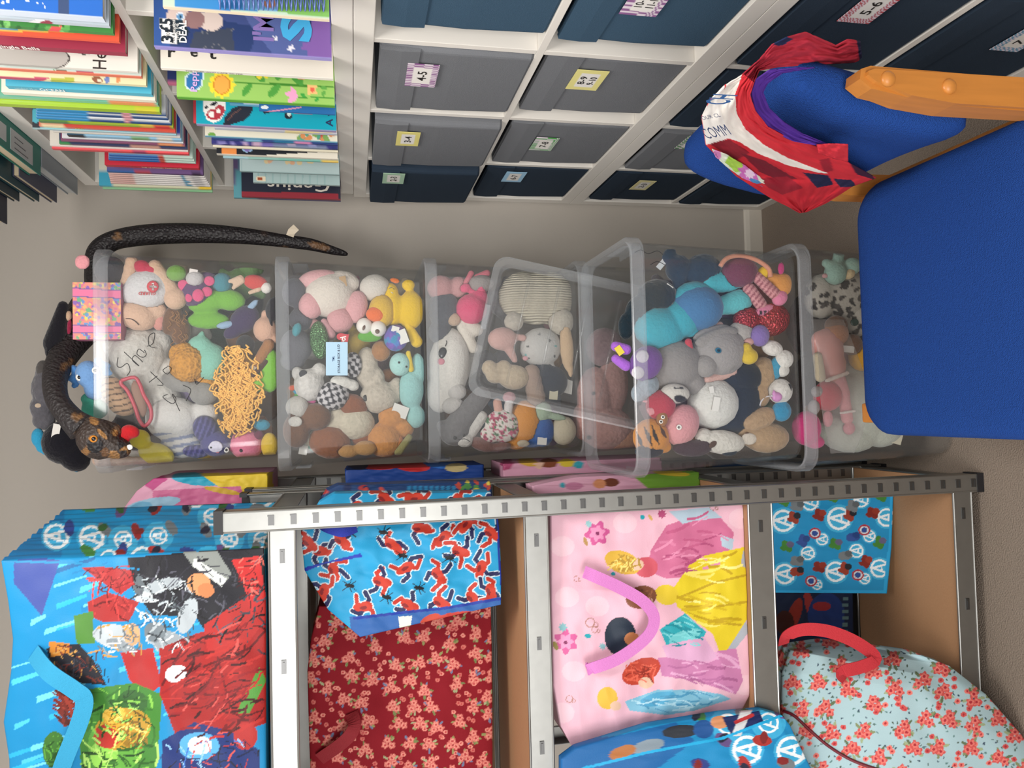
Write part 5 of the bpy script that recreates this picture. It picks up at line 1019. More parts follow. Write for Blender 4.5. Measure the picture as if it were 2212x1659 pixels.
seqr = mat('#a8303a', .2, metal=.45, bump=1, scale=170, var=.7, kind='voronoi')
t = Toy('sequin_toy', 'red shiny sequin soft toy', ST, G5, F4, 1650, 690, .006, 24); t.body('body', seqr, [('e', 1660, 690, 42, 36), ('e', 1612, 690, 26, 26)])
simple('plush_ball', 'lilac egg shaped soft toy', ST, G5, F4, 1641, 724, '#7f6aa8', [('e', 1641, 725, 19, 23)], -.002, 18, parts=[('nose', '#c99a94', [('e', 1618, 738, 12, 8)])])
t = Toy('plush_elephant', 'grey soft toy elephant with a red collar and pink ear lining', ST, G5, F4, 1510, 785, -.002, 46)
t.body('body', plush('#8b8784'), [('e', 1460, 788, 50, 50), ('e', 1440, 815, 34, 30), ('c', 1500, 825, 1512, 850, 20, 16, -6)]); t.body('head', plush('#969290'), [('e', 1552, 760, 54, 52, 0, -8), ('e', 1540, 722, 42, 18, -15, -10)]); t.body('ear', plush('#c9a49a'), [('c', 1525, 715, 1555, 702, 10, 8, -4)]); t.body('ear', plush('#c9a49a'), [('c', 1530, 820, 1590, 802, 12, 9, -10)])
t.body('ear', plush('#8f8b88'), [('e', 1548, 728, 46, 17, -18, -26, 10), ('e', 1528, 738, 20, 14, -40, -24, 9)])
t.body('cheek', plush('#918d8a'), [('e', 1525, 790, 22, 24, 0, -24), ('e', 1568, 778, 24, 26, 0, -20)])
t.body('collar', plush('#bf4450'), [('c', 1487, 738, 1492, 775, 8, 9, -20), ('c', 1492, 775, 1522, 805, 9, 8, -22)]); t.dots('eye', plain('#2a6a86', .15), [(1552, 757, 7, 6, 20)]); t.dots('pupil', plain('#101014', .1), [(1553, 757, 3.5, 3.5)])
t = Toy('plush_owl', 'purple soft toy owl with white eye rings', ST, G5, F4, 1392, 785, -.001, 26); t.body('body', plush('#6f4a92'), [('e', 1395, 785, 32, 38, 30)]); t.body('tuft', plush('#9a5fc0'), [('c', 1330, 748, 1352, 755, 11, 12, 2)]); t.body('tuft', plush('#9a5fc0'), [('c', 1330, 775, 1352, 790, 10, 12, 2)])
for x, y in ((1388, 770), (1378, 805)): t.dots('eye_ring', plush('#cfc8d0'), [(x, y, 14, 14)]); t.dots('eye', plain('#3c4a78', .2), [(x+1, y, 8, 8)]); t.dots('pupil', plain('#121218', .1), [(x+1, y, 4, 4)])
t.tagc('tag', 1338, 757, 20, 14, 55, '#d6c244')
t = Toy('plush_penguin', 'black and white soft toy seal with a white sewn tag', ST, G5, F4, 1565, 870, -.002, 46); t.body('belly', plush('#cdccc6'), [('e', 1540, 872, 50, 52, 0, -2), ('c', 1515, 862, 1532, 880, 10, 12, -20)]); t.body('back', plush('#1d2836'), [('e', 1608, 868, 34, 56, 10), ('e', 1580, 915, 44, 26, -10), ('e', 1586, 820, 28, 26)]); t.body('flipper', plush('#1a2430'), [('e', 1612, 815, 32, 32, 20, -6)]); t.tagc('sewn_tag', 1547, 873, 14, 30, 10); t.tagc('sewn_tag', 1537, 842, 14, 9, 80)
simple('plush_duck', 'small yellow soft toy beside the elephant head', ST, G5, F4, 1618, 768, '#d0b23a', [('e', 1618, 770, 18, 17), ('e', 1612, 752, 11, 12)], -.002, 15)
t = Toy('plush_poodle', 'white fluffy and blue soft toy', ST, G5, F4, 1680, 770, -.001, 20); t.body('tuft', fur('#d6d2cc'), [('e', 1668, 752, 22, 16, 20)]); t.body('tuft', fur('#d3d0ca'), [('e', 1694, 776, 18, 20)]); t.body('body', fur('#2f8fb0'), [('e', 1676, 795, 14, 26, 10, 6)]); t.body('leg', fur('#d3d0ca'), [('e', 1690, 800, 14, 14, 0, 2)])
t = Toy('plush_bear', 'tan soft toy bear along the right of the open box', ST, G5, F4, 1648, 880, .002, 34); t.body('body', fur('#a3886a'), [('e', 1648, 808, 26, 36), ('e', 1640, 850, 22, 30), ('e', 1655, 945, 46, 32), ('e', 1628, 940, 36, 24)]); t.body('arm', fur('#a88d70'), [('e', 1640, 905, 36, 22, -25, -10)]); t.dots('muzzle', plush('#c9c0b4'), [(1618, 948, 17, 13)]); t.dots('nose', plain('#5a4034', .4), [(1614, 938, 5, 5)]); t.eyes((1618, 956, 4), white=False)
t = Toy('plush_puppy', 'white and blue soft toy puppy with a pink dummy', ST, G5, F4, 1685, 860, -.002, 22); t.body('head', fur('#d0cdc8'), [('e', 1685, 845, 24, 26)]); t.dots('patch', plush('#23262c'), [(1703, 842, 7, 14, 15)]); t.body('body', fur('#2c87ae'), [('e', 1688, 888, 19, 22)]); t.body('dummy', plain('#c78ac0', .4), [('e', 1678, 857, 11, 11, 0, -16), ('e', 1672, 853, 4, 13, 0, -20)]); t.line('ribbon', plain('#c9c6cc', .5), [(1668, 855), (1652, 858), (1644, 868), (1641, 876)], 4)
t = Toy('plush_pig', 'pink soft toy in a red dress holding a small brown toy', ST, G5, F4, 1450, 900, -.002, 28); t.body('head', plush('#cb8f94'), [('e', 1472, 918, 34, 44, 20, -2)]); t.body('dress', plush('#ad3d50'), [('e', 1427, 875, 30, 32, 10)]); t.body('arm', plush('#cf8f96'), [('c', 1402, 886, 1422, 884, 6, 7, -12), ('c', 1405, 895, 1420, 888, 4, 5, -12)]); t.body('leg', plush('#c9868c'), [('c', 1388, 866, 1402, 868, 4, 5)]); t.body('shoe', plain('#1a191c', .4), [('e', 1382, 868, 5, 10)]); t.body('small_toy', plush('#9a6a44'), [('e', 1430, 905, 12, 16, 0, -16)]); t.eyes((1432, 901, 4.5), (1428, 911, 4.5)); t.eyes((1467, 923, 6))
t = Toy('plush_dog', 'white soft toy dog with black patches tucked by the elephant trunk', ST, G5, F4, 1458, 850, .002, 18); t.body('body', None, [('e', 1458, 850, 30, 21, 5)], shade=[('e', 1470, 862, 14, 8, 10, '#22242a'), ('l', [(1455, 838), (1475, 838)], 3, '#22242a')], base='#c6c2ba')
t = Toy('plush_tiger', 'orange soft toy tiger with bold black stripes', ST, G5, F4, 1406, 945, -.001, 30); t.body('body', None, [('e', 1406, 944, 36, 38), ('e', 1430, 965, 20, 14)], shade=[('p', [(1390, 918), (1405, 940), (1411, 970), (1396, 945)], '#22242c'), ('p', [(1408, 918), (1420, 940), (1426, 965), (1412, 945)], '#22242c'), ('p', [(1374, 930), (1386, 950), (1392, 972), (1378, 955)], '#22242c'), ('p', [(1424, 915), (1436, 932), (1442, 948), (1430, 940)], '#4a3030')], base='#c98844')
t = Toy('plush_lamb', 'white soft toy with a brown spot lying along the bottom of the open box', ST, G5, F4, 1556, 955, -.001, 24); t.body('body', fur('#cbc8c0'), [('e', 1560, 955, 46, 25, 5), ('e', 1520, 945, 18, 20)]); t.dots('spot', plush('#4a3630'), [(1540, 960, 10, 6, -40)]); t.body('paw', plush('#1f2a38'), [('e', 1576, 977, 18, 8, -5, -6)])
simple('plush_cat', 'dark aubergine soft toy at the bottom of the open box', ST, G5, F4, 1500, 970, '#3a2c38', [('e', 1495, 968, 40, 18), ('e', 1520, 962, 20, 14)], .006, 16); simple('plush_bear', 'navy soft toy under the orange tiger', ST, G5, F4, 1410, 975, '#232a38', [('e', 1402, 975, 30, 14)], .006, 12)
simple('plush_bear', 'pale blue grey soft toy beneath the purple owl', ST, G5, F4, 1400, 830, '#8d9aa4', [('e', 1400, 832, 22, 26), ('e', 1380, 850, 16, 20)], .012, 20, furry=True)
simple('plush_lamb', 'grey white soft toy behind the lilac one', ST, G5, F4, 1600, 725, '#a5a09c', [('e', 1600, 720, 26, 26)], .014, 20)
for x, y, cc, lb_ in ((1600, 660, '#5a4048', 'plum soft toy buried behind the red sequins'), (1450, 870, '#7c6a70', 'mauve grey soft toy buried behind the pink one'), (1660, 770, '#6a6260', 'grey brown soft toy buried behind the poodle'), (1580, 940, '#5c5450', 'dark taupe soft toy buried behind the white lamb'), (1480, 720, '#4a5a66', 'steel blue soft toy buried behind the blue one')):
    simple('plush_toy', lb_, ST, G5, F4, x, y, cc, [('e', x, y, 64, 60), ('e', x+24, y+40, 40, 36)], .115, 40).rank = 2
filler(F4, 'the open front box', G5, 1410, 1690, 600, 970, ['charcoal', 'lilac', 'red', 'blue', 'grey', 'tan', 'white', 'cream', 'pink', 'orange', 'brown', 'mint'], 4)
scribble(F4.t, F4, [[(1372, 545), (1385, 540), (1400, 548), (1420, 542), (1432, 550)], [(1405, 572), (1420, 565), (1436, 572)]], 1.4)
# ---------------------------------------------------------------- box on the carpet
G6 = 'toys in the box on the carpet'
t = simple('plush_rabbit', 'mint green soft toy rabbit with floppy ears in the lowest box', ST, G6, F5, 1812, 580, '#8fada0', [('e', 1805, 590, 22, 24), ('c', 1808, 570, 1812, 550, 11, 11), ('c', 1795, 572, 1784, 568, 10, 9), ('e', 1840, 575, 18, 18)], -.002, 18, parts=[('foot', '#c9b48e', [('e', 1834, 592, 13, 11, -30, -6)]), ('nose', '#c79a9a', [('e', 1782, 596, 7, 6, 0, -2)])])
t = Toy('plush_leopard', 'grey spotted soft toy leopard with a dark green eye', ST, G6, F5, 1830, 640, .004, 44); R = random.Random(12)
t.body('body', None, [('e', 1820, 635, 48, 52), ('e', 1775, 640, 34, 46), ('e', 1850, 690, 32, 36), ('e', 1862, 640, 30, 40)], shade=spots_fn(12, ['#3a3836', '#2c2a2a', '#4a4644'], 110, 1740, 1895, 585, 730, 3, 8), base='#a39e94'); t.dots('eye', plain('#1f3a34', .15), [(1846, 696, 9, 8)]); t.dots('pupil', plain('#0c0c0e', .1), [(1846, 696, 5, 5)])
t = simple('plush_lion', 'brown soft toy lion with a ginger mane', ST, G6, F5, 1815, 720, '#6a4c38', [('e', 1806, 704, 22, 22), ('e', 1840, 744, 20, 22)], -.001, 24, furry=True, parts=[('mane', '#a8683a', [('e', 1808, 722, 22, 24, 0, -6), ('e', 1795, 708, 12, 12)])]); t.tagc('sewn_tag', 1830, 754, 30, 14, 5)
t = Toy('doll', 'doll in a pink satin dress with lace cuffs', 'doll', G6, F5, 1795, 790, -.002, 24); sat = mat('#d09088', .35, bump=.4, scale=40)
t.body('dress', sat, [('e', 1788, 755, 30, 44, -8), ('e', 1800, 790, 24, 34), ('e', 1770, 735, 16, 20)]); t.body('arm', plush('#c9868a'), [('c', 1812, 820, 1822, 850, 14, 13), ('c', 1822, 850, 1830, 905, 12, 12)]); t.body('hand', plush('#c77f88'), [('e', 1788, 905, 10, 18), ('e', 1834, 925, 12, 14)])
t.body('lace', fur('#d8c8bc'), [('c', 1786, 822, 1830, 806, 5, 5, -18)]); t.body('lace', fur('#d8ccc4'), [('c', 1816, 892, 1846, 888, 4, 4, -12)])
simple('plush_rabbit', 'cream soft toy foot beside the pink dress', ST, G6, F5, 1768, 800, '#bcae94', [('c', 1766, 770, 1772, 815, 10, 11)], -.002, 10)
simple('plush_ladybird', 'red soft toy with grey feet', ST, G6, F5, 1788, 855, '#b23848', [('e', 1788, 855, 28, 32)], .002, 26, parts=[('foot', '#8a8280', [('e', 1765, 846, 12, 12, 0, -8)]), ('foot', '#8f8886', [('e', 1758, 880, 12, 16, 0, -4)])])
simple('plush_ball', 'magenta round soft toy low on the left of the lowest box', ST, G6, F5, 1742, 928, '#b83a70', [('e', 1742, 925, 28, 36), ('e', 1760, 955, 20, 14)], .004, 26)
t = simple('plush_bear', 'large pale grey soft toy slumped at the bottom of the lowest box', ST, G6, F5, 1860, 900, '#a5a79c', [('e', 1858, 880, 52, 80, -12), ('e', 1830, 935, 60, 40, 10), ('e', 1900, 920, 44, 44), ('e', 1850, 815, 26, 40)], .012, 44); t.tagc('sewn_tag', 1935, 940, 30, 36, 15, '#c3bca8')
simple('plush_chick', 'yellow soft toy glimpsed behind the lion', ST, G6, F5, 1858, 768, '#d09a22', [('e', 1862, 770, 26, 30)], .012, 22)
simple('plush_unicorn', 'rose gold shiny horn toy at the right of the pale grey one', 'toy', G6, F5, 1938, 908, '#c08078', [('c', 1925, 910, 1950, 900, 12, 8)], -.002, 10)
t = Toy('doll_veil', 'white net veil spread over the pink doll', 'toy clothes', G6, F5, 1815, 900, -.004, 6)
veil = plastic('veil', .12, '#e0dad6', .8); bm = BM(); g = []
for i in range(15):
    row = []
    for j in range(9):
        a, b = i/14, j/8; x = 1752+(a*40)+b*(70-20*a)+math.sin(a*7+b*3)*4; y = 690+a*290; row.append(bm.verts.new(aY(x+(40*math.sin(a*3) if b > .5 else 0), y, t.Yf+.001+.003*math.sin(a*9+b*5))))
    g.append(row)
for i in range(14):
    for j in range(8): bm.faces.new((g[i][j], g[i][j+1], g[i+1][j+1], g[i+1][j]))
o = link('net', bm, veil, t.t, smooth=True); sm = o.modifiers.new('s', 'SOLIDIFY'); sm.thickness = .0008
simple('plush_toy', 'dusky soft toy buried at the back of the lowest box', ST, G6, F5, 1800, 760, '#5c5654', [('e', 1800, 700, 90, 90), ('e', 1800, 840, 90, 90)], .19, 50).rank = 2
filler(F5, 'the lowest front box', G6, 1770, 1900, 590, 960, ['grey', 'cream', 'pink', 'charcoal', 'tan', 'white'], 5)
# ---------------------------------------------------------------- the loose lid
t = thing('box_lid', 'loose clear plastic lid leaning inside the open box', 'lid', (.22, 1.95, .6), None)
def lid():
    W, L = .20, .295; TLc = Vector(aY(1040, 700, 2.085)); dn = (aY(1500, 800, 1.975)-aY(1040, 700, 2.085)).normalized(); rt = Vector((1, 0, -.17)).normalized(); rt = (rt-dn*rt.dot(dn)).normalized(); nn = rt.cross(dn).normalized()
    if nn.y > 0: nn = -nn
    c = TLc+dn*L
    def ring(h, ins, r): return [c+rt*a+dn*b+nn*h for a, b in rrect(W-ins, L-ins, r, 6)]
    bm = BM(); loft(bm, [ring(0, 0, .04), ring(.012, 0, .04), ring(.014, .003, .038), ring(.014, .018, .03), ring(.004, .024, .028), ring(.004, .03, .024), ring(.010, .036, .02), ring(.010, .04, .018)], False, True); bmesh.ops.recalc_face_normals(bm, faces=bm.faces[:])
    o = link('panel', bm, CLEAR, t); 
    bm = BM(); loft(bm, [ring(-.001, .0, .04), ring(.0145, -.001, .04), ring(.0155, .004, .038), ring(.0155, .018, .03), ring(.0052, .026, .028)], False, False); link('rim', bm, MILKY, t)
    for k in range(5):
        q = c+dn*(-.19+k*.088); bm = BM(); tube(bm, [q+rt*(-W+.05)+nn*.012, q+rt*(W-.05)+nn*.012], .004, 8); link('rib', bm, CLEAR, t, smooth=True)
    bm = BM(); q = c-dn*(L-.008)+rt*.02; strap(bm, [q-rt*.035+nn*.017, q+rt*.035+nn*.017], .014, .003, dn); link('clip', bm, MILKY, t)
lid()
flush()
# ================================================================ tote bags on the metal shelving
from mathutils import noise as mnoise
def along(pl, n):
    P = [np.array(p, float) for p in pl]; d = [0.]
    for a, b in zip(P, P[1:]): d.append(d[-1]+np.hypot(*(b-a)))
    out = []
    for k in range(n+1):
        t = k/n*d[-1]; i = min(max(np.searchsorted(d, t)-1, 0), len(P)-2); f = (t-d[i])/max(d[i+1]-d[i], 1e-9); out.append(P[i]+(P[i+1]-P[i])*f)
    return np.array(out)
def sheet(name, top, bottom, Ys, nx, nz, base, shapes, parent, m, bulge=0., wr=.003, ws=9., depth=0., side=None, seed=0, axis='Y', power=.6, rings=10, solid=0., flare=0., fit=None):
    """cloth panel between two edge curves given in photo pixels; depth>0 closes it into a bag reaching back by that much"""
    A, B = along(top, nx), along(bottom, nx); V = []; 
    TL, TR, BL, BR = Ys if isinstance(Ys, (tuple, list)) else (Ys,)*4
    f = aY if axis == 'Y' else aX
    for j in range(nz+1):
        t = j/nz; row = []
        for i in range(nx+1):
            s = i/nx; p = A[i]*(1-t)+B[i]*t; d = (TL*(1-s)+TR*s)*(1-t)+(BL*(1-s)+BR*s)*t
            k = (math.sin(math.pi*min(max(s, .0), 1))**power)*(math.sin(math.pi*t)**power) if 0 < s < 1 and 0 < t < 1 else 0
            q = Vector((s*ws, t*ws, seed*3.7)); w_ = mnoise.noise(q)*.6+mnoise.noise(q*2.3)*.3+(1-abs(mnoise.noise(q*.8+Vector((5, 1, 2)))))*.5-.4
            d -= bulge*k; d -= wr*w_*2*(.35+.65*k if depth else 1); row.append(f(p[0], p[1], d))
        V.append(row)
    verts = [p for r in V for p in r]; N = nx+1; faces = [(j*N+i, (j+1)*N+i, (j+1)*N+i+1, j*N+i+1) for j in range(nz) for i in range(nx)]; nf = len(verts)
    if depth:
        loop = [i for i in range(N)]+[j*N+nx for j in range(1, nz+1)]+[nz*N+i for i in range(nx-1, -1, -1)]+[j*N for j in range(nz-1, 0, -1)]; prev = loop
        for r in range(1, rings+1):
            cur = []
            for k in loop:
                p = verts[k]; q = mnoise.noise(p*8+Vector((r*.35, seed, 0)))*.006*min(1, r/2)*(1 if r < rings else 0); cur.append(len(verts)); verts.append(Vector((p.x+q+flare*r/rings, p.y+depth*r/rings, p.z+q*.5)))
            L_ = len(loop); faces += [(prev[k], prev[(k+1) % L_], cur[(k+1) % L_], cur[k]) for k in range(L_)]; prev = cur
        faces.append(tuple(prev))
    if fit: verts = [fit(p) for p in verts]
    me = bpy.data.meshes.new(name); me.from_pydata([tuple(v) for v in verts], [], faces); me.update()
    co = np.array([tuple(v) for v in verts]); px, py = topx(co); c = paint(px, py, base, shapes)
    if depth and side is not None: c[nf:] = paint(px[nf:], py[nf:], side[0], side[1])
    set_col(me, c); o = link(name, me, m, parent, smooth=True)
    if solid: s_ = o.modifiers.new('s', 'SOLIDIFY'); s_.thickness = solid; s_.offset = 0
    return o
def bay(z0, z1=9, x1=9, y1=9):
    """a bag stays on its board, under the next one and clear of what stands beside it"""
    return lambda p: Vector((min(p.x, x1), min(p.y, y1), min(max(p.z, z0), z1)))
S1, S2, S3, S4 = 1.7405, 1.194, .651, .085; U2, U3, U4 = 1.682, 1.139, .588
def floor_bag(p):
    y = p.y
    y = min(y, 1.626+.35*max(0, min(1, (p.z-.092)/.16))**1.3)
    z = max(p.z, .0015)
    if p.y > 1.60: z = min(z, .586)
    return Vector((max(p.x, -1.045), y, z))
BAGM = mat('vcol', .5, key='bagprint', bump=.08, scale=400, spec=.28); CLOTH = mat('vcol', .85, key='cloth', bump=.15, scale=700, spec=.2)
def bagthing(label, x, y, Y, z, cat='tote bag', name='tote_bag'):
    p = aY(x, y, Y); return thing(name, label, cat, (p.x, Y+.1, z), 'printed bags on the metal shelving')
def handle(parent, pts, Y, width, col, name='handle', wd=(0, 0, 1), rel=True):
    P = smooth_path([aY(p[0], p[1], p[2] if len(p) > 2 else Y) for p in pts], 6); n = len(P); W = []
    for i, p in enumerate(P):
        t = (P[min(i+1, n-1)]-P[max(i-1, 0)]).normalized(); W.append(t.cross(Vector((0, 1, 0))) if abs(t.y) < .9 else Vector((1, 0, 0)))
    bm = BM(); strap(bm, P, width, .002, W); return link(name, bm, mat(col, .8, bump=.5, scale=600), parent)
def rosettes(seed, x0, x1, y0, y1, n, r, petal, leaf, dark, small=2):
    R = random.Random(seed); sh = []; cells = []
    tries = 0
    while len(cells) < n and tries < n*40:
        tries += 1; a, b = R.uniform(x0, x1), R.uniform(y0, y1)
        if all((a-p)**2+(b-q)**2 > (r*3.0)**2 for p, q in cells): cells.append((a, b))
    for _ in range(n*small):
        a, b = R.uniform(x0, x1), R.uniform(y0, y1); sh.append(('e', a, b, r*.4, r*.36, 0, R.choice([petal[0], petal[1]]))); sh.append(('e', a, b, r*.16, r*.16, 0, dark))
    for a, b in cells:
        for k in range(5): q = R.uniform(0, 6.3); sh.append(('e', a+math.cos(q)*r*1.1, b+math.sin(q)*r*1.1, r*.5, r*.2, math.degrees(q), R.choice(leaf)))
        for k in range(3):
            q = k*2.1+R.uniform(0, 1); cx, cy = a+math.cos(q)*r*.62, b+math.sin(q)*r*.62
            sh += [('f', cx, cy, r*.72, 5, R.uniform(0, 70), petal[0]), ('f', cx, cy, r*.5, 5, R.uniform(0, 70), petal[1]), ('e', cx, cy, r*.2, r*.2, 0, dark)]
    return sh
def emblem(cx, cy, r, rot=0):
    a = math.radians(rot); R2 = lambda u, v: (cx+u*math.cos(a)-v*math.sin(a), cy+u*math.sin(a)+v*math.cos(a))
    return [('r', cx, cy, r*.78, r, '#dfe6ea'), ('l', [R2(-r*.75, -r*.05), R2(r*.85, r*.5)], r*.22, '#dfe6ea'), ('l', [R2(-r*.75, -r*.05), R2(r*.7, -r*.45)], r*.22, '#dfe6ea'), ('l', [R2(r*.25, -r*.35), R2(r*.2, r*.3)], r*.18, '#dfe6ea')]
def comic(seed, x0, x1, y0, y1, step, r, rot=0):
    R = random.Random(seed); sh = []; k = 0; y = y0
    while y < y1:
        x = x0+(step*.5 if k % 2 else 0)
        while x < x1:
            a, b = x+R.uniform(-6, 6), y+R.uniform(-5, 5); kind = R.random()
            if kind < .45: sh += [('e', a, b, r*1.25, r*1.2, 0, '#3aa3cf')]+emblem(a, b, r*R.choice([.75, 1.05]), rot)
            c = R.choice(['#a5332e', '#3f7a3c', '#6a7278', '#2d3f80', '#8a2c2c', '#5d4a7c'])
            u, v = a+r*1.1, b-r*.7
            sh += [('e', u, v, r*.7, r*.4, R.uniform(0, 180), c), ('e', u+R.uniform(-8, 8), v+R.uniform(-8, 8), r*.45, r*.28, R.uniform(0, 180), R.choice(['#7a2424', '#2f5c30', '#23263a', c]))]
            x += step
        y += step*.62; k += 1
    return sh
BLUE = '#1a83b8'
def streaks(x0, x1, y0, y1, n, seed, cols):
    R = random.Random(seed); sh = []
    for _ in range(n):
        a, b = R.uniform(x0, x1), R.uniform(y0, y1); l = R.uniform(30, 110); w_ = R.uniform(4, 16); dx, dy = l, -l*.28
        sh.append(('p', [(a, b), (a+dx, b+dy-w_*.3), (a+dx, b+dy+w_*.3), (a, b+w_)], R.choice(cols)))
    return sh
def hatch(region, cols, n, seed, l=(10, 45), w=(1.2, 4), ang=None, spread=.5):
    """comic style ink strokes inside a polygon"""
    R = random.Random(seed); xs = [p[0] for p in region]; ys = [p[1] for p in region]; out = []; k = 0
    while len(out) < n and k < n*12:
        k += 1; x, y = R.uniform(min(xs), max(xs)), R.uniform(min(ys), max(ys))
        if not in_poly(np.array([x]), np.array([y]), region)[0]: continue
        a = (R.uniform(0, 3.14) if ang is None else ang+R.uniform(-spread, spread)); L_ = R.uniform(*l); c = R.uniform(-.35, .35); pts = [(x, y)]
        for j in range(3): x += math.cos(a)*L_/3; y += math.sin(a)*L_/3; a += c; pts.append((x, y))
        if not in_poly(np.array([x]), np.array([y]), region)[0]: continue
        out.append(('l', pts, R.uniform(*w), R.choice(cols)))
    return out
# --- big bag on the top shelf: comic style colour print
art = streaks(10, 480, 1190, 1800, 85, 3, ['#2aa5d6', '#1a78ae', '#4ab8e0', '#1c5f94', '#6cc7e6'])+[('p', [(30, 1200), (130, 1210), (90, 1330), (30, 1260)], '#3f4f94'),
    ('p', [(275, 1205), (440, 1190), (580, 1180), (580, 1420), (470, 1400), (420, 1330), (330, 1330), (285, 1270)], '#1d1d24'), ('p', [(175, 1225), (280, 1222), (290, 1262), (260, 1285), (210, 1250)], '#a02a2c'), ('p', [(190, 1300), (235, 1280), (300, 1300), (280, 1340), (225, 1345), (190, 1330)], '#9c2b2b'), ('p', [(160, 1330), (200, 1320), (205, 1390), (165, 1390)], '#4a7c34'),
    ('p', [(395, 1192), (470, 1190), (500, 1240), (480, 1268), (415, 1222)], '#7d827f'), ('p', [(415, 1222), (480, 1268), (490, 1250), (420, 1205)], '#c6cbc8'), ('e', 430, 1262, 26, 24, 20, '#c98a5c'), ('e', 445, 1275, 18, 16, 0, '#b8754a'),
    ('e', 350, 1265, 44, 14, -15, '#9fa8ae'), ('e', 310, 1290, 20, 12, 0, '#b6bec2'), ('e', 405, 1330, 20, 40, 20, '#a7b0b6'), ('e', 365, 1390, 40, 26, 25, '#8c959c'), ('e', 335, 1365, 24, 22, 0, '#6d777e'), ('e', 300, 1265, 12, 22, 0, '#5a6268'),
    ('p', [(100, 1400), (170, 1390), (205, 1430), (230, 1480), (170, 1475), (110, 1440)], '#23232a'), ('p', [(105, 1385), (150, 1390), (150, 1410), (110, 1420)], '#b8762c'), ('e', 250, 1375, 50, 26, 10, '#a9b2b8'), ('e', 262, 1395, 34, 12, 20, '#7c858c'), ('e', 285, 1370, 18, 24, 0, '#c99a72'), ('p', [(260, 1410), (330, 1400), (350, 1480), (320, 1500), (280, 1470)], '#a62c2c'),
    ('p', [(180, 1490), (290, 1475), (350, 1500), (340, 1640), (330, 1720), (180, 1720), (170, 1590)], '#3f7a30'), ('e', 250, 1610, 60, 60, 0, '#5a9a3a'), ('e', 225, 1630, 30, 34, 0, '#86c04e'), ('e', 118, 1620, 26, 40, 0, '#3a6a2c'), ('e', 285, 1520, 34, 30, 0, '#2f5c28'),
    ('p', [(345, 1400), (420, 1370), (520, 1340), (575, 1290), (580, 1560), (470, 1600), (380, 1590), (345, 1500)], '#98201f'), ('p', [(440, 1350), (560, 1270), (580, 1330), (520, 1410), (450, 1420)], '#a82a28'), ('p', [(500, 1210), (560, 1200), (575, 1290), (545, 1330), (525, 1260)], '#b82c2c'), ('l', [(350, 1480), (400, 1390), (520, 1360)], 5, '#5c1216'), ('l', [(440, 1440), (540, 1400), (575, 1360)], 5, '#5c1216'), ('l', [(400, 1500), (480, 1500), (570, 1470)], 5, '#6a161a'), ('l', [(470, 1420), (500, 1540)], 4, '#6a161a'),
    ('e', 380, 1455, 24, 18, -20, '#dfe9ee'), ('e', 265, 1575, 62, 44, -15, '#b28a2c'), ('e', 245, 1545, 26, 18, -20, '#d9b24a'), ('e', 232, 1590, 30, 26, 0, '#a82c26'), ('e', 290, 1600, 30, 18, 10, '#8a6a22'), ('p', [(350, 1600), (420, 1560), (500, 1580), (560, 1620), (560, 1720), (350, 1720)], '#1d2f6a'), ('e', 430, 1612, 44, 30, 0, '#4f9fd6'), ('e', 432, 1610, 26, 20, 0, '#dfeaf0'), ('e', 530, 1590, 26, 30, 10, '#a82a28'), ('p', [(510, 1540), (560, 1440), (576, 1470), (540, 1540)], '#4d8a38'), ('l', [(5, 1212), (160, 1216), (300, 1230)], 5, '#1d7fb0')]
P_black = [(275, 1205), (440, 1190), (580, 1180), (580, 1420), (470, 1400), (420, 1330), (330, 1330), (285, 1270)]; P_red = [(345, 1400), (420, 1370), (520, 1340), (575, 1290), (580, 1560), (470, 1600), (380, 1590), (345, 1500)]
P_green = [(180, 1490), (290, 1475), (350, 1500), (340, 1640), (330, 1720), (180, 1720), (170, 1590)]; P_gold = [(205, 1570), (225, 1535), (290, 1530), (330, 1560), (320, 1610), (250, 1620)]
art += hatch(P_black, ['#3a3a44', '#0c0c10', '#50505c', '#2a2a34'], 90, 1)+hatch(P_red, ['#6a1418', '#8a1c20', '#c8504a', '#b02c28', '#3a0c10', '#5a1014'], 150, 2, (14, 60), (1.5, 6), -.5)+hatch(P_green, ['#28561f', '#7cb84a', '#1d3f18', '#a6d468', '#356a28'], 120, 3, (12, 50), (1.5, 6))+hatch(P_gold, ['#7a5a18', '#f0d070', '#c89a30', '#5c4212'], 40, 4)
art += hatch([(300, 1240), (420, 1250), (430, 1340), (400, 1420), (310, 1400), (280, 1290)], ['#dfe5e8', '#5c666c', '#30363c', '#aab4ba', '#c3ccd0'], 90, 5, (8, 30), (1.2, 4))+hatch([(190, 1350), (300, 1340), (310, 1420), (220, 1420)], ['#e0e5e8', '#5c666c', '#8a949a', '#b98a3c'], 45, 6, (8, 30))+hatch([(100, 1390), (230, 1400), (235, 1480), (110, 1470)], ['#4a2a22', '#6a2f28', '#101014', '#b88a4a', '#3a3a44'], 50, 7, (8, 30))+hatch([(175, 1225), (290, 1222), (300, 1300), (285, 1345), (190, 1340)], ['#5c1216', '#c43a38', '#7a181c'], 50, 8)+hatch([(350, 1600), (560, 1590), (570, 1720), (350, 1720)], ['#101a40', '#3a6ab8', '#a8302c', '#c8504a', '#1a1a24', '#8fc0e6'], 70, 9)+hatch([(500, 1200), (570, 1200), (575, 1330), (520, 1330)], ['#6a1418', '#e06a5e', '#3a0c10'], 30, 10)+hatch([(95, 1590), (145, 1590), (145, 1660), (95, 1660)], ['#244a1c', '#5a9a3a'], 24, 11)
art += hatch([(105, 1485), (170, 1500), (160, 1580), (120, 1560)], ['#6a241c', '#8a3428', '#4a1812'], 36, 12, (16, 44), (3, 8), .6)
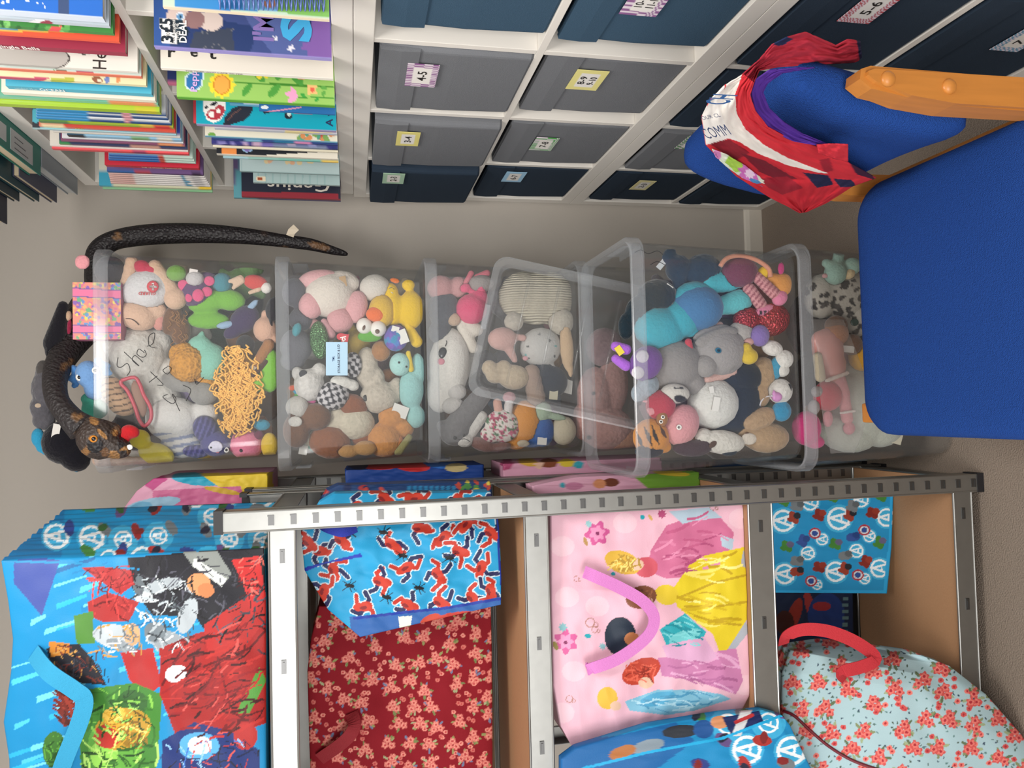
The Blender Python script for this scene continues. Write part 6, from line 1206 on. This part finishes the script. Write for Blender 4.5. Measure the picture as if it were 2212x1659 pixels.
sd = comic(4, 120, 590, 1070, 1240, 74, 26, 0)
t = bagthing('large bright blue bag with a comic style colour print on the top shelf', 300, 1450, 1.66, 1.737)
sheet('bag_body', [(24, 1800), (20, 1640), (8, 1560), (24, 1450), (28, 1380), (18, 1300), (3, 1212)], [(575, 1800), (575, 1450), (574, 1300), (570, 1184)], (1.665, 1.65, 1.655, 1.652), 250, 220, BLUE, art, t, BAGM, .03, .007, 6, depth=.322, side=(BLUE, [('p', [(0, 1240), (130, 1240), (140, 1100), (0, 1100)], '#1d6fa6')]+sd), seed=1, fit=bay(S1), flare=.06, rings=60)
handle(t, [(72, 1410, 1.64), (105, 1452, 1.60), (160, 1490, 1.595), (182, 1512, 1.595), (172, 1560, 1.60), (140, 1640, 1.61), (120, 1700, 1.63)], 1.6, .032, '#2a93bd')
# --- pink print bag on the rear unit's top shelf
t = bagthing('pink, teal and yellow gown print bag on top of the rear shelving', 420, 1080, 2.14, 1.737)
sheet('bag_body', [(225, 1180), (262, 1105), (296, 1060), (345, 1024), (400, 1022)], [(578, 1180), (578, 1100), (578, 1060), (578, 1030), (576, 1024)], 2.14, 120, 110, '#d79ab4', [('e', 430, 1035, 60, 14, 5, '#2a9bb8'), ('p', [(430, 1022), (590, 1020), (590, 1060), (520, 1075), (470, 1050)], '#d8bc3a'), ('p', [(330, 1060), (520, 1050), (530, 1090), (400, 1100), (330, 1090)], '#c4648e'), ('e', 330, 1090, 60, 14, -10, '#8fb4cc'), ('e', 300, 1100, 30, 14, -20, '#5f9fc0'), ('p', [(300, 1040), (345, 1018), (362, 1035), (330, 1060)], '#b8407e'), ('e', 480, 1060, 40, 6, 10, '#c9a23a')], t, BAGM, .01, .004, 7, depth=.28, seed=2, fit=bay(S1, 9, -.155))
# --- second shelf
sp = []; R = random.Random(31)
for k, (a, b) in enumerate([(690, 1190), (735, 1165), (770, 1095), (830, 1075), (845, 1175), (905, 1140), (960, 1160), (1010, 1130), (1060, 1150), (720, 1230), (700, 1275), (820, 1255), (880, 1225), (945, 1240), (990, 1190), (1040, 1225), (790, 1310), (880, 1305), (950, 1300), (1020, 1290), (1060, 1275), (665, 1170), (900, 1075), (990, 1080), (1050, 1085)]):
    q = R.uniform(0, 180); ang = math.radians(q)
    pts = [(a, b, 15, 11), (a+14*math.cos(ang), b+14*math.sin(ang), 13, 9)]; limbs = []
    for j in range(4):
        g = ang+.6+j*1.55+R.uniform(-.4, .4); l1, l2 = R.uniform(16, 22), R.uniform(14, 22); k1 = (a+l1*math.cos(g), b+l1*math.sin(g)); h2 = g+R.choice((-1, 1))*R.uniform(.6, 1.4); k2 = (k1[0]+l2*math.cos(h2), k1[1]+l2*math.sin(h2)); limbs.append([(a, b), k1, k2])
    for l_ in limbs: sp.append(('l', l_, 13, '#c3d3da'))
    for x_, y_, r1, r2 in pts: sp.append(('e', x_, y_, r1+2.5, r2+2.5, q, '#c3d3da'))
    for j, l_ in enumerate(limbs): sp.append(('l', l_, 9, '#23264e' if j % 2 else '#ae3226'))
    for x_, y_, r1, r2 in pts: sp.append(('e', x_, y_, r1, r2, q, '#b83828'))
    sp.append(('e', a-5, b+3, 8, 4, q, '#7c1f22'))
for a, b in ((755, 1150), (828, 1150), (870, 1200), (755, 1265), (905, 1270), (1035, 1115), (835, 1290), (970, 1205)):
    sp += [('e', a, b, 11, 4.5, 8, '#14161c')]+[('l', [(a, b), (a+dx, b+dy)], 1.8, '#14161c') for dx, dy in ((14, -10), (14, 10), (-14, -10), (-14, 10), (4, -14), (4, 14))]
sp += [('p', [(650, 1235), (660, 1225), (780, 1195), (782, 1203), (700, 1218), (662, 1234)], '#2337a0'), ('p', [(755, 1332), (800, 1328), (950, 1313), (1090, 1288), (1095, 1320), (930, 1380), (760, 1385)], '#2a5a9c'), ('e', 930, 1340, 24, 12, -25, '#b5402c'), ('p', [(860, 1332), (890, 1330), (885, 1370), (865, 1370)], '#cfd3c6'), ('e', 985, 1330, 40, 8, -8, '#b33a30'), ('l', [(765, 1336), (880, 1322), (960, 1314), (1088, 1292)], 6, '#1d3590'), ('l', [(1075, 1060), (1078, 1200), (1086, 1296)], 5, '#1d3590')]
Yc = 1.70
t = bagthing('bright blue bag patterned with red and navy splashes and black spiders on the second shelf', 880, 1200, Yc, 1.195)
sheet('bag_body', [(778, 1376), (708, 1316), (658, 1232), (650, 1150), (690, 1085), (722, 1066)], [(1082, 1306), (1083, 1250), (1081, 1200), (1078, 1140), (1073, 1095), (1060, 1064)], (1.70, 1.72, 1.70, 1.72), 190, 190, '#2390bf', sp, t, BAGM, .012, .008, 6, depth=.06, seed=3, fit=bay(S2, U2))
handle(t, [(690, 1128, 1.715), (705, 1140, 1.69), (740, 1150, 1.68), (770, 1140, 1.69)], 1.69, .02, '#23339a', 'handle')
t = bagthing('deep red bag with pink rose clusters standing on the second shelf', 860, 1500, 1.76, 1.195)
sheet('bag_body', [(676, 1820), (668, 1600), (664, 1450), (672, 1380), (690, 1310)], [(1064, 1820), (1064, 1600), (1062, 1400), (1060, 1310)], 1.85, 260, 210, '#801722', rosettes(5, 670, 1065, 1310, 1825, 108, 12.5, ('#c46a62', '#d98a7c'), ('#8a8a58', '#6f7a4c', '#9aa07a', '#6a7390'), '#a83a3e', 3), t, CLOTH, .03, .008, 4.5, depth=.13, seed=4, fit=bay(S2, U2))
handle(t, [(690, 1640, 1.835), (745, 1600, 1.80), (765, 1570, 1.80), (760, 1540, 1.825)], 1.8, .03, '#8a1c26')
t = bagthing('dark blue city print bag showing between the shelving posts', 880, 1070, 1.93, 1.195)
sheet('bag_body', [(705, 1110), (690, 1085), (705, 1060), (730, 1048), (800, 1046)], [(1062, 1110), (1062, 1085), (1062, 1060), (1060, 1046), (1058, 1040)], 1.90, 110, 80, '#24406e', [('p', [(880+12*k, 1050), (888+12*k, 1049), (888+12*k, 1072), (880+12*k, 1074)], '#2f7fb0') for k in range(9)]+blotches(6, ['#a53a3a', '#b8463c', '#1b2a52'], 690, 850, 1045, 1085, 14, 10)+blotches(7, ['#4f8a4c', '#c9b44a', '#b54a3a'], 985, 1060, 1040, 1070, 14, 9), t, BAGM, .008, .003, 6, depth=.06, seed=5, fit=bay(S2, U2))
t = bagthing('red and blue shiny bag on the rear unit, second shelf', 830, 1010, 2.2, 1.195)
sheet('bag_body', [(748, 1060), (745, 1020), (760, 1000), (800, 990)], [(1045, 1060), (1045, 1020), (1045, 995), (1040, 988)], 2.15, 90, 70, '#1d3f86', [('e', 820, 1003, 46, 12, 0, '#b0282c'), ('e', 890, 1005, 40, 14, 5, '#b52c2e'), ('e', 950, 1000, 36, 12, 5, '#2b62ae'), ('e', 775, 1005, 20, 10, 0, '#23284a'), ('e', 985, 1010, 24, 10, 0, '#b8a878')], t, BAGM, .006, .004, 6, depth=.2, seed=6, fit=bay(S2, U2, -.155))
# --- third shelf
pk = [('f', 1290, 1152, 28, 6, 10, '#c2548c'), ('f', 1290, 1152, 18, 6, 20, '#d98ab0'), ('e', 1291, 1152, 4, 4, 0, '#7a2a58'), ('f', 1222, 1386, 28, 6, 30, '#c85a92'), ('f', 1222, 1386, 18, 6, 0, '#dd92b8'), ('e', 1222, 1388, 4, 4, 0, '#7a2a58'), ('e', 1265, 1170, 10, 4, 70, '#a8844e'), ('e', 1200, 1395, 10, 5, 70, '#8f8248'),
    ('e', 1388, 1117, 5, 5, 0, '#1f9aa8'), ('e', 1270, 1374, 7, 5, 0, '#1f9aa8'), ('e', 1325, 1240, 5, 4, 0, '#1f9aa8'), ('f', 1430, 1110, 10, 8, 0, '#a8446e'), ('f', 1272, 1132, 8, 8, 0, '#8fbcc0'), ('f', 1216, 1355, 10, 8, 0, '#7fb0b8'), ('f', 1302, 1396, 8, 8, 0, '#7fb0b8'), ('e', 1405, 1118, 8, 3, 60, '#c9a05a'),
    # plain gown shapes in the print
    ('p', [(1405, 1190), (1440, 1135), (1540, 1100), (1585, 1150), (1580, 1200), (1520, 1245), (1440, 1250), (1400, 1235)], '#c46a8e'), ('e', 1395, 1225, 26, 22, 0, '#c65664'), ('p', [(1445, 1105), (1530, 1095), (1560, 1118), (1500, 1125), (1475, 1132)], '#a9bccb'), ('p', [(1555, 1155), (1585, 1165), (1582, 1190), (1560, 1180)], '#a9bccb'),
    ('p', [(1455, 1270), (1500, 1205), (1615, 1180), (1624, 1240), (1618, 1330), (1590, 1390), (1560, 1425), (1540, 1370), (1500, 1340), (1462, 1310)], '#d9c22a'), ('e', 1440, 1285, 26, 22, 10, '#d8bd34'), ('l', [(1470, 1290), (1540, 1260), (1620, 1240)], 5, '#b89a22'), ('l', [(1480, 1310), (1550, 1310), (1612, 1300)], 5, '#b89a22'), ('l', [(1500, 1330), (1550, 1345), (1600, 1350)], 5, '#b89a22'), ('p', [(1605, 1190), (1625, 1200), (1615, 1228), (1600, 1222)], '#a3a9b4'), ('p', [(1560, 1420), (1580, 1390), (1612, 1340), (1618, 1365), (1590, 1400)], '#a3a9b4'),
    ('p', [(1425, 1360), (1480, 1325), (1525, 1365), (1510, 1405), (1440, 1395)], '#2fa5b2'), ('e', 1480, 1375, 36, 14, -20, '#6cc3c8'), ('p', [(1420, 1420), (1500, 1415), (1590, 1400), (1605, 1470), (1590, 1500), (1500, 1470), (1430, 1460)], '#c07aa6'), ('p', [(1430, 1395), (1520, 1375), (1555, 1425), (1500, 1430), (1440, 1420)], '#d3a3c4'), ('p', [(1350, 1515), (1420, 1490), (1500, 1490), (1560, 1500), (1580, 1510), (1500, 1535), (1440, 1545), (1360, 1535)], '#79b3cc'), ('e', 1420, 1510, 40, 14, -15, '#4f9fc4'),
    ('e', 1345, 1215, 40, 24, 20, '#cfa63c'), ('e', 1385, 1290, 34, 24, -15, '#7a4a30'), ('e', 1340, 1375, 34, 42, 0, '#1d2a3a'), ('e', 1385, 1450, 44, 26, -25, '#b8402e'), ('e', 1312, 1508, 22, 24, 0, '#d3ac3c'), ('e', 1375, 1220, 16, 12, 0, '#d8b49c'), ('e', 1395, 1300, 16, 12, 0, '#d8b49c'), ('e', 1365, 1380, 16, 14, 0, '#b87a4e'), ('e', 1395, 1475, 16, 12, 0, '#d8b49c'), ('e', 1330, 1525, 12, 10, 0, '#d8b49c')]
for cx, cy, r in ((1320, 1258, 11), (1275, 1345, 12), (1285, 1360, 8), (1400, 1570, 12), (1230, 1510, 9), (1595, 1545, 9), (1540, 1095, 8), (1245, 1250, 7)): pk += [('r', cx, cy, r*.72, r*.9, '#a87c74'), ('r', cx+r, cy+r*.4, r*.35, r*.5, '#a87c74')]
pk += [('e', a, b, 26, 22, 0, '#e3bcc8') for a, b in ((1215, 1180), (1225, 1290), (1290, 1310), (1240, 1450), (1215, 1540), (1600, 1120), (1350, 1130), (1610, 1480))]+pk[:0]
pk = pk[-8:]+pk[:-8]
pk += hatch([(1405, 1190), (1440, 1135), (1540, 1100), (1585, 1150), (1580, 1200), (1520, 1245), (1440, 1250)], ['#a84c74', '#d98aaa', '#b85a80', '#cf7a9c'], 26, 21, (25, 60), (2, 7), -.3, .3)+hatch([(1455, 1270), (1500, 1205), (1615, 1180), (1620, 1330), (1590, 1390), (1540, 1370), (1462, 1310)], ['#b89a1c', '#ecdc6a', '#c8ac22', '#f0e488'], 30, 22, (25, 60), (2, 7), .1, .3)+hatch([(1420, 1420), (1590, 1400), (1605, 1470), (1590, 1500), (1430, 1460)], ['#a45f8c', '#d8a0c4', '#b06a98'], 22, 23, (25, 60), (2, 7), .1, .3)+hatch([(1425, 1360), (1480, 1325), (1525, 1365), (1510, 1405), (1440, 1395)], ['#1f8a98', '#7ccfd4'], 24, 24, (15, 40), (2, 4), .2, .3)+hatch([(1350, 1515), (1500, 1490), (1580, 1510), (1440, 1545)], ['#a8d0e0', '#4a90b4'], 26, 25, (20, 50), (2, 4), .1, .2)
pk += hatch([(1305, 1195), (1385, 1200), (1385, 1235), (1310, 1235)], ['#a8842a', '#ecd070'], 30, 26, (12, 34), (2, 4))+hatch([(1355, 1270), (1415, 1275), (1410, 1310), (1360, 1310)], ['#5a3420', '#9a6440'], 20, 27)+hatch([(1345, 1430), (1425, 1430), (1420, 1475), (1350, 1470)], ['#8a2a1e', '#d8604a'], 26, 28)
t = bagthing('pale pink shopping bag printed with flowers and coloured gowns on the third shelf', 1400, 1320, 1.66, .652)
sheet('bag_body', [(1236, 1613), (1212, 1570), (1196, 1480), (1191, 1300), (1191, 1108)], [(1560, 1560), (1605, 1530), (1630, 1480), (1631, 1300), (1626, 1074)], (1.65, 1.67, 1.665, 1.668), 270, 230, '#dfb0c0', pk, t, BAGM, .022, .008, 6, depth=.2, seed=7, fit=bay(S3, U3))
handle(t, [(1262, 1235, 1.635), (1285, 1245, 1.615), (1340, 1270, 1.61), (1390, 1300, 1.607), (1413, 1335, 1.605), (1398, 1375, 1.607), (1340, 1420, 1.61), (1285, 1442, 1.615), (1268, 1445, 1.635)], 1.61, .027, '#cf7cc0')
t = bagthing('pink bag with a green gown print behind the shelving post', 1400, 1050, 1.9, .652)
sheet('bag_body', [(1160, 1120), (1152, 1080), (1150, 1050), (1185, 1042), (1250, 1030)], [(1615, 1120), (1612, 1080), (1605, 1052), (1590, 1032), (1560, 1018)], 1.895, 140, 90, '#d3a3b8', [('p', [(1370, 1030), (1440, 1018), (1540, 1015), (1590, 1040), (1500, 1050), (1400, 1055)], '#74a83c'), ('e', 1450, 1022, 40, 6, 5, '#c9b43a'), ('e', 1320, 1042, 18, 9, 0, '#6a3a28'), ('e', 1295, 1045, 14, 10, 0, '#c98a62'), ('e', 1240, 1050, 20, 8, 0, '#b87a98'), ('e', 1215, 1048, 6, 6, 0, '#3a9aa8')], t, BAGM, .008, .003, 6, depth=.08, seed=8, fit=bay(S3, U3))
t = bagthing('pink bag with small flower print on the rear unit, third shelf', 1150, 1010, 2.18, .652)
sheet('bag_body', [(1050, 1060), (1045, 1015), (1060, 994), (1100, 988)], [(1560, 1060), (1555, 1015), (1550, 994), (1540, 988)], 2.15, 110, 70, '#cf98b0', [('f', 1095, 1002, 16, 6, 0, '#a84a70'), ('e', 1140, 998, 22, 9, 10, '#c9a040'), ('e', 1185, 1000, 22, 10, 0, '#7a4228'), ('e', 1165, 1005, 10, 8, 0, '#d8b09a'), ('e', 1225, 1000, 18, 9, 0, '#d0b83a'), ('e', 1250, 1004, 12, 8, 0, '#3aa0b0')], t, BAGM, .006, .003, 6, depth=.2, seed=9, fit=bay(S3, U3, -.155))
hs = comic(14, 1480, 1790, 1560, 1810, 92, 30)+[('p', [(1200, 1600), (1330, 1590), (1460, 1560), (1500, 1600), (1420, 1660), (1300, 1760), (1200, 1760)], '#1a5f9c')]+[('e', 1400, 1612, 36, 14, -15, '#7d8c98'), ('e', 1345, 1625, 30, 14, -20, '#a86a3c'), ('e', 1470, 1580, 40, 14, -5, '#2a2f38'), ('e', 1520, 1575, 22, 20, 0, '#1f4f8c'), ('e', 1555, 1560, 20, 14, 0, '#c98a62'), ('p', [(1560, 1550), (1640, 1535), (1650, 1560), (1580, 1590)], '#1d2a5a'), ('p', [(1600, 1535), (1625, 1533), (1600, 1590), (1580, 1590)], '#c9ccd0'), ('l', [(1590, 1560), (1625, 1545)], 8, '#b03034'), ('l', [(1260, 1660), (1400, 1625), (1560, 1595), (1690, 1545)], 6, '#1ea0d2')]
t = bagthing('bright blue comic pattern bag slumped over the front beam of the third shelf', 1500, 1620, 1.58, .55)
sheet('bag_body', [(1212, 1800), (1212, 1640), (1244, 1616), (1400, 1568), (1560, 1542), (1648, 1534)], [(1772, 1800), (1762, 1680), (1742, 1640), (1722, 1600), (1706, 1566), (1690, 1546)], (1.60, 1.609, 1.588, 1.603), 200, 120, BLUE, hs, t, BAGM, .012, .004, 5, depth=.02, rings=3, seed=10)
# --- bottom shelf
js = []
for a, b, r in ((1692, 1125, 24), (1750, 1085, 18), (1812, 1120, 25), (1860, 1080, 16), (1915, 1118, 20), (1776, 1165, 13), (1745, 1195, 15), (1878, 1158, 13), (1850, 1190, 15), (1695, 1240, 22), (1805, 1235, 22), (1900, 1228, 20), (1765, 1263, 11), (1868, 1250, 12)): js += [('e', a, b, r*1.25, r*1.2, 0, '#3da5ce')]+emblem(a, b, r)
for a, b, c1, c2 in ((1715, 1118, '#8f3a2c', '#23262e'), (1722, 1093, '#6d7478', '#565c60'), (1770, 1112, '#7a2a24', '#8a3428'), (1836, 1112, '#8f3a2c', '#23262e'), (1842, 1093, '#6d7478', '#565c60'), (1885, 1108, '#7a2a24', '#8a3428'), (1695, 1080, '#3f7a34', '#2f5a2a'), (1800, 1072, '#3f7a34', '#5d5a78'), (1905, 1070, '#3f7a34', '#2f5a2a'), (1700, 1180, '#3f7a34', '#5d5a78'), (1735, 1168, '#2d4a8a', '#23407a'), (1805, 1175, '#3f7a34', '#5d5a78'), (1843, 1160, '#2d4a8a', '#23407a'), (1900, 1172, '#3f7a34', '#5d5a78'), (1722, 1235, '#8f3a2c', '#23262e'), (1722, 1212, '#6d7478', '#565c60'), (1770, 1225, '#7a2a24', '#8a3428'), (1825, 1228, '#8f3a2c', '#23262e'), (1826, 1200, '#6d7478', '#565c60'), (1870, 1213, '#7a2a24', '#8a3428')):
    js += [('e', a, b, 15, 9, (a*7+b*3) % 90, c1), ('e', a+7, b-4, 8, 7, 0, c2), ('e', a-9, b+5, 7, 4, 30, c1)]
for a, b in ((1760, 1152), (1867, 1145), (1752, 1255), (1853, 1242)): js += [('e', a, b, 13, 12, 0, '#a03440'), ('e', a, b, 9.5, 8.5, 0, '#c9ccd2'), ('e', a, b, 6.5, 6, 0, '#2c4a8c')]
t = bagthing('bright blue bag side with white round emblems standing on the bottom shelf', 1800, 1170, 1.85, .086)
sheet('bag_body', [(1640, 1280), (1640, 1180), (1640, 1060)], [(1916, 1282), (1926, 1180), (1930, 1062)], (1.84, 1.84, 1.852, 1.852), 150, 150, '#1f86b8', js+[('l', [(1926, 1062), (1922, 1180), (1912, 1275)], 7, '#2a9bd0'), ('l', [(1650, 1278), (1912, 1278)], 6, '#2a9bd0')], t, BAGM, .01, .004, 5, depth=.14, seed=11, fit=bay(S4, U4))
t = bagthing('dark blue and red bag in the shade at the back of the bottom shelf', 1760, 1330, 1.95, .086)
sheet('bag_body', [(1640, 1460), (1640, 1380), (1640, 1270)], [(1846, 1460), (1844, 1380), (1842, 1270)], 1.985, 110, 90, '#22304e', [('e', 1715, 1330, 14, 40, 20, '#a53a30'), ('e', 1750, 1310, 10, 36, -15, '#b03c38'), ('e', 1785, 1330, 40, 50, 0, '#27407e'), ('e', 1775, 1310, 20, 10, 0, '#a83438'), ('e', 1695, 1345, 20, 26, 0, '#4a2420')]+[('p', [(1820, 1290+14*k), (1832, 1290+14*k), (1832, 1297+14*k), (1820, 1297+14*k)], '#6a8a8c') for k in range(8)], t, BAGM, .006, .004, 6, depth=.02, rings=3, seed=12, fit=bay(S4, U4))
fl = rosettes(9, 1670, 2280, 1380, 1900, 100, 16, ('#c2514e', '#d8746a'), ('#7c8560', '#93a07c', '#5e6c50'), '#a02c38', 3)
R = random.Random(8); fl = [('e', R.uniform(1680, 2280), R.uniform(1385, 1900), 3.2, 1.6, R.uniform(0, 180), R.choice(['#3a4a5a', '#5a7a78', '#4a5a50'])) for _ in range(950)]+fl
t = bagthing('large pale blue bag with red roses bulging out of the bottom shelf', 1950, 1560, 1.55, 0)
FB = sheet('bag_body', [(1690, 1900), (1690, 1650), (1688, 1540), (1690, 1450), (1706, 1404), (1790, 1392), (1840, 1394)], [(2262, 1900), (2262, 1740), (2246, 1650), (2205, 1585), (2130, 1500), (2050, 1438), (1990, 1416)], (1.66, 1.72, 1.50, 1.572), 300, 260, '#9fb9bf', fl, t, CLOTH, .09, .010, 3.2, depth=.05, seed=13, fit=floor_bag, power=.8)
handle(t, [(1692, 1392, 1.66), (1700, 1374, 1.64), (1735, 1360, 1.62), (1790, 1364, 1.6), (1850, 1388, 1.58), (1892, 1422, 1.56), (1862, 1440, 1.56), (1818, 1452, 1.57), (1828, 1466, 1.6)], 1.6, .03, '#b3232e')
def on_sheet(o, x, y, Y0=1.5):
    dg = bpy.context.evaluated_depsgraph_get(); r = Vector(ray(x, y)).normalized(); ok, loc, nn, _ = o.ray_cast(Vector((0, 0, H)), r); return loc-r*.003 if ok else aY(x, y, Y0)
bpy.context.view_layer.update(); bm = BM(); tube(bm, [on_sheet(FB, p.x, p.y) for p in smooth_path([(1692, 1536, 0), (1715, 1546, 0), (1750, 1578, 0), (1790, 1612, 0), (1840, 1642, 0), (1900, 1664, 0)], 8)], .0035, 6); link('zip_piping', bm, plain('#6a1424', .5), t, smooth=True)
t = bagthing('dark blue bag with red shapes on the rear unit, bottom shelf', 1730, 1005, 2.2, .086)
sheet('bag_body', [(1600, 1060), (1600, 1030), (1605, 1005), (1640, 990)], [(1870, 1060), (1868, 1030), (1860, 1012), (1840, 1002)], 2.15, 90, 60, '#1b3350', [('e', 1680, 1012, 30, 8, 0, '#2a86b4'), ('e', 1760, 1015, 20, 8, 0, '#a86a44'), ('e', 1800, 1012, 24, 6, 10, '#b0343c'), ('e', 1730, 1018, 24, 6, 0, '#5a3030'), ('e', 1825, 1016, 16, 5, 0, '#c9ccd0')], t, BAGM, .006, .003, 6, depth=.2, seed=14, fit=bay(S4, U4, -.185))
# ================================================================ shirts over the chair back
def shirt():
    t = thing('shirt', 'red, white and checked sports shirt hung over the chair back', 'shirt', (.42, 1.27, .6), None)
    R = random.Random(3)
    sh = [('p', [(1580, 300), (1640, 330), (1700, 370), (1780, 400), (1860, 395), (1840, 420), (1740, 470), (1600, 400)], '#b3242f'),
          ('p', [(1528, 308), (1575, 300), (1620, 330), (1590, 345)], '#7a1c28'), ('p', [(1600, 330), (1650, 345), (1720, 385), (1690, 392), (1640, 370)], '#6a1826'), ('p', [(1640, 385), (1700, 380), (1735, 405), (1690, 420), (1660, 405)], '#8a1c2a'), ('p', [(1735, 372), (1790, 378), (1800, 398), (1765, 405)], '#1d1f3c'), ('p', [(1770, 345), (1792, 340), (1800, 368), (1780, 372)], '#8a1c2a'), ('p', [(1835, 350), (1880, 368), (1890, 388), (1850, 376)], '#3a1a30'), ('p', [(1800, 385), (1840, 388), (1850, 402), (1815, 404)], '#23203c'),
          ('p', [(1604, 158), (1575, 172), (1560, 200), (1556, 240), (1566, 275), (1596, 305), (1640, 332), (1700, 356), (1768, 372), (1790, 374), (1768, 366), (1705, 342), (1650, 312), (1610, 278), (1592, 245), (1588, 205), (1600, 172)], '#d6d0c8'),
          ('p', [(1566, 182), (1540, 208), (1516, 245), (1520, 280), (1526, 312), (1575, 298), (1596, 306), (1570, 276), (1556, 240)], '#d9d5d0')]
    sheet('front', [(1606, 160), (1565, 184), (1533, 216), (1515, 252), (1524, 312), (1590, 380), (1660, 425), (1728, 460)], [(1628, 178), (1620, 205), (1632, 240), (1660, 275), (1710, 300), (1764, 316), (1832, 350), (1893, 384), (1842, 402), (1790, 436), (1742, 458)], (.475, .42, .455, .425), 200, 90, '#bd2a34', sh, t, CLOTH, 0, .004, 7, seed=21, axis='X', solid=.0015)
    for s, x, y, dx, dy, hh, ww, c in (('CH', 1556, 214, 1, -.9, 22, 32, '#23568f'), ('OUR CL', 1535, 251, 1, -.2, 9, 40, '#2a3c66'), ('COMM', 1546, 284, 1, -.2, 26, 54, '#2a3c66')):
        p = aX(x, y, .408); r_ = aX(x+10*dx, y+10*dy, .408)-p; u_ = aX(x+10*dy*.5, y-10, .408)-p; u_ = u_-r_*(u_.dot(r_)/r_.dot(r_)); k = (aX(x, y-10, .408)-p).length/10
        text('lettering', s, p, r_, u_, hh*k, plain(c, .6), t, .02 if len(s) < 3 else 0, ww*r_.length/10/math.hypot(dx, dy))
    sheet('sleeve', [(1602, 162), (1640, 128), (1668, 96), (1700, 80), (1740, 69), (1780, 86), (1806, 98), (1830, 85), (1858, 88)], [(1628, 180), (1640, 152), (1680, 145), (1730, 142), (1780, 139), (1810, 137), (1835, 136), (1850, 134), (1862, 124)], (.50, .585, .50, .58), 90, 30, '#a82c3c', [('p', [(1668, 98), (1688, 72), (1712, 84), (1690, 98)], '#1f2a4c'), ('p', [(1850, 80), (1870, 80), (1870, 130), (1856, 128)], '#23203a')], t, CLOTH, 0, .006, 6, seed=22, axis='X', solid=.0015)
    sheet('hem_flap', [(1764, 312), (1800, 310), (1832, 312)], [(1768, 330), (1800, 342), (1832, 350)], (.436, .43, .426, .424), 24, 12, '#b52b36', [], t, CLOTH, 0, .002, 4, seed=24, axis='X', solid=.0015)
shirt()
t = thing('purple_top', 'purple lining garment between the red shirt and the chair back', 'top', (.43, 1.2, .65), None)
sheet('cloth', [(1724, 146), (1660, 152), (1632, 172), (1622, 200), (1630, 240), (1660, 278), (1710, 304), (1790, 318)], [(1760, 146), (1690, 158), (1658, 180), (1648, 200), (1662, 234), (1694, 264), (1736, 290), (1795, 314)], (.478, .434, .486, .44), 90, 14, '#4c2a86', [], t, CLOTH, 0, .003, 6, seed=23, axis='X', solid=.0015)
t = thing('floral_top', 'tie-dye floral top peeping out beneath the red shirt', 'top', (.41, 1.4, .7), None)
fs = [('p', [(1575, 335), (1600, 345), (1612, 368), (1590, 372), (1565, 350)], '#9bbf4c'), ('f', 1618, 372, 26, 9, 0, '#c26ab0'), ('f', 1620, 374, 12, 9, 20, '#e0c8dc'), ('e', 1548, 334, 10, 12, 0, '#c77fb0'), ('e', 1635, 395, 18, 6, 30, '#4a7fb0')]
sheet('cloth', [(1538, 322), (1570, 334), (1610, 358), (1660, 396)], [(1546, 338), (1570, 360), (1605, 385), (1650, 404)], (.438, .436, .438, .436), 60, 16, '#cfd6c4', fs, t, CLOTH, 0, .002, 6, seed=25, axis='X', solid=.0015)
def lay_on_chair():
    pad_ = next(o for o in CH.children if o.name.startswith('backrest')); c = get_co(pad_.data); sol = [(bvh(pad_.data), c.min(0), c.max(0))]
    for o in bpy.data.objects:
        if o.parent and o.parent.name.split('.')[0] in ('shirt', 'purple_top', 'floral_top') and o.type == 'MESH' and o.name.split('.')[0] in ('front', 'sleeve', 'hem_flap', 'cloth'):
            co = get_co(o.data)
            for i in range(len(co)):
                p = Vector(co[i]); q, nn, _, d = sol[0][0].find_nearest(p)
                if is_in(sol[0][0], p): co[i] = q+(q-p).normalized()*.003
                elif d < .0025: co[i] = q+(p-q).normalized()*.0028
            put_co(o.data, co)
lay_on_chair()
